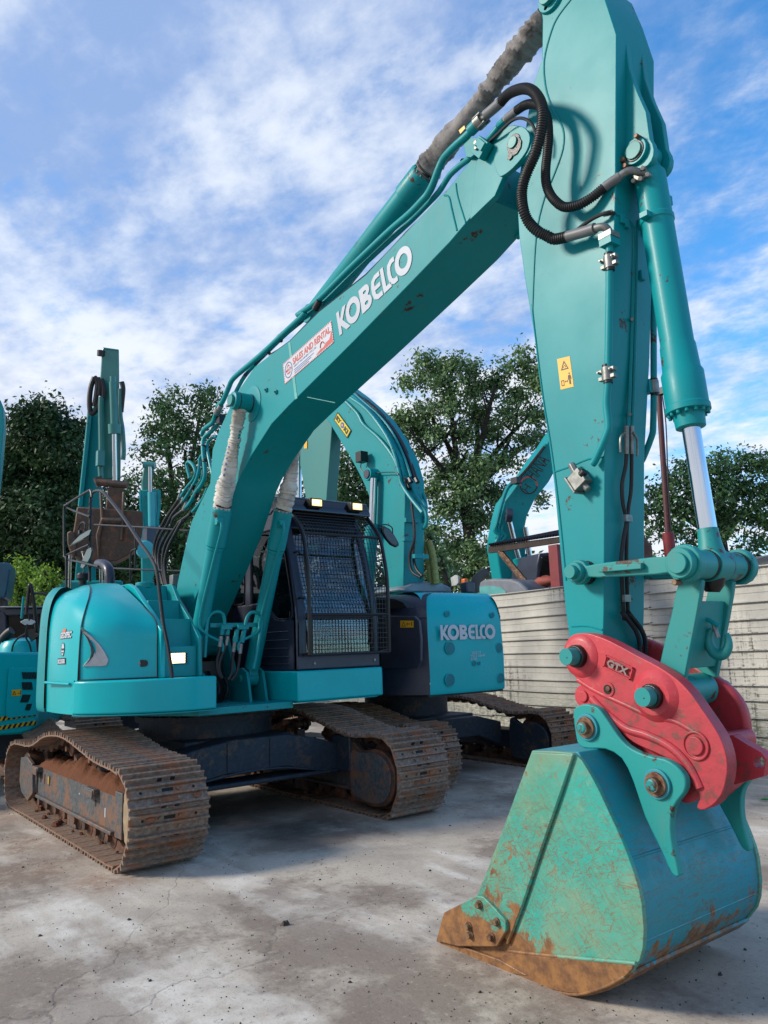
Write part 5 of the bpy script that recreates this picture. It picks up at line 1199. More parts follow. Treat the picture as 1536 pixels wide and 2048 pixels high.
def roofp(b):
    b.prism([(.80, 2.93), (.96, 2.92), (.98, 2.97), (.92, 3.045), (.3, 3.075), (-.42, 3.03), (-.47, 2.95), (-.45, 2.90), (.75, 2.90)], .345, 1.345, m_dark)
roofp(bcab)
# front pillars and sill
for y0, y1 in ((.355, .47), (1.265, 1.335)):
    bcab.prism(CB+[(.82, 2.88), (.91, 2.72), (1.02, 2.43), (1.10, 2.13), (1.15, 1.93), (1.16, 1.80), (1.16, 1.34)], y0, y1, m_dark)
bcab.prism([(1.225, 1.34), (1.225, 1.475), (1.16, 1.475), (1.16, 1.34)], .36, 1.33, m_dark)
bcab.prism([(.90, 2.84), (.96, 2.74), (.90, 2.74), (.80, 2.86), (.80, 2.93)], .40, 1.30, m_dark)
cab = bcab.build('cab', main, .014, seg=3, split=False); cab['label'] = 'dark grey cab with mesh guard over the windscreen'
def visor(b): b.prism([(.80, 2.955), (1.05, 2.90), (1.10, 2.895), (1.10, 2.93), (1.04, 3.045), (.86, 3.075), (.78, 3.06)], .33, 1.36, m_glossblack)
one('roof_visor', cab, visor, .01)
def gl(b):
    pts = [(1.195, 1.48), (1.195, 1.80), (1.175, 1.95), (1.125, 2.15), (1.045, 2.45), (.945, 2.74), (.88, 2.84)]
    vs = [(x, y, z) for x, z in pts for y in (.47, 1.27)]; b.add(vs, [[2*i, 2*i+1, 2*i+3, 2*i+2] for i in range(len(pts)-1)], m_glass2)
one('windscreen', cab, gl, ang=60)
one('windscreen_bar', cab, lambda b: b.box((1.195, .865, 1.855), (.035, .82, .05), m_dark), .006)
def sg(b):
    for y in (.375, 1.315):
        b.add([(x, y, z) for x, z in ((1.12, 1.83), (1.05, 1.82), (.85, 1.84), (.62, 2.0), (.30, 2.0), (.30, 2.75), (.90, 2.75), (1.0, 2.45), (1.08, 2.15), (1.12, 1.95))], [list(range(10))], m_glass)
        b.add([(x, y, z) for x, z in ((.17, 2.02), (-.25, 2.02), (-.25, 2.75), (.17, 2.75))], [[0, 1, 2, 3]], m_glass)
one('side_window', cab, sg)
one('rear_window', cab, lambda b: b.quad((-.43, .40, 2.02), (-.43, 1.30, 2.02), (-.43, 1.30, 2.76), (-.43, .40, 2.76), m_glass))
def wseal(b):
    q = [(1.11, 1.90), (1.09, 1.835), (.98, 1.83), (.84, 1.85), (.70, 1.95), (.64, 2.03)]; b.tube([(x, .352, z) for x, z in q], .007, m_black, 6, 4)
    q = [(.16, 2.6), (.17, 2.1), (.13, 2.035), (0, 2.03), (-.2, 2.03), (-.24, 2.1), (-.25, 2.6)]; b.tube([(x, .352, z) for x, z in q], .009, m_black, 6, 4)
one('window_seal', cab, wseal)
def louv(b):
    for i, z in enumerate((1.71, 1.63, 1.55, 1.47, 1.40)):
        b.tube([(1.08, .352, z), (.75, .352, z), (.60-.02*i, .352, z)], .006, m_dark, 6, 1)
one('louvre_line', cab, louv)
def guard(b):
    gy0, gy1 = .42, 1.36
    F_ = [(1.345, 1.48), (1.35, 1.85), (1.35, 2.20), (1.315, 2.42), (1.235, 2.68), (1.04, 2.89)]
    for y in (gy0, gy1): b.tube([(x, y, z) for x, z in F_], .020, m_black, 8, 4)
    for (x, z) in ((1.345, 1.48), (1.352, 1.855), (1.245, 2.65), (1.045, 2.885)): b.tube([(x, gy0, z), (x, gy1, z)], .014, m_black, 8, 1)
    for y in (gy0, gy1):
        for x, z in ((1.33, 1.50), (1.08, 2.83)): b.tube([(x, y, z), (x-.14, y*.98+.017, z-.02)], .012, m_black, 6, 1)
gd = one('windscreen_guard', cab, guard, split=False)
b_ = MB()
F_ = smooth([(1.345, 1.48), (1.35, 1.85), (1.35, 2.20), (1.315, 2.42), (1.235, 2.68), (1.04, 2.89)], 6, False)
for i in range(1, 26):
    y = .42+.94*i/26; b_.tube([(p.x, y, p.y) for p in F_], .0033, m_black, 4, 1)
acc, need = 0, 0
for i in range(1, len(F_)):
    d_ = (F_[i]-F_[i-1]).length; k = 0
    while need <= acc+d_:
        f = (need-acc)/d_; p = F_[i-1].lerp(F_[i], f); b_.tube([(p.x, .42, p.y), (p.x, 1.36, p.y)], .0033, m_black, 4, 1); need += .048
    acc += d_
b_.build('guard_mesh', gd, split=False)
def wip(b):
    b.tube([(1.23, .52, 1.52), (1.25, .50, 1.9), (1.20, .49, 2.2), (1.14, .5, 2.5)], .010, m_black, 6, 4); b.tube([(1.22, 1.23, 1.56), (1.22, 1.26, 1.8), (1.17, 1.25, 2.2)], .010, m_black, 6, 4)
    for z in (2.47, 2.02): b.tube([(1.12 if z > 2.3 else 1.2, .40, z), (1.2 if z > 2.3 else 1.26, .39, z), (1.2 if z > 2.3 else 1.27, .42, z-.01)], .012, m_black, 6, 2)
    for y, z in ((.545, 1.40), (1.26, 1.405)): b.cyl((1.222, y, z), (1.235, y, z), .013, m_zinc, 12)
one('wiper_arm', cab, wip)
for y in (.66, 1.16):
    lm = one('cab_lamp', cab, lambda b: b.box((1.10, y, 2.985), (.09, .150, .095), m_black), .01)
    one('lamp_lens', lm, lambda b: b.box((1.148, y, 2.985), (.008, .116, .066), m_lampamber), .004)
    one('lamp_bulb_glow', lm, lambda b: b.box((1.153, y-.012, 2.985), (.006, .085, .042), m_lampglow), .002)
def cm(b):
    o = [(1395, 285), (1415, 275), (1460, 300), (1490, 340), (1525, 400), (1530, 425), (1510, 440), (1470, 420), (1430, 375), (1400, 320)]
    q = [U('K', x, y, 0, 1.12) for x, y in o]; b.loft([q, [p-Vector((.035, 0, 0)) for p in q]], m_black)
cmr = one('cab_mirror', cab, cm, .006)
one('mirror_glass', cmr, lambda b: b.add([p-Vector((-.0015, 0, 0)) for p in [U('K', 1460+(x-1460)*.8, 358+(y-358)*.8, 0, 1.1225) for x, y in [(1395, 285), (1415, 275), (1460, 300), (1490, 340), (1525, 400), (1530, 425), (1510, 440), (1470, 420), (1430, 375), (1400, 320)]]], [list(range(10))], simple('mirror_back_grey', '#3a4048', .3)))
one('mirror_stay', cmr, lambda b: b.tube([U('K', x, y, 0, 1.11) for x, y in [(1310, 275), (1350, 290), (1390, 290), (1400, 268), (1440, 268), (1475, 290), (1480, 340)]], .007, m_black, 6, 4))
def inter(b):
    b.box((.25, .84, 1.62), (.5, .5, .14), m_black); b.prism([(.02, 1.66), (.14, 1.68), (.02, 2.35), (-.12, 2.33)], .60, 1.08, m_black)
    b.box((.0, .84, 2.42), (.10, .26, .16), m_black)
    for y in (.55, 1.13): b.box((.35, y, 1.66), (.5, .12, .22), m_dark); b.cyl((.6, y, 1.75), (.62, y, 2.0), .012, m_black, 8); b.cyl((.62, y, 1.98), (.63, y, 2.1), .022, m_black, 10)
seat = one('operator_seat', cab, inter, .02)
one('monitor', cab, lambda b: b.box((.95, .48, 2.28), (.03, .06, .2), m_black).cyl((.95, .48, 1.9), (.95, .48, 2.2), .012, m_black, 8), .006)
one('plastic_dust_sheet', cab, lambda b: clothtube(b, [Vector((.75, .48, 2.35)), Vector((.78, .47, 2.2)), Vector((.82, .47, 2.0)), Vector((.86, .47, 1.85))], .07, simple('clear_sheet', '#3e525c', .25), 9, .03))
one('red_extinguisher', cab, lambda b: b.box((1.0, .95, 1.50), (.18, .28, .10), simple('red_box', '#b5303a', .5)), .02)
one('cab_floor_mat', cab, lambda b: b.box((.9, .85, 1.42), (.5, .8, .02), m_hollow))
# teal sill under the cab
one('cab_skirt', main, lambda b: b.plan([(1.275, .33), (1.285, 1.30), (1.24, 1.345), (-.6, 1.36), (-.6, .36), (.5, .30)], 1.055, 1.335, m_body), .018, seg=4)
one('skirt_edge', main, lambda b: b.plan([(1.28, .30), (1.28, 1.22), (1.22, 1.30), (.3, 1.30), (.3, .34), (.5, .26)], 1.045, 1.054, m_teal))
def stick2(b):
    P = lambda x, y: plane_pt('K', x, y, (1.26, .33, 1.2), (.0, -1, 0), .0)
    q = [P(568, 1500), P(628, 1500), P(628, 1444), P(568, 1444)]
    o = [U('K', x, y, 1, .322) for x, y in ((568, 1500), (628, 1500), (628, 1444), (568, 1444))]
    b.quad(*o, m_white)
    for x0, x1, y in ((575, 590, 1490), (596, 610, 1480), (580, 600, 1465)): b.quad(*[U('K', x, yy, 1, .3205) for x, yy in ((x0, y), (x1, y), (x1, y-12), (x0, y-12))], m_ink)
one('white_label', cab, stick2, flat=True)
# ================================================================== neighbouring excavators
def rz_pts(k, pts, x): return [U(k, a, c_, 0, x) for a, c_ in pts]
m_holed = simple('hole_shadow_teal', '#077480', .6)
nb = thing('excavator', 'blue teal excavator behind the cab, rounded counterweight facing the camera, yellow sticker on its boom', 'excavator', (-.65, 3.15, 0))
shoe2 = shoe_mesh(.50, .17, m_shoe)
lp2 = [(x*.90-.62, z*.92) for x, z in loopR]
for yc in (2.16, 4.15):
    make_track(nb, lp2, yc, .50, shoe2, .171)
    o = -1 if yc < 3 else 1
    tf = one('track_frame', nb, lambda b: b.prism([(-1.7, .2), (-1.7, .42), (.6, .42), (.65, .2)], yc-.15, yc+.15, m_navy), .01)
    one('front_wheel', nb, lambda b: b.cyl((.78, yc-.08, .34), (.78, yc+.08, .34), .28, m_chain, 32), .01)
    for i in range(6): one('track_roller', tf, lambda b: roller(b, -1.5+.36*i, yc, .12, .07))
    one('wheel_guard', nb, lambda b: b.prism(smooth([(x*.9-.62, z*.92) for x, z in cap], 3), yc-.24 if o > 0 else yc+.18, yc-.18 if o > 0 else yc+.24, m_navy), .01)
def car2(b):
    b.prism([(2.3, .52), (2.7, .62), (3.6, .62), (4.0, .52), (4.0, .22), (3.6, .38), (2.7, .38), (2.3, .22)], .25, .0, m_navy, lambda a_, c_, d_: (d_, a_, c_))
    b.box((-.65, 3.15, .5), (1.5, 1.0, .3), m_navy); b.cyl((-.65, 3.15, .6), (-.65, 3.15, .93), .55, m_navy, 40)
one('centre_frame', nb, car2, .01)
def arcplan(off=0.): return None
XW = 1.17
cwL, cwR = U('I', 383, 900, 0, XW-.03), U('I', 940, 900, 0, XW-.06)
yl, yr = cwL.y, cwR.y
zb, zt = U('I', 500, 1182, 0, XW).z, U('I', 500, 402, 0, XW-.2).z
def cwcols(y):
    dx = -.05*abs((y-(yl+yr)/2)/((yr-yl)/2))**2.2
    return [(XW+dx-.02, y, zb), (XW+dx, y, zb+.03), (XW+dx+.01, y, zb+.35), (XW+dx, y, zb+.62), (XW+dx-.02, y, zt-.28), (XW+dx-.07, y, zt-.12), (XW+dx-.17, y, zt-.02), (XW+dx-.35, y, zt+.005), (XW-1.1, y, zt+.01)]
cw2 = one('counterweight', nb, lambda b: sheet(b, [cwcols(yl+(yr-yl)*i/6) for i in range(7)], m_blue, 3, 5), ang=60)
def flank(b):
    P_ = [(XW-.05, yl, 0), (XW-.16, yl-.10, 0), (XW-.36, yl-.22, 0), (.45, yl-.30, 0), (-.6, yl-.34, 0), (-1.6, yl-.3, 0)]
    C_ = [[(x, y, zb+.0), (x, y, zb+.35), (x, y, zb+.8), (x-.0, y, zt-.28), (x-.03, y+.03, zt-.12), (x-.10, y+.12, zt-.03), (x-.2, y+.3, zt)] for x, y, _ in P_]
    sheet(b, C_, m_dark, 3, 4)
    Q_ = [(XW-.06, yr, 0), (XW-.13, yr+.07, 0), (XW-.28, yr+.14, 0), (XW-.9, yr+.16, 0), (-1.6, yr+.1, 0)]
    C_ = [[(x, y, zb+.03), (x, y, zb+.35), (x, y, zb+.8), (x-.0, y, zt-.28), (x-.03, y-.03, zt-.12), (x-.10, y-.06, zt-.05), (x-.3, y-.2, zt-.03)] for x, y, _ in Q_]
    sheet(b, C_, m_dark, 3, 4)
fk = one('side_cover', nb, flank, ang=55, split=False)
one('floor_plate', nb, lambda b: b.plan([(XW-.08, yl), (XW-.08, yr), (-1.6, yr), (-1.6, yl-.2), (.4, yl-.2)], zb-.03, zb+.02, m_navy))
FYl = yl-.30
def pan(b):
    q = [U('I', x, y, 1, FYl-.0) for x, y in [(20, 580), (270, 585), (305, 620), (320, 760), (318, 930), (290, 985), (15, 990)]]
    b.loft([[p+Vector((0, -.012, 0)) for p in q], [p+Vector((0, .02, 0)) for p in q]], m_dark)
dr = one('access_door', nb, pan, .008)
def wst(b):
    q = [U('I', x, y, 1, FYl-.015) for x, y in [(155, 672), (258, 672), (258, 620), (155, 618)]]; b.quad(*q, m_yellow)
    n = Vector((0, -.0015, 0)); P = lambda u, v: q[0]+(q[1]-q[0])*u+(q[3]-q[0])*v+n
    b.add([P(*z) for z in ((.08, .15), (.44, .15), (.26, .85), (.14, .24), (.38, .24), (.26, .68))], [[0, 1, 4, 3], [1, 2, 5, 4], [2, 0, 3, 5]], m_ink)
    for x0, y0, x1, y1 in ((.60, .45, .78, .55), (.84, .2, .90, .8), (.50, .3, .56, .7)): b.add([P(x0, y0), P(x1, y0), P(x1, y1), P(x0, y1)], [[0, 1, 2, 3]], m_ink)
one('warning_sticker', nb, wst, flat=True)
def intake(b):
    q = [U('I', x, y, 1, FYl+.05) for x, y in [(0, 440), (150, 455), (210, 480), (240, 520), (60, 528), (0, 530)]]; b.loft([[p+Vector((0, -.06, 0)) for p in q], [p+Vector((0, .05, 0)) for p in q]], m_hollow)
one('air_intake', nb, intake)
lo = U('I', 466, 772, 0, XW+.012); le = U('I', 888, 772, 0, XW+.012); lt = U('I', 466, 652, 0, XW+.012)
logo(lo, (0, 1, 0), (0, 0, 1), lt.z-lo.z, le.y-lo.y, m_white, .004, nb)
def holes(b, k, x, y, r, cc, ex=0):
    p = U('I', x, y, 0, XW+.006+ex); b.rev((p.x, p.y, p.z), (1, 0, 0), [(-.004, r*1.10), (.004, r*1.04), (.004, r*.98)], m_blue, 24, False)
for x, y, r in ((535, 832, .086), (535, 1075, .086), (515, 567, .042), (912, 828, .070), (925, 1060, .070), (861, 577, .040), (720, 947, .036), (757, 947, .026)):
    p = U('I', x, y, 0, XW)
    for _ in range(3):
        zz = p.z-zb; ex = -.05*abs((p.y-(yl+yr)/2)/((yr-yl)/2))**2.2+(.01 if zz < .75 else 0)-(.0 if p.z < zt-.30 else .05*(p.z-zt+.30)/.16)
        p = U('I', x, y, 0, XW+ex)
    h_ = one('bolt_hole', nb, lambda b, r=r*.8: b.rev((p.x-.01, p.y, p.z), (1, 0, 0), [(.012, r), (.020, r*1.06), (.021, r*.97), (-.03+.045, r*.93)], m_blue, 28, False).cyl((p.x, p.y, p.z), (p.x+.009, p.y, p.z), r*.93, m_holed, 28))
def chalk(b):
    for i, (x, y, t) in enumerate(((703, 870, '2023.5.9'), (695, 895, 'YK12 U6640'), (697, 920, 'BT90'))):
        a_, e_ = U('I', x, y+5, 0, XW+.014), U('I', x+(70, 112, 46)[i], y+5, 0, XW+.014); letters(t, a_, (0, 1, 0), (0, 0, 1), .028, m_white, e_.y-a_.y, 0, .003, b)
one('chalk_writing', nb, chalk, flat=True)
def dome(b):
    P = [U('I', x, y, 0, .35) for x, y in [(190, 400), (190, 375), (250, 340), (370, 325), (480, 335), (545, 365), (555, 400)]]
    b.loft([P, [p+Vector((-.1, 0, .02)) for p in P], [p+Vector((-.9, 0, .02)) for p in P]], simple('grey_fibre_cover', '#77868f', .5))
one('engine_cover', nb, dome, .02)
def exh2(b): b.tube([U('I', x, y, 0, .45) for x, y in [(728, 405), (728, 350), (745, 300), (780, 268), (812, 252)]], .062, simple('sooty_exhaust', '#4a4640', .7), 18, 5)
one('exhaust_pipe', nb, exh2)
def lamp2(b): b.box(U('I', 675, 368, 0, .5), (.12, .16, .14), m_dark)
one('rear_camera', nb, lamp2, .02)
BY = 2.45
b1 = [(95, 470), (20, 360), (130, 240), (250, 330), (330, 400), (400, 470), (480, 590), (545, 720), (582, 860), (585, 1000), (580, 1200), (575, 1540), (560, 1800), (500, 1800), (470, 1540), (445, 1380), (420, 1200), (390, 1050), (355, 940), (325, 870), (290, 800), (240, 710)]
nboom = one('boom', nb, lambda b: b.prism(SL('H', b1, BY), BY, BY+.32, m_teal), .012)
def nb9(b):
    for off, w_, pts in ((.08, .016, [(270, 330), (340, 390), (420, 460), (500, 560), (570, 700), (620, 840)]), (.14, .022, [(280, 330), (350, 385), (430, 455), (515, 560), (590, 700), (640, 850)]), (.2, .022, [(300, 340), (380, 400), (460, 480), (540, 590), (610, 730), (660, 880)])):
        b.tube([U('H', x, y, 1, BY+off) for x, y in pts], w_, m_rubber if w_ > .02 else m_teal, 8, 4)
one('top_hose', nboom, nb9)
def np2(b):
    for off, pts in ((.10, [(575, 800), (620, 900), (680, 1000), (712, 1060), (715, 1130), (695, 1160)]), (.2, [(590, 820), (640, 920), (690, 990), (710, 1030)]), (-.03, [(210, 370), (290, 450), (330, 520), (420, 600), (500, 700), (545, 800), (560, 880), (610, 960), (690, 1060)]), (-.03, [(240, 350), (350, 430), (470, 590), (530, 740), (545, 830)]), (.3, [(600, 730), (650, 850), (700, 960), (714, 1040), (700, 1120)])):
        b.tube([U('H', x, y, 1, BY+off) for x, y in pts], .022, m_teal, 8, 4)
one('oil_pipe', nboom, np2)
def nh2(b):
    for off, pts in ((.05, [(410, 500), (480, 620), (540, 740), (580, 820)]), (.15, [(440, 490), (510, 600), (560, 720), (600, 800)]), (.0, [(620, 960), (628, 1040), (640, 1140), (640, 1230), (612, 1330), (625, 1420), (680, 1460)]), (.05, [(640, 1230), (635, 1320), (650, 1400), (690, 1450)])):
        b.tube([U('H', x, y, 1, BY+off) for x, y in pts], .018, m_rubber, 8, 4)
    for x, y in ((570, 850), (610, 850), (650, 850), (560, 890), (600, 890)): b.cyl(U('H', x, y, 1, BY+.05), U('H', x+12, y+25, 1, BY+.05), .03, m_black, 8)
    for x, y in ((625, 1110), (615, 1225), (680, 1330)): b.box(U('H', x, y, 1, BY+.1), (.05, .22, .05), m_teal)
one('black_hose', nboom, nh2)
def nb3(b):
    for y0 in (1200,): 
        for dx in (0, 30): b.tube([U('H', x+dx, y, 1, BY+.40) for x, y in ((700, 1240), (720, 1300), (735, 1400), (745, 1500))], .05, simple('yellow_wrapped_hose', '#8f9150', .6), 10, 12, rad=lambda i, n: .040+.008*(i % 4 == 0))
one('wrapped_hose', nboom, nb3)
def ncy(b):
    p = U('H', 385, 828, 1, BY-.05); b.cyl((p.x, BY-.14, p.z), (p.x, BY+.02, p.z), .085, m_teal, 24); b.cyl((p.x, BY-.155, p.z), (p.x, BY-.13, p.z), .06, m_dark, 20)
one('cylinder_boss', nboom, ncy, .005)
one('cylinder_rod', nb, lambda b: b.cyl(U('H', 392, 850, 1, BY-.08), U('H', 382, 1180, 1, BY-.08), .05, m_chrome, 20))
one('boom_cylinder', nb, lambda b: b.cyl(U('H', 382, 1130, 1, BY-.08), U('H', 350, 1600, 1, BY-.08), .085, m_teal, 20))
def nl(b): b.box(U('H', 318, 720, 1, BY-.1), (.12, .12, .14), m_black).tube([U('H', x, y, 1, BY-.06) for x, y in ((318, 745), (312, 790), (350, 825), (420, 815), (520, 812), (545, 830))], .008, m_black, 6, 4)
one('work_lamp', nboom, nl, .015)
def ry(b):
    q = [U('H', x, y, 1, BY-.012) for x, y in ((147, 490), (228, 603), (252, 558), (170, 443))]; b.quad(*q, simple('bright_yellow_sticker', '#d9c21c', .4))
    n = Vector((0, -.004, 0)); xd = q[1]-q[0]; yd = q[3]-q[0]; yn = (yd-xd.normalized()*yd.dot(xd.normalized()))
    fr = lambda u, v: q[0]+xd*u+yd*v+n
    for a_, e_, c_, d_ in ((0, 0, 1, .07), (0, .93, 1, 1), (0, 0, .03, 1), (.97, 0, 1, 1)): b.add([fr(a_, e_), fr(c_, e_), fr(c_, d_), fr(a_, d_)], [[0, 1, 2, 3]], m_ink)
    letters('RY', fr(.07, .24), xd, yn, yn.length*.50, m_ink, xd.length*.30, .04, .002, b); letters('KI', fr(.66, .24), xd, yn, yn.length*.50, m_ink, xd.length*.24, .04, .002, b)
    b.add([fr(.51+.10*math.cos(t), .49+.30*math.sin(t)) for t in [k*.4 for k in range(16)]], [list(range(16))], m_blueink)
    b.add([fr(.51+.04*math.cos(t), .49+.12*math.sin(t))+n*.3 for t in [k*.4 for k in range(16)]], [list(range(16))], m_yellow)
one('yellow_sticker', nboom, ry, flat=True)
narm = one('arm', nb, lambda b: b.prism(SL('P', [(600, 850), (655, 780), (668, 790), (664, 850), (652, 1010), (650, 1100), (618, 1100), (612, 1000), (600, 930)], 2.5), 2.5, 2.68, m_old), .01)
one('arm_rod', nb, lambda b: b.cyl(U('P', 597, 900, 1, 2.55), U('P', 597, 1000, 1, 2.55), .05, m_chrome, 16))
one('arm_rod_barrel', nb, lambda b: b.cyl(U('P', 592, 820, 1, 2.55), U('P', 595, 935, 1, 2.55), .075, m_teal, 16))
one('small_sticker', narm, lambda b: b.quad(*[U('P', x, y, 1, 2.49) for x, y in ((608, 897), (614, 897), (614, 880), (608, 880))], m_yellow))
# ---- left neighbour, cut off by the edge of the photograph
lf = thing('excavator', 'teal excavator at the left edge with hazard striped lower panel and slotted side door', 'excavator', (-3.2, -1.4, 0))
F2a, F2b = W('L', 0, 1400, 9.2), W('L', 415, 1400, 9.65); F2n = (F2b-F2a).cross(Vector((0, 0, 1))).normalized()
if F2n.dot(CAM-F2a) < 0: F2n = -F2n
def F2(x, y, off=0.): return plane_pt('L', x, y, F2a, F2n, off)
PV = [(F2(415, 1045)-F2(0, 1045)).normalized()]
BK = Vector((-.80, .45, 0)).normalized()
def wall(b, pts, t, mat, off=0.):
    q = [F2(x, y, off) for x, y in pts]; b.loft([q, [p+BK*t for p in q]], mat)
def lbody(b): wall(b, [(-500, 1045), (425, 1048), (428, 1200), (418, 1500), (400, 1640), (370, 1790), (300, 1862), (200, 1888), (-500, 1930)], 1.3, m_body)
lb = one('side_panel', lf, lbody, .03)
def ldoor(b): wall(b, [(90, 1215), (120, 1205), (425, 1203), (420, 1500), (370, 1690), (90, 1722), (60, 1700), (62, 1600), (80, 1350)], .02, m_blue, .02)
ld = one('side_door', lf, ldoor, .008)
def lsl(b):
    for y0, y1, x0, x1, sl, n in ((1250, 1320, 222, 380, 14, 10), (1352, 1430, 222, 330, 10, 8), (1480, 1560, 232, 320, -28, 7), (1575, 1640, 275, 330, -20, 5)):
        for i in range(n):
            x = x0+(x1-x0)*i/n; q = [F2(x, y0, .028), F2(x+(x1-x0)/n*.6, y0, .028), F2(x+(x1-x0)/n*.6+sl, y1, .028), F2(x+sl, y1, .028)]; b.loft([q, [p+BK*.012 for p in q]], m_hollow)
b_ = MB(); lsl(b_); b_.build('vent_slots', ld, split=False)
def lhz(b):
    for yb, h in ((1745, 42), (1835, 40)):
        b.add([F2(-100, yb+22, .006), F2(375, yb-50, .006), F2(372, yb-50-h, .006), F2(-100, yb+22-h, .006)], [[0, 1, 2, 3]], m_yellow)
        for i in range(9):
            x = -90+54*i; s_ = -72/475; f = lambda X, t: F2(X, yb+22+(X+100)*s_-t, .010)
            b.add([f(x, 0), f(x+27, 0), f(min(x+52, 374), h), f(x+25, h)], [[0, 1, 2, 3]], m_ink)
one('hazard_stripes', lb, lhz, flat=True)
def lwst(b):
    b.add([F2(x, y, .026) for x, y in ((118, 1498), (215, 1490), (217, 1425), (122, 1432))], [[0, 1, 2, 3]], m_yellow)
    b.add([F2(x, y, .028) for x, y in ((126, 1486), (164, 1484), (147, 1440), (134, 1481), (157, 1479), (147, 1455))], [[0, 1, 4, 3], [1, 2, 5, 4], [2, 0, 3, 5]], m_ink)
    b.add([F2(x, y, .028) for x, y in ((180, 1470), (200, 1468), (200, 1462), (180, 1464))], [[0, 1, 2, 3]], m_ink); b.add([F2(x, y, .028) for x, y in ((205, 1480), (212, 1480), (212, 1440), (205, 1440))], [[0, 1, 2, 3]], m_ink)
one('warning_sticker', ld, lwst, flat=True)
def F3(x, y, d=11.): return W('L', x, y, d)
def lcab(b):
    def w3(pts, t, m_, d=11.): q = [F3(x, y, d) for x, y in pts]; b.loft([q, [p+BK*t for p in q]], m_)
    w3([(-400, 590), (0, 578), (30, 600), (440, 600), (445, 655), (60, 668), (40, 640), (-400, 650)], 1.4, m_dark)
    w3([(-10, 600), (30, 620), (58, 680), (60, 950), (30, 1060), (-40, 1060)], .10, m_dark); w3([(410, 640), (450, 640), (450, 1060), (405, 1060)], .1, m_dark)
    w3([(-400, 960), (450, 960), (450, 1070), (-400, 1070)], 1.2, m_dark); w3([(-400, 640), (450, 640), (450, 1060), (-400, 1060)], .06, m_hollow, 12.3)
    w3([(0, 575), (445, 572), (445, 590), (0, 592)], 1.3, m_grey, 10.9)
lc = MB(); lcab(lc); lc = lc.build('cab', lf, .01, split=False)
one('cab_window', lc, lambda b: b.add([F3(x, y, 11.05) for x, y in ((60, 670), (410, 655), (410, 960), (60, 960))], [[0, 1, 2, 3]], m_glass))
one('exhaust_pipe', lf, lambda b: b.tube([W('L', x, y, 9.9) for x, y in ((20, 930), (45, 890), (85, 850), (120, 825))], .055, m_rubber, 14, 4))
def lmir(b):
    q = [W('L', x, y, 9.7) for x, y in ((205, 738), (250, 710), (300, 706), (350, 722), (360, 740), (325, 765), (250, 768))]; b.loft([q, [p+BK*.03 for p in q]], simple('pale_mirror', '#aab0b3', .3))
one('mirror', lf, lmir, .004)
def lmir2(b):
    q = [W('L', x, y, 9.7) for x, y in ((290, 815), (330, 808), (385, 870), (360, 905), (320, 940), (290, 890))]; b.loft([q, [p+BK*.05 for p in q]], m_glossblack)
    b.tube([W('L', x, y, 9.7) for x, y in ((280, 760), (262, 880), (300, 960), (320, 1040))], .012, m_black, 6, 4); b.tube([W('L', x, y, 9.7) for x, y in ((300, 720), (295, 660), (280, 640))], .012, m_black, 6, 3)
    b.tube([W('L', x, y, 9.7) for x, y in ((120, 1040), (140, 960), (190, 900), (260, 860))], .012, m_black, 6, 4)
one('mirror_stay', lf, lmir2)
one('handrail', lf, lambda b: b.tube([W('L', x, y, 9.8) for x, y in ((270, 660), (285, 500), (300, 375), (315, 360), (330, 430), (355, 600), (395, 1040))], .022, m_black, 8, 5))
one('handrail', lf, lambda b: b.tube([W('L', x, y, 9.8) for x, y in ((330, 440), (400, 445), (480, 452))], .014, m_black, 8, 2))
one('antenna', lf, lambda b: b.cyl(W('L', 240, 480, 9.9), W('L', 222, 700, 9.9), .016, m_teal, 8))
one('hood', lf, lambda b: b.rev(W('L', 230, 1060, 10.0), (0, 0, 1), [(-.1, .30), (.08, .29), (.16, .24), (.2, .12)], m_body, 24))
shoe3 = shoe_mesh(.45, .17, m_shoe, False)
def yawed(dist): return None
for k, off in enumerate((0, 1.6)):
    lpz = [(x*.85-3.6, z*.85) for x, z in loopR]
    make_track(lf, lpz, -2.5+off, .45, shoe3, .171)
one('under_frame', lf, lambda b: b.box((-3.6, -1.7, .5), (1.2, 1.3, .3), m_navy).cyl((-3.7, -1.6, .5), (-3.7, -1.6, .8), .5, m_navy, 30))
# ---- tall raised excavator behind the rails
DP3 = 16.5
def G3(x, y, d=DP3): return W('G', x, y, d)
FAR = (W('G', 800, 800, 20)-W('G', 800, 800, 19)); FAR.z = 0; FAR.normalize()
def slab(b, pts, t, mat, k='G', d=DP3): q = [W(k, x, y, d) for x, y in pts]; b.loft([q, [p+FAR*t for p in q]], mat)
pxm = lambda px, d: px/1549.4*d
gx = G3(700, 1700); tall = thing('excavator', 'weathered teal excavator behind the handrails, arm upright, rusty brown bucket curled under', 'excavator', (gx.x, gx.y, 0))
ta = one('arm', tall, lambda b: slab(b, [(752, 125), (870, 140), (873, 420), (885, 700), (882, 1090), (745, 1090), (735, 700), (730, 400), (742, 200)], .5, m_old), .02)
one('arm_end_plate', ta, lambda b: slab(b, [(757, 127), (866, 142), (866, 150), (757, 136)], .48, m_teal, d=DP3-.02))
tb = one('boom', tall, lambda b: slab(b, [(655, 590), (735, 480), (745, 700), (740, 1320), (700, 1600), (700, 1900), (540, 1900), (590, 1300), (620, 900)], .6, m_teal, d=DP3+.9), .03)
one('boom_flange', tb, lambda b: slab(b, [(640, 620), (660, 600), (625, 980), (590, 1300), (572, 1300), (600, 980)], .5, m_old, d=DP3+.8))
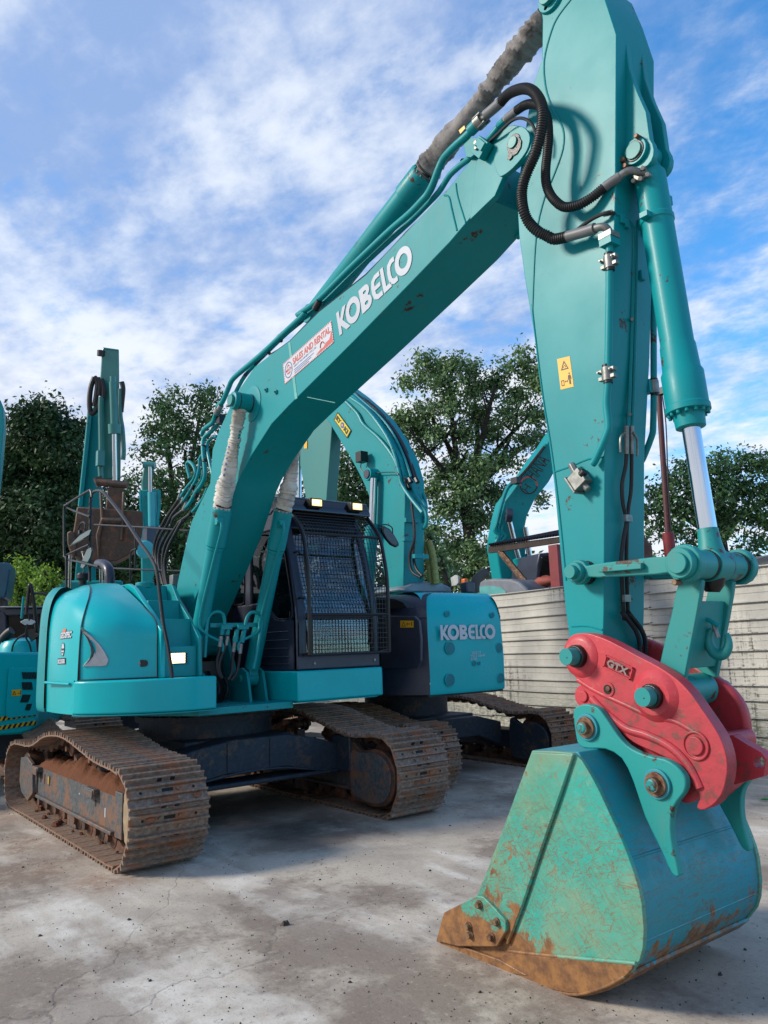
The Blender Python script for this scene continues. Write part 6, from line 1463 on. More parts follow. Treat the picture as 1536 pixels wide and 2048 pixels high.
tc3 = one('bucket_cylinder', tall, lambda b: b.cyl(G3(825, 380, DP3-.3), G3(838, 745, DP3-.3), pxm(26/3.657, DP3)*1.0, m_old, 20).cyl(G3(836, 690, DP3-.3), G3(839, 760, DP3-.3), pxm(44/3.657, DP3), m_old, 20).cyl(G3(824, 340, DP3-.3), G3(826, 420, DP3-.3), pxm(20/3.657, DP3), m_old, 16))
one('cylinder_rod', tc3, lambda b: b.cyl(G3(836, 760, DP3-.3), G3(840, 1100, DP3-.3), pxm(17/3.657, DP3), m_chrome, 16))
m_brn = steelm('rusty_bucket_steel', '#55453a', '#3a2f2a', '#6b4836', .5)
one('linkage', tall, lambda b: b.cyl(G3(712, 1112, DP3-.3), G3(935, 1135, DP3-.3), pxm(27/3.657, DP3), m_brn, 16).cyl(G3(712, 1080, DP3-.25), G3(740, 1140, DP3-.25), pxm(30/3.657, DP3), m_brn, 14))
one('bucket_link', tall, lambda b: slab(b, [(785, 1150), (905, 1150), (895, 1400), (770, 1400)], .35, m_brn, d=DP3-.35), .02)
def tears(b):
    slab(b, [(725, 1180), (745, 1170), (760, 1390), (735, 1500), (720, 1700), (700, 1500), (735, 1380)], .06, m_brn, d=DP3-.5); slab(b, [(895, 1180), (915, 1180), (905, 1390), (900, 1540), (880, 1540), (885, 1390)], .06, m_brn, d=DP3-.5)
    b.cyl(G3(745, 1390, DP3-.45), G3(900, 1395, DP3-.45), pxm(25/3.657, DP3), m_brn, 14)
def tbk(b):
    slab(b, [(562, 1292), (700, 1300), (1045, 1325), (1048, 1420), (1035, 1520), (1000, 1600), (930, 1650), (850, 1690), (700, 1695), (600, 1680), (540, 1640), (530, 1500), (548, 1400)], .75, m_brn, d=DP3-.42)
    slab(b, [(490, 1480), (520, 1465), (548, 1490), (560, 1580), (548, 1675), (530, 1670), (505, 1600), (492, 1560)], .08, m_brn, d=DP3-.45)
    tears(b)
tbo = one('bucket', tall, tbk, .04, split=False); tbo['label'] = 'dark rusty bucket'
one('boom_cylinder_rod', tall, lambda b: b.cyl(G3(514, 1640, DP3+.3), G3(508, 1900, DP3+.3), pxm(13/3.657, DP3), m_chrome, 14))
one('boom_cylinder_rod', tall, lambda b: b.cyl(G3(738, 1700, DP3+.3), G3(740, 1900, DP3+.3), pxm(13/3.657, DP3), m_chrome, 14))
def thz(b):
    for pts in ([(690, 345), (665, 420), (655, 520), (665, 610), (700, 590), (735, 510)], [(690, 345), (712, 380), (705, 470), (690, 560)], [(715, 350), (730, 400), (725, 480)], [(890, 380), (900, 430), (893, 520), (885, 600)], [(742, 360), (760, 430), (755, 500)]):
        b.tube([G3(x, y, DP3-.1) for x, y in pts], .055, m_rubber, 8, 4)
one('black_hose', tall, thz)
def tpp(b):
    b.tube([G3(x, y, DP3-.12) for x, y in [(740, 490), (738, 600), (742, 900), (735, 1000), (740, 1080)]], .06, m_old, 8, 3); b.tube([G3(x, y, DP3-.12) for x, y in [(880, 430), (880, 620), (895, 720), (905, 880), (900, 950)]], .05, m_old, 8, 3)
    b.tube([G3(x, y, DP3+.7) for x, y in [(655, 600), (640, 760), (605, 1100), (585, 1290)]], .05, m_teal, 8, 3)
    b.box(G3(733, 940, DP3-.2), (.14, .14, .32), m_old); b.cyl(G3(740, 150, DP3), G3(738, 190, DP3), .08, m_black, 12)
one('oil_pipe', tall, tpp)
one('house', tall, lambda b: slab(b, [(430, 1830), (900, 1830), (900, 2300), (430, 2300)], 2.2, m_teal, d=DP3+.6), .05)
tcx = W('P', 250, 1400, 12.4)  # undercarriage pulled forward of its boom, added to darken the gap underneath
for off in (-1.0, 1.2):
    lpz = [(x+tcx.x, z*1.0) for x, z in loopR]; make_track(tall, lpz, tcx.y+off, .6, shoe, .19)
one('under_frame', tall, lambda b: b.box((tcx.x, tcx.y+.1, .62), (1.6, 1.6, .35), m_navy).cyl((tcx.x, tcx.y+.1, .7), (tcx.x, tcx.y+.1, 1.05), .65, m_navy, 30).box((tcx.x-.2, tcx.y+.3, 1.15), (3.4, 2.4, .25), m_navy))
# ---- small pale blue excavator further back
D4 = 24.
g4 = W('G', 1100, 1800, D4); sm = thing('excavator', 'smaller pale blue excavator far back between the rails and the boom', 'excavator', (g4.x, g4.y, 0))
m_pale = paint('pale_blue_paint', '#2fa3ae', amt=.2, rough=.4)
one('boom', sm, lambda b: slab(b, [(1035, 1170), (1165, 1165), (1165, 1500), (1150, 1640), (1110, 1900), (1040, 1900), (1035, 1600), (1030, 1400)], .5, m_teal, d=D4), .03)
one('boom_head', sm, lambda b: slab(b, [(1050, 1010), (1070, 960), (1125, 965), (1130, 1010), (1115, 1080), (1090, 1180), (1045, 1180), (1035, 1120)], .4, m_old, d=D4+.1), .03)
s4 = one('arm_cylinder', sm, lambda b: b.cyl(W('G', 1110, 1185, D4-.3), W('G', 1115, 1480, D4-.3), pxm(30/3.657, D4), m_pale, 18))
one('cylinder_rod', s4, lambda b: b.cyl(W('G', 1097, 1000, D4-.3), W('G', 1098, 1190, D4-.3), pxm(13/3.657, D4), m_chrome, 14))
one('boom_pin', sm, lambda b: b.cyl(W('G', 1050, 985, D4-.2), W('G', 1135, 990, D4-.2), pxm(25/3.657, D4), m_old, 14))
one('oil_pipe', sm, lambda b: b.tube([W('G', x, y, D4-.3) for x, y in [(1030, 1170), (1030, 1300), (1050, 1420), (1040, 1600)]], .05, m_teal, 6, 3).tube([W('G', x, y, D4-.3) for x, y in [(1165, 1170), (1165, 1300), (1150, 1420), (1160, 1600)]], .05, m_teal, 6, 3))
one('cylinder_base', sm, lambda b: b.box(W('G', 1110, 1530, D4-.3), (.5, .5, .7), m_dark))
def disc(b): c_ = W('G', 1060, 1605, D4-1); b.rev(c_, (CAM-c_), [(-.15, .16), (0, .27), (.06, .23), (.07, .09)], m_pale, 24)
one('rounded_cover', sm, disc)
# ---- excavator behind the fence, name on its boom
D5 = 19.
g5 = W('H', 1250, 1500, D5); hn = thing('excavator', 'pale teal excavator behind the fence and shed, dark lettering along its boom', 'excavator', (g5.x, g5.y, 0))
hb = one('boom', hn, lambda b: slab(b, [(1840, 300), (1760, 310), (1600, 450), (1500, 560), (1450, 640), (1370, 745), (1300, 850), (1240, 930), (1195, 990), (1170, 1080), (1150, 1180), (1140, 1260), (1180, 1500), (1330, 1500), (1325, 1220), (1322, 1150), (1335, 1080), (1380, 985), (1430, 920), (1470, 870), (1530, 760), (1700, 560), (1860, 440)], .5, m_teal, 'H', D5), .03)
one('arm', hn, lambda b: slab(b, [(1790, 300), (1850, 280), (1890, 420), (1880, 700), (1860, 950), (1820, 950), (1800, 600), (1780, 420)], .35, m_teal, 'H', D5+.08), .03)
def hl(b):
    a_, e_, t_ = W('H', 1388, 868, D5-.25), W('H', 1475, 742, D5-.25), W('H', 1366, 843, D5-.25)
    xd = (e_-a_); yd = t_-a_; yd = yd-xd.normalized()*yd.dot(xd.normalized()); letters('HANA', a_, xd, yd, .34, m_ink, xd.length, 0, .01, b)
    c_ = W('H', 1343, 893, D5-.25); xn, yn = xd.normalized(), yd.normalized()
    for r0, r1, m_, a0, a1 in ((.22, .185, m_redink, -60, 130), (.22, .185, m_ink, 130, 300)):
        o = [c_+xn*r0*math.cos(R(t))+yn*r0*math.sin(R(t)) for t in range(a0, a1+1, 10)]; i_ = [c_+xn*r1*math.cos(R(t))+yn*r1*math.sin(R(t)) for t in range(a0, a1+1, 10)]; n = len(o); b.add(o+i_, [[j, j+1, n+j+1, n+j] for j in range(n-1)], m_)
    letters('H', c_-xn*.16-yn*.09, xd, yd, .18, m_ink, .15, 0, .01, b)
one('boom_lettering', hb, hl, flat=True)
def hc(b):
    for (x0, y0), (x1, y1), (x2, y2) in (((1215, 1075), (1285, 1350), (1330, 1520)), ((1320, 1150), (1355, 1365), (1385, 1520))):
        b.cyl(W('H', x0, y0, D5-.2), W('H', x1, y1, D5-.2), .07, m_chrome, 14); b.cyl(W('H', x1-4, y1-10, D5-.2), W('H', x2, y2, D5-.2), .15, m_teal if x0 < 1300 else m_dark, 16)
one('boom_cylinder', hn, hc)
one('cylinder_pin', hn, lambda b: b.cyl(W('H', 1205, 1075, D5-.25), W('H', 1240, 1078, D5-.25), .17, m_dark, 16))
def hp(b):
    b.tube([W('H', x, y, D5-.1) for x, y in [(1450, 640), (1360, 760), (1300, 840), (1220, 900), (1180, 1000), (1150, 1120), (1135, 1170), (1160, 1200), (1145, 1240)]], .05, m_teal, 8, 4)
    b.tube([W('H', x, y, D5-.15) for x, y in [(1440, 655), (1340, 785), (1270, 860)]], .035, m_rubber, 6, 3)
    for i in range(3): b.tube([W('H', x+18*i, y+8*i, D5-.1) for x, y in [(1150, 1120), (1140, 1160), (1165, 1190), (1145, 1215), (1160, 1250)]], .04, m_teal, 6, 3)
    b.box(W('H', 1268, 865, D5-.2), (.2, .2, .15), m_black)
one('oil_pipe', hn, hp)
def hcab(b): slab(b, [(1410, 1310), (1530, 1300), (1540, 1520), (1390, 1520), (1395, 1380)], 1.2, m_dark, 'H', D5-1.2); slab(b, [(1425, 1330), (1500, 1320), (1500, 1470), (1415, 1470)], .05, m_glass, 'H', D5-1.25)
one('cab', hn, hcab, .03)
# ---- machine at the far left edge
le_ = thing('excavator', 'sliver of teal excavator cut by the left edge, raised arm above dark hood', 'excavator', tuple(Vector((W('G', -60, 1900, 14.).x, W('G', -60, 1900, 14.).y, 0))))
one('arm', le_, lambda b: slab(b, [(-120, 420), (5, 515), (22, 560), (28, 700), (8, 930), (0, 1010), (-30, 1300), (-60, 1720), (-260, 1720), (-200, 1010)], .4, m_teal, 'G', 14.), .02)
one('engine_hood', le_, lambda b: slab(b, [(-400, 1690), (72, 1702), (76, 1760), (55, 1900), (38, 1962), (-400, 1965)], .9, simple('dark_teal_hood', '#0c4c63', .35), 'G', 13.), .03)
one('under_body', le_, lambda b: slab(b, [(-400, 1962), (20, 1960), (20, 2500), (-400, 2500)], .8, m_navy, 'G', 13.2))
# ================================================================== fence, shed, truck, pole
def fencem():
    M = Mat('weathered_white_sheet', .6, .1); z = M.xyz(2); n = M.noise(1.4, 6, .6); st = M.noise(4, 6, .65, 0, M.map((5, 5, .22))); n3 = M.noise(12, 6, .7, 0, M.map((1, 1, 3)))
    c = M.mix(M.ramp(n, .3, .7), lin('#bbb8af'), lin('#9a9994')); c = M.mix(M.ramp(n3, .55, .8, 0, .3), c, lin('#8b897c'))
    patch = M.ramp(M.noise(.55, 3, .5), .49, .60)
    c = M.mix(M.math('MULTIPLY', M.ramp(M.math('ADD', M.math('MULTIPLY', st, .7), M.math('MULTIPLY', n3, .4)), .54, .68), M.math('ADD', M.math('MULTIPLY', patch, .8), .10)), c, lin('#2e2b26'))
    c = M.mix(M.math('MULTIPLY', M.ramp(z, .1, 1.1, .75, 0), M.ramp(n3, .35, .6)), c, lin('#5c6350'))
    M.col(c).bump(n3, .3, .01); return M.m
m_fence = fencem()
FP0, FP1 = Vector((4.6, 5.52)), Vector((-6.0, 6.22)); FD = (FP1-FP0).normalized(); FNn = Vector((FD.y, -FD.x))
if FNn.y > 0: FNn = -FNn
fence = thing('sheet_fence', 'weathered corrugated white metal fence with black streaks across the right background', 'fence', (FP0.x-2, FP0.y+.15, 0))
rf = random.Random(3)
LEN = (FP1-FP0).length; x = 0.; k = 0
while x < LEN:
    w_ = 3.3 if k else 3.15
    for j, (z0, z1) in enumerate(((1.52, 2.34), (.74, 1.56), (-.02, .78))):
        b = MB(); prof = []; z = z0; off = (j*.012)+(k % 2)*.006; nr = 4; ph = (z1-z0)/nr
        for i in range(nr):
            zz = z0+i*ph; prof += [(off, zz), (off, zz+ph*.44), (off+.006, zz+ph*.46), (off+.006, zz+ph*.50), (off, zz+ph*.52), (off+.0, zz+ph*.86), (off+.040, zz+ph*.92), (off+.040, zz+ph*.97)]
        prof.append((off, z1)); N = 28; vs = []
        t_ = rf.uniform(-.012, .012); e0, e1 = rf.uniform(-.03, .03), rf.uniform(-.03, .03)
        for i in range(N+1):
            u_ = i/N; s_ = x+w_*u_
            for o_, zz in prof:
                wob = .010*math.sin(s_*2.1+j)+.004*math.sin(s_*5+j*2+k)
                p = FP0+FD*s_+FNn*(o_+wob); vs.append((p.x, p.y, zz+t_+e0*(1-u_)*.5+e1*u_*.5+.003*math.sin(s_*3+zz*3)))
        m_ = len(prof); fs = [[i*m_+q, (i+1)*m_+q, (i+1)*m_+q+1, i*m_+q+1] for i in range(N) for q in range(m_-1)]
        b.add(vs, fs, m_fence); b.build('metal_sheet', fence, split=False, ang=25)
    pp_ = FP0+FD*(x+.05)-FNn*.06; one('fence_post', fence, lambda b: b.box((pp_.x, pp_.y, 1.15), (.06, .06, 2.35), m_rust))
    x += w_-.02; k += 1
for z in (.55, 1.35, 2.1):
    a_, e_ = FP0-FNn*.05, FP1-FNn*.05; one('fence_rail', fence, lambda b: b.tube([(a_.x, a_.y, z), (e_.x, e_.y, z)], .025, m_rust, 6, 1))
one('scrap_board', None, lambda b: b.quad(*[U('I', x, y, 1, 3.0) for x, y in ((455, 1308), (683, 1314), (683, 1280), (455, 1278))], m_fence)) if False else None
# shed
SY_ = 7.2
sh = thing('shed', 'low shed with dark rusty corrugated roof and red posts beyond the fence', 'shed', (U('H', 1300, 1500, 1, SY_).x, SY_, 0))
m_roof = simple('rusty_sheet_roof', '#3c2f2b', .8, 0, 0, .5, 6, .4)
def roofm(b):
    p, q = U('H', 1095, 1258, 1, SY_), U('H', 1560, 1188, 1, SY_); n = 60; A_, B_ = [], []
    for i in range(n*2+1):
        t = i/(n*2); v = p+(q-p)*t; w_ = .022*math.sin(i*math.pi/2*1.0); A_.append(v+Vector((0, 0, w_))); B_.append(v+Vector((0, 2.6, .5+w_)))
    vs = A_+B_; m_ = len(A_); b.add(vs, [[i, i+1, m_+i+1, m_+i] for i in range(m_-1)], m_roof); b.add([v-Vector((0, 0, .012)) for v in vs], [[i, i+1, m_+i+1, m_+i] for i in range(m_-1)], m_roof)
one('roof', sh, roofm, ang=80, split=False)
one('fascia_beam', sh, lambda b: b.loft([[U('H', x, y, 1, SY_+.05) for x, y in ((1095, 1268), (1560, 1205), (1560, 1240), (1095, 1310))], [U('H', x, y, 1, SY_+.05)+Vector((0, .08, 0)) for x, y in ((1095, 1268), (1560, 1205), (1560, 1240), (1095, 1310))]], m_roof))
p = U('H', 1512, 1260, 1, SY_+.1); m_redpost = simple('red_painted_post', '#7d2027', .6)
one('post', sh, lambda b: b.box((p.x, p.y, p.z/2), (.20, .2, p.z), m_redpost))
p4 = U('H', 1180, 1290, 1, SY_+2.0); one('post', sh, lambda b: b.box((p4.x, p4.y, 1.4), (.1, .1, 2.9), m_rust))
one('brace', sh, lambda b: b.tube([U('H', 1168, 1300, 1, SY_+.1), U('H', 1360, 1530, 1, SY_+.1)], .06, m_rust, 6, 1))
one('back_wall', sh, lambda b: b.box((p.x-1.6, SY_+2.6, 1.3), (3.4, .06, 2.6), m_roof))
cn = thing('orange_bundle', 'small orange plastic bundle under the shed roof beside the red post', 'bundle', tuple(U('H', 1455, 1510, 1, SY_+.3)))
def bun(b):
    c_ = Vector(cn.location); rn = random.Random(2); m_ = simple('orange_plastic', '#94483c', .7)
    rings = []
    for i in range(7):
        t = i/6; r = .13*math.sin(math.pi*(.15+.8*t))**.6; rings.append([c_+Vector((-.22+.44*t, 0, .08))+Vector((0, r*math.cos(a_)*rn.uniform(.9, 1.1), r*.8*math.sin(a_)*rn.uniform(.8, 1.15))) for a_ in [2*math.pi*j/12 for j in range(12)]])
    b.loft(rings, m_)
one('plastic', cn, bun, ang=60)
# light truck or van whose cab roof shows over the fence
TY = 6.9
vn = thing('truck', 'grey van roof with teal tinted window showing over the fence top', 'truck', (U('I', 900, 420, 1, TY).x, TY, 0))
def vr(b): q = [U('I', x, y, 1, TY) for x, y in [(735, 420), (735, 345), (790, 305), (870, 296), (1000, 298), (1060, 318), (1120, 368), (1150, 430), (1150, 900), (735, 900)]]; b.loft([q, [v+Vector((0, 1.6, 0)) for v in q]], simple('dull_grey_van', '#6f757d', .5))
vb = one('cab_body', vn, vr, .04)
one('window', vn, lambda b: b.add([U('I', x, y, 1, TY-.015) for x, y in [(750, 360), (850, 352), (930, 365), (965, 395), (965, 430), (750, 430)]], [[0, 1, 2, 3, 4, 5]], simple('tinted_glass', '#5fa7a5', .15)))
one('roof_light', vn, lambda b: b.box(U('I', 650, 318, 1, TY-.6), (.12, .10, .10), m_orange), .02)
def vm(b): q = [U('I', x, y, 1, TY-.7) for x, y in [(540, 290), (575, 268), (598, 275), (603, 325), (585, 350), (550, 355)]]; b.loft([q, [v+Vector((0, .05, 0)) for v in q]], simple('white_mirror_shell', '#a9aeac', .4)); b.tube([U('I', x, y, 1, TY-.65) for x, y in ((555, 340), (550, 370), (500, 400))], .02, m_black, 6, 3)
one('mirror', vn, vm, .01)
# leaning pole
PY = 6.6
po = thing('steel_pole', 'thin rusty red pole leaning slightly, thicker red sleeve at its foot, behind the bucket cylinder', 'pole', (U('P', 1342, 1110, 1, PY).x, PY, 0))
m_pole = simple('rusty_red_pole', '#4e2426', .6)
q0, q1, q2 = U('P', 1317, 778, 1, PY), U('P', 1336, 1066, 1, PY), U('P', 1341, 1112, 1, PY)
one('shaft', po, lambda b: b.cyl(q0, q1+(q1-q0)*.1, .042, m_pole, 12))
one('foot_sleeve', po, lambda b: b.cyl(q1, (q1+(q2-q1)*9), .085, m_redpost, 14))
one('pole_cable', po, lambda b: b.tube([q0+Vector((.05, 0, -.1)), U('P', 1332, 850, 1, PY), U('P', 1336, 960, 1, PY), U('P', 1342, 1060, 1, PY)], .01, m_black, 5, 4).box(q0+Vector((.04, 0, -.05)), (.14, .1, .1), m_black))
sk_ = thing('sack', 'brown weathered sack like bundle standing above the fence right of the arm', 'sack', (U('P', 1283, 1100, 1, 6.4).x, 6.4, 0))
def sack(b):
    rn = random.Random(8); c_ = U('P', 1272, 1100, 1, 6.4); m_ = simple('brown_sackcloth', '#6b4c42', .85, 0, 0, .5, 5, .4); rings = []
    for i in range(9):
        t = i/8; r = .235*math.sin(math.pi*(.5+.5*t))**.5 if t > .5 else .235; r = max(.01, r*(1-.1*t))
        rings.append([(c_.x+r*math.cos(a_)*rn.uniform(.94, 1.06), c_.y+r*math.sin(a_)*rn.uniform(.94, 1.06), c_.z-.35+.78*t) for a_ in [2*math.pi*j/16 for j in range(16)]])
    b.loft(rings, m_); b.cyl((c_.x, c_.y, 0), (c_.x, c_.y, c_.z-.2), .2, m_, 14)
one('cloth', sk_, sack, ang=70)
# street lamp far left
ls = W('G', 0, 1425, 30.); sl_ = thing('street_lamp', 'slim grey street lamp head against the dark trees at the left edge', 'street lamp', tuple(Vector((W('G', -40, 1425, 30.).x, W('G', -40, 1425, 30.).y, 0))))
g0 = W('G', -40, 1440, 30.)
one('pole', sl_, lambda b: b.cyl((g0.x, g0.y, 0), g0, .07, m_grey, 10)); one('arm', sl_, lambda b: b.tube([g0, W('G', 0, 1420, 30.), W('G', 60, 1365, 30.)], .04, m_grey, 6, 3)); one('lamp_head', sl_, lambda b: b.box(W('G', 78, 1358, 30.), (.35, .35, .10), m_white), .03)
# ================================================================== trees
def leafm(name, a, c, tr=.12):
    M = Mat(name, .55, 0, 0, .3); n = M.noise(1.1, 3, .6); n2 = M.noise(6, 3, .6)
    M.col(M.mix(M.ramp(M.math('ADD', M.math('MULTIPLY', n, .6), M.math('MULTIPLY', n2, .4)), .35, .65), lin(a), lin(c)))
    M.b.inputs['Subsurface Weight'].default_value = 0
    t = M.t; out = t.nodes['Material Output']; tl = M.n('ShaderNodeBsdfTranslucent'); tl.inputs[0].default_value = lin(c)
    mx_ = M.n('ShaderNodeMixShader'); mx_.inputs[0].default_value = tr; M.l(M.b.outputs[0], mx_.inputs[1]); M.l(tl.outputs[0], mx_.inputs[2]); M.l(mx_.outputs[0], out.inputs[0]); return M.m
m_leafA = leafm('dark_leaf', '#1c321f', '#3d5a31'); m_leafB = leafm('mid_leaf', '#2f5234', '#587a48'); m_leafC = leafm('grey_green_leaf', '#42633f', '#74905c'); m_leafD = leafm('yellow_green_leaf', '#4f7a2c', '#87a63f', .3)
m_bark = simple('dark_bark', '#2c2620', .9, 0, 0, .4, 10, .5)
import array
def crown(name, parent, blobs, depth, mat, size, dens, seed, spread=.35, droop=.2, fill=.5):
    rn = random.Random(seed); vs, fs = [], []
    pm = depth/1549.4
    for (px, py, pr) in blobs:
        r = pr*pm; c = W('P', px, py, depth+rn.uniform(-.5, .5)*r*2)
        sz = size*.52; ncl = max(8, int(dens*.55*12.57*r*r/(.25*sz*sz)/23))
        for _ in range(ncl):
            d = Vector((rn.gauss(0, 1), rn.gauss(0, 1), rn.gauss(0, 1)*.9)).normalized(); cc = c+d*r*(rn.uniform(fill, 1.0)); cr_ = size*rn.uniform(1.0, 2.1)
            for _ in range(rn.randint(16, 30)):
                p = cc+Vector((rn.gauss(0, .5), rn.gauss(0, .5), rn.gauss(0, .38)))*cr_
                s_ = sz*rn.choice((.5, .7, .8, 1.0, 1.2, 1.5))
                nrm = (d*.5+Vector((rn.uniform(-1, 1), rn.uniform(-1, 1), rn.uniform(-.1, 1.2)))).normalized()
                t = nrm.orthogonal().normalized(); t = (Matrix.Rotation(rn.uniform(0, 6.28), 3, nrm) @ t); t.z -= droop; t.normalize(); w = nrm.cross(t)
                o = len(vs); vs += [p-t*s_*.5, p+w*s_*.27-t*s_*.05, p+t*s_*.55, p-w*s_*.27-t*s_*.05]; fs.append((o, o+1, o+2, o+3))
    me = bpy.data.meshes.new(name); me.from_pydata([tuple(v) for v in vs], [], fs); me.materials.append(mat)
    o = bpy.data.objects.new(name, me); scene.collection.objects.link(o)
    if parent is not None:
        o.parent = parent; o.matrix_parent_inverse = Matrix.Translation(-parent.location)
    return o
def tree(label, base_px, depth, blobs, mat, size, dens, seed, limbs, tr=.3, name='broadleaf_tree', fill=.5, group='trees beyond the yard'):
    g = W('P', base_px[0], base_px[1], depth); root = thing(name, label, 'tree', (g.x, g.y, 0), 0, group)
    crown('crown', root, blobs, depth, mat, size, dens, seed, fill=fill)
    td = depth+(0 if seed == 4 else 1.6)
    def tk(b):
        fk_ = W('P', limbs[0][0], limbs[0][1], td); b.tube([Vector((g.x, g.y, -.1)), Vector((g.x, g.y, 0)).lerp(fk_, .55)+Vector((.1, 0, 0)), fk_], tr, m_bark, 10, 5, rad=lambda i, n: tr*(1.15-.45*i/n))
        rn = random.Random(seed+1)
        for (x, y, q) in limbs[1:]:
            e = W('P', x, y, td+q); mid = fk_.lerp(e, .5)+Vector((rn.uniform(-.2, .2), rn.uniform(-.2, .2), rn.uniform(0, .3)))
            b.tube([fk_, mid, e], tr*.5, m_bark, 7, 5, rad=lambda i, n: tr*.55*(1-.85*i/n)+.01)
            for _ in range(3):
                s0 = mid.lerp(e, rn.uniform(0, .7)); b.tube([s0, s0+Vector((rn.uniform(-1, 1), rn.uniform(-1, 1), rn.uniform(.1, 1)))*(e-mid).length*.5], tr*.15, m_bark, 5, 1, rad=lambda i, n: tr*.16*(1-.7*i/n))
    b_ = MB(); tk(b_); b_.build('trunk', root, split=False); return root
tree('tall dense dark green tree at the left, rounded top', (80, 1300), 30, [(85, 830, 42), (50, 850, 40), (115, 850, 42), (85, 880, 60), (30, 900, 50), (130, 900, 50), (155, 860, 26), (0, 930, 50), (70, 950, 80), (140, 960, 60), (10, 1010, 70), (100, 1030, 80), (150, 1040, 55), (40, 1090, 80), (120, 1110, 75), (0, 1140, 70), (80, 1170, 70), (160, 1130, 50)], m_leafA, .32, 2.2, 1, [(90, 1120), (60, 960, 0), (120, 930, 1), (90, 880, -1), (30, 1000, 1), (150, 1000, 0)], .4, fill=.35)
tree('airy feathery green tree between the tall arm and the boom', (350, 1300), 33, [(345, 790, 16), (320, 810, 22), (425, 790, 20), (395, 800, 30), (340, 825, 32), (420, 835, 30), (305, 860, 26), (365, 870, 40), (330, 900, 28), (425, 900, 40), (290, 905, 20), (385, 940, 45), (320, 960, 32), (430, 980, 40), (270, 960, 20), (245, 985, 28), (350, 1010, 50), (280, 1030, 45), (410, 1050, 50), (240, 1060, 42), (330, 1090, 55), (270, 1120, 50), (390, 1120, 55), (430, 1160, 40), (320, 1170, 50)], m_leafB, .30, 1.5, 2, [(360, 1080), (330, 850, 0), (400, 830, 1), (370, 900, -1), (300, 930, 1), (420, 950, 0), (280, 1000, -1)], .35, fill=.3)
tree('rounded mid green tree seen under the boom above the cab roof', (700, 1300), 31, [(690, 915, 24), (665, 935, 24), (715, 945, 32), (745, 960, 25), (680, 980, 38), (730, 1000, 38), (650, 1030, 30), (700, 1050, 45), (750, 1050, 35), (600, 1000, 30), (560, 1060, 45), (600, 1100, 50), (680, 1120, 50), (520, 1150, 45), (760, 860, 18), (500, 1060, 45), (545, 1020, 40), (480, 1120, 45), (470, 1170, 45)], m_leafB, .32, 1.7, 3, [(700, 1100), (690, 960, 0), (730, 980, 0), (600, 1060, 1)], .3, fill=.3)
tree('large spreading tree with dark forked limbs between boom and arm', (960, 1300), 26, [(845, 722, 22), (870, 735, 28), (905, 725, 24), (935, 745, 22), (945, 728, 14), (812, 762, 20), (840, 765, 18), (890, 765, 34), (950, 775, 32), (990, 765, 30), (1010, 735, 18), (1040, 725, 20), (1046, 705, 12), (1062, 745, 26), (1080, 770, 30), (1085, 720, 12), (1035, 790, 30), (905, 810, 38), (960, 830, 36), (850, 825, 30), (815, 835, 28), (790, 845, 22), (775, 870, 22), (835, 860, 34), (870, 870, 26), (1015, 830, 28), (1070, 830, 30), (800, 885, 18), (930, 870, 32), (980, 870, 30), (840, 905, 18), (1055, 880, 26), (1085, 880, 22), (910, 930, 34), (960, 930, 34), (1010, 920, 28), (880, 950, 22), (860, 980, 30), (930, 980, 38), (985, 985, 36), (1060, 935, 16), (1080, 1000, 18), (895, 1020, 36), (950, 1040, 40), (1000, 1040, 30), (870, 1060, 26), (910, 1090, 38), (960, 1110, 40), (1010, 1090, 34), (885, 1130, 34), (940, 1160, 36), (1000, 1150, 34)], m_leafC, .235, 1.9, 4, [(930, 1000), (860, 830, 0), (900, 760, 0), (950, 800, .5), (935, 900, 0), (1020, 880, 0), (1060, 830, .5), (1080, 870, 0), (990, 770, -.5), (820, 860, -.5), (865, 980, 0), (1000, 990, .5)], .24, fill=.15)
tree('broad dark green tree at the right edge behind the cylinder rod', (1450, 1300), 25, [(1365, 935, 18), (1400, 935, 28), (1440, 925, 26), (1480, 930, 28), (1520, 925, 28), (1545, 940, 28), (1350, 965, 26), (1390, 975, 34), (1440, 970, 36), (1490, 975, 34), (1535, 985, 34), (1310, 990, 24), (1300, 1020, 20), (1340, 1010, 32), (1390, 1025, 32), (1440, 1025, 34), (1490, 1030, 32), (1535, 1040, 28), (1315, 1050, 20), (1290, 1075, 14), (1350, 1065, 22), (1395, 1075, 24), (1450, 1070, 22), (1500, 1085, 20), (1525, 1080, 20)], m_leafB, .26, 1.8, 5, [(1440, 1080), (1390, 960, 0), (1440, 950, .5), (1500, 960, 0), (1340, 1020, 0), (1530, 1010, .5)], .3, fill=.25)
tree('lower dark tree filling the gap behind the tall arm', (220, 1300), 34, [(200, 1000, 40), (230, 1040, 45), (190, 1080, 60), (250, 1120, 60), (200, 1160, 60), (140, 1200, 60), (330, 1210, 60), (420, 1200, 60)], m_leafA, .42, 1.2, 6, [(210, 1140), (200, 1030, 0), (240, 1060, 0)], .3, fill=.35)
def bush(label, blobs, depth, mat, size, dens, seed, name='bush', base=None):
    px = sum(q[0] for q in blobs)/len(blobs); py = max(q[1] for q in blobs); g = W('P', px, py, depth); root = thing(name, label, 'bush', (g.x, g.y, 0))
    crown('foliage', root, blobs, depth, mat, size, dens, seed, fill=.2)
    one('stem', root, lambda b: [b.tube([(g.x+d_*.3, g.y, 0), (g.x+d_*.6, g.y+.1, g.z*.5+.5), W('P', x, y, depth)], .05, m_bark, 6, 3) for d_, (x, y, _) in zip((-1, 0, 1), blobs[:3])]); return root
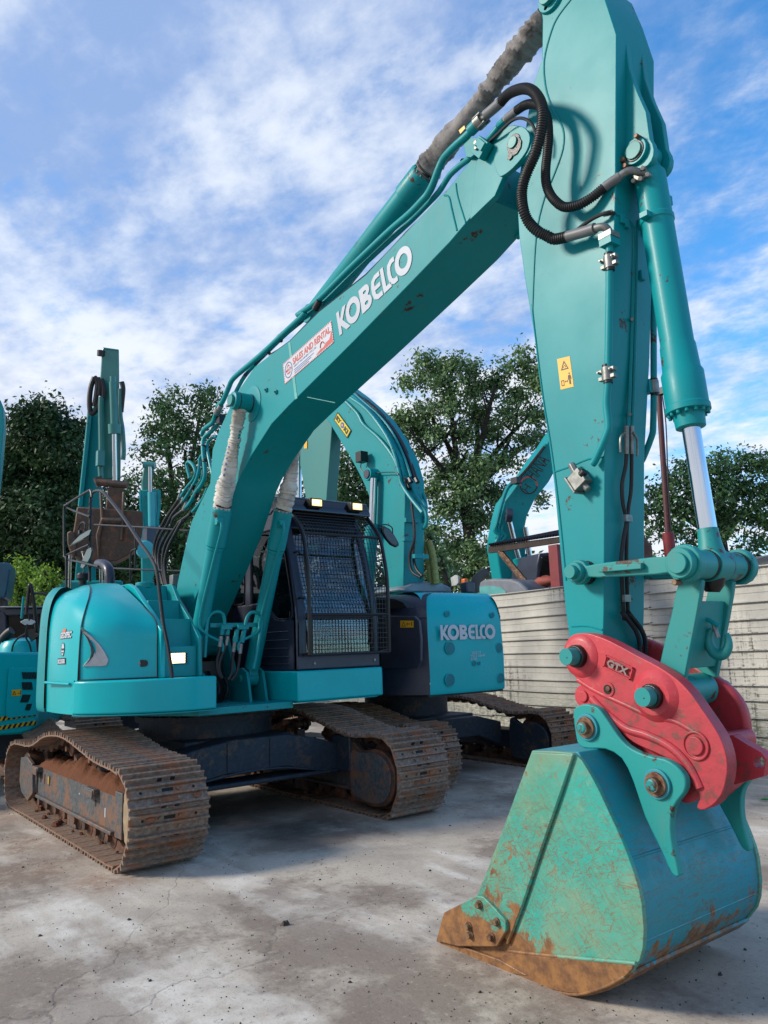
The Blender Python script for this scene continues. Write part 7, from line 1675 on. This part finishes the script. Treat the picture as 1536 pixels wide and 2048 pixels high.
bush('bright yellow green bush at the left, the wider of two', [(45, 1130, 20), (30, 1150, 22), (60, 1150, 20), (20, 1180, 24), (50, 1185, 24), (70, 1205, 22), (30, 1215, 22)], 17, m_leafD, .15, 1.1, 21)
bush('smaller bright yellow green bush beside the teal side panel', [(93, 1142, 15), (85, 1165, 18), (105, 1165, 12), (95, 1190, 20), (110, 1205, 14)], 16, m_leafD, .14, 1.1, 22)
bush('light green drooping palm like clump right of the second boom', [(862, 1075, 16), (850, 1095, 14), (875, 1105, 18), (860, 1130, 18), (882, 1140, 16), (865, 1165, 18), (890, 1170, 14), (845, 1060, 10)], 17, m_leafC, .20, 1.0, 23, 'palm_clump')
tag(crown('far_wood', None, [(-60+60*i, 1150+10*((i*7) % 5), 62) for i in range(28)] + [(-60+70*i, 1255, 55) for i in range(25)], 44, m_leafA, .6, 1.0, 9, fill=.3), 'dark far off wood closing the yard', 'wood', None, 'stuff')
wb = thing('white_building', 'pale building gable glimpsed under the tree at the right edge', 'building', (W('P', 1540, 1130, 22.).x, W('P', 1540, 1130, 22.).y, 0))
m_wb = simple('pale_wall', '#a5a6a2', .8)
one('wall', wb, lambda b: slab(b, [(1500, 1122), (1600, 1118), (1600, 1260), (1500, 1260)], 4, m_wb, 'P', 22.)); one('roof', wb, lambda b: slab(b, [(1496, 1122), (1536, 1112), (1600, 1100), (1600, 1108), (1540, 1120), (1498, 1128)], 4.2, m_grey, 'P', 21.9))
# ================================================================== ground
def groundm():
    M = Mat('worn_concrete', .85, 0, 0, .3)
    n0 = M.noise(.35, 5, .55); n1 = M.noise(1.1, 7, .62, .3); n2 = M.noise(7, 7, .7); n3 = M.noise(60, 5, .75); stre = M.noise(.9, 6, .62, .2, M.map((.35, 1.5, 1), (0, 0, 48)))
    c = M.mix(M.ramp(n1, .35, .65), lin('#9b8f82'), lin('#b9ad9c'))
    white = M.math('MULTIPLY', M.ramp(stre, .50, .60), M.ramp(n2, .30, .60)); c = M.mix(M.math('MULTIPLY', white, .9), c, lin('#d2cabd'))
    brown = M.ramp(M.math('ADD', M.math('MULTIPLY', M.noise(.8, 5, .6, 0, M.map((1, 1, 1), (0, 0, 0), (7, 3, 0))), .8), M.math('MULTIPLY', n2, .25)), .50, .62); c = M.mix(M.math('MULTIPLY', brown, .75), c, lin('#75665a'))
    # red earth shed by the tracks
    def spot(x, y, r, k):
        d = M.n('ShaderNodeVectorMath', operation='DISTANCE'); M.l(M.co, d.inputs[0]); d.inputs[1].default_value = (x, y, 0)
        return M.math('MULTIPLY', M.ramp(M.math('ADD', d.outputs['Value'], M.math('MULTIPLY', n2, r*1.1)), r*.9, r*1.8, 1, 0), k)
    s_ = spot(-1.3, -1.9, .7, .6)
    for q in ((.3, -1.75, .5, .35), (1.9, -1.6, .35, .5), (1.2, -2.0, .5, .25), (2.2, -.9, .25, .35), (2.0, 1.7, .25, .2)): s_ = M.math('MAXIMUM', s_, spot(*q))
    c = M.mix(M.math('MULTIPLY', s_, M.ramp(n2, .3, .6)), c, lin('#7d5540'))
    dark_patch = M.math('MAXIMUM', spot(1.6, .3, .7, .8), M.math('MAXIMUM', spot(.3, 0, 1.2, .7), spot(.0, 2.6, 1.2, .6))); c = M.mix(M.math('MULTIPLY', dark_patch, M.ramp(n1, .35, .6)), c, lin('#2c2a28'))  # dark patches on the ground beneath the two machines
    n5 = M.noise(28, 6, .75); c = M.mix(M.ramp(n5, .54, .68, 0, .45), c, lin('#5a5249')); c = M.mix(M.ramp(n5, .42, .30, 0, .40), c, lin('#c9c3b8')); c = M.mix(M.ramp(n3, .58, .68, 0, .7), c, lin('#4b4641')); c = M.mix(M.ramp(n3, .40, .30, 0, .6), c, lin('#bdb8af'))
    wob = M.n('ShaderNodeVectorMath', operation='ADD'); sc_ = M.n('ShaderNodeVectorMath', operation='SCALE'); nn = M.n('ShaderNodeTexNoise'); nn.inputs['Scale'].default_value = 1.6; nn.inputs['Detail'].default_value = 6; nn.inputs['Roughness'].default_value = .5; M.l(M.co, nn.inputs[0]); M.l(nn.outputs['Color'], sc_.inputs[0]); sc_.inputs['Scale'].default_value = .5
    M.l(M.map((1, 1, 1), (0, 0, 0), (9.1, 5.3, 0)), wob.inputs[0]); M.l(sc_.outputs[0], wob.inputs[1])
    cr_ = M.vor(.33, 'DISTANCE_TO_EDGE', wob.outputs[0]); crack = M.math('MULTIPLY', M.ramp(cr_, .0, .0032, 1, 0), M.ramp(n0, .44, .58))
    c = M.mix(M.math('MULTIPLY', crack, .25), c, lin('#34302c'))
    M.col(c).rough(M.ramp(n1, .35, .6, .75, .95))
    M.bump(M.math('SUBTRACT', M.math('ADD', M.math('MULTIPLY', n2, .5), M.math('MULTIPLY', n3, .35)), M.math('MULTIPLY', crack, .25)), .55, .012); return M.m
b = MB(); N = 60
vs = [((i/N-.5)*600, (j/N-.5)*600, 0) for i in range(N+1) for j in range(N+1)]
b.add(vs, [[i*(N+1)+j, (i+1)*(N+1)+j, (i+1)*(N+1)+j+1, i*(N+1)+j+1] for i in range(N) for j in range(N)], groundm()); struct(b.build('ground', split=False))
rg_ = random.Random(31)
m_stone = simple('dark_stone', '#4a443e', .9, 0, 0, .5, 40)
spots = [(570, 1850, .028, 'largest dark clod on the open concrete, below the gap between the tracks'), (1100, 1890, .012, 'small dark stone just under the lip of the bucket side'), (258, 1840, .012, 'small stone below the front corner of the near track'),
         (46, 1735, .011, 'small dark stone near the left edge below the near track'), (80, 1872, .012, 'small dark stone at the lower left on pale concrete'), (700, 1965, .010, 'tiny stone near the bottom centre of the concrete'),
         (300, 1962, .010, 'tiny stone at the bottom left by a crack'), (640, 1760, .010, 'tiny stone below the far track in its shadow'), (860, 1742, .011, 'small stone left of the bucket in front of the far track'),
         (960, 1985, .010, 'tiny stone left of the lowest point of the bucket'), (1440, 1950, .012, 'small dark stone right of the bucket in its shadow'), (1490, 1900, .010, 'tiny stone at the right edge beside the bucket shadow'), (900, 1652, .010, 'tiny stone between the far track and the bucket')]
for i, (x, y, s_, lab) in enumerate(spots):
    p = U('P', x, y, 2, 0); b = MB()
    v = [(p.x+s_*math.cos(k*1.05)*rg_.uniform(.7, 1.3), p.y+s_*math.sin(k*1.05)*rg_.uniform(.7, 1.3), 0) for k in range(6)]; v2 = [(p.x+s_*.55*math.cos(k*1.05)*rg_.uniform(.7, 1.3), p.y+s_*.55*math.sin(k*1.05), s_*rg_.uniform(.5, .9)) for k in range(6)]
    o = b.loft([v, v2], m_stone).build('pebble'); tag(o, lab, 'pebble', 'pebbles scattered on the concrete')
# grit: too many grains to count
gb = MB()
for _ in range(2600):
    d_ = 2.6+9*rg_.random()**1.6; a_ = rg_.uniform(-.62, .62); q = CAM+Vector((_f.x, _f.y, 0)).normalized()*d_+Vector((_r.x, _r.y, 0)).normalized()*d_*math.tan(a_)*.9; s_ = rg_.uniform(.002, .0055)
    o = len(gb.v); gb.v += [(q.x-s_, q.y-s_*.6, 0), (q.x+s_, q.y-s_, 0), (q.x+s_*.3, q.y+s_, 0), (q.x, q.y, s_*1.3)]; k_ = gb.mi(m_stone)
    for f_ in ((0, 1, 3), (1, 2, 3), (2, 0, 3)): gb.f.append([o+z_ for z_ in f_]); gb.m.append(k_)
gb.isl = [(0, len(gb.v))]
tag(gb.build('grit', flat=True), 'fine dark grit strewn over the concrete', 'grit', None, 'stuff')
p = U('P', 1517, 1603, 2, 0); o = MB().add([p+Vector(q) for q in ((0, 0, .01), (.05, .02, .03), (.09, .08, .015), (.03, .07, .03))], [[0, 1, 2, 3]], simple('green_scrap', '#2f8f4a', .5)).build('leaf_scrap'); tag(o, 'small bright green scrap on the ground right of the bucket', 'scrap')
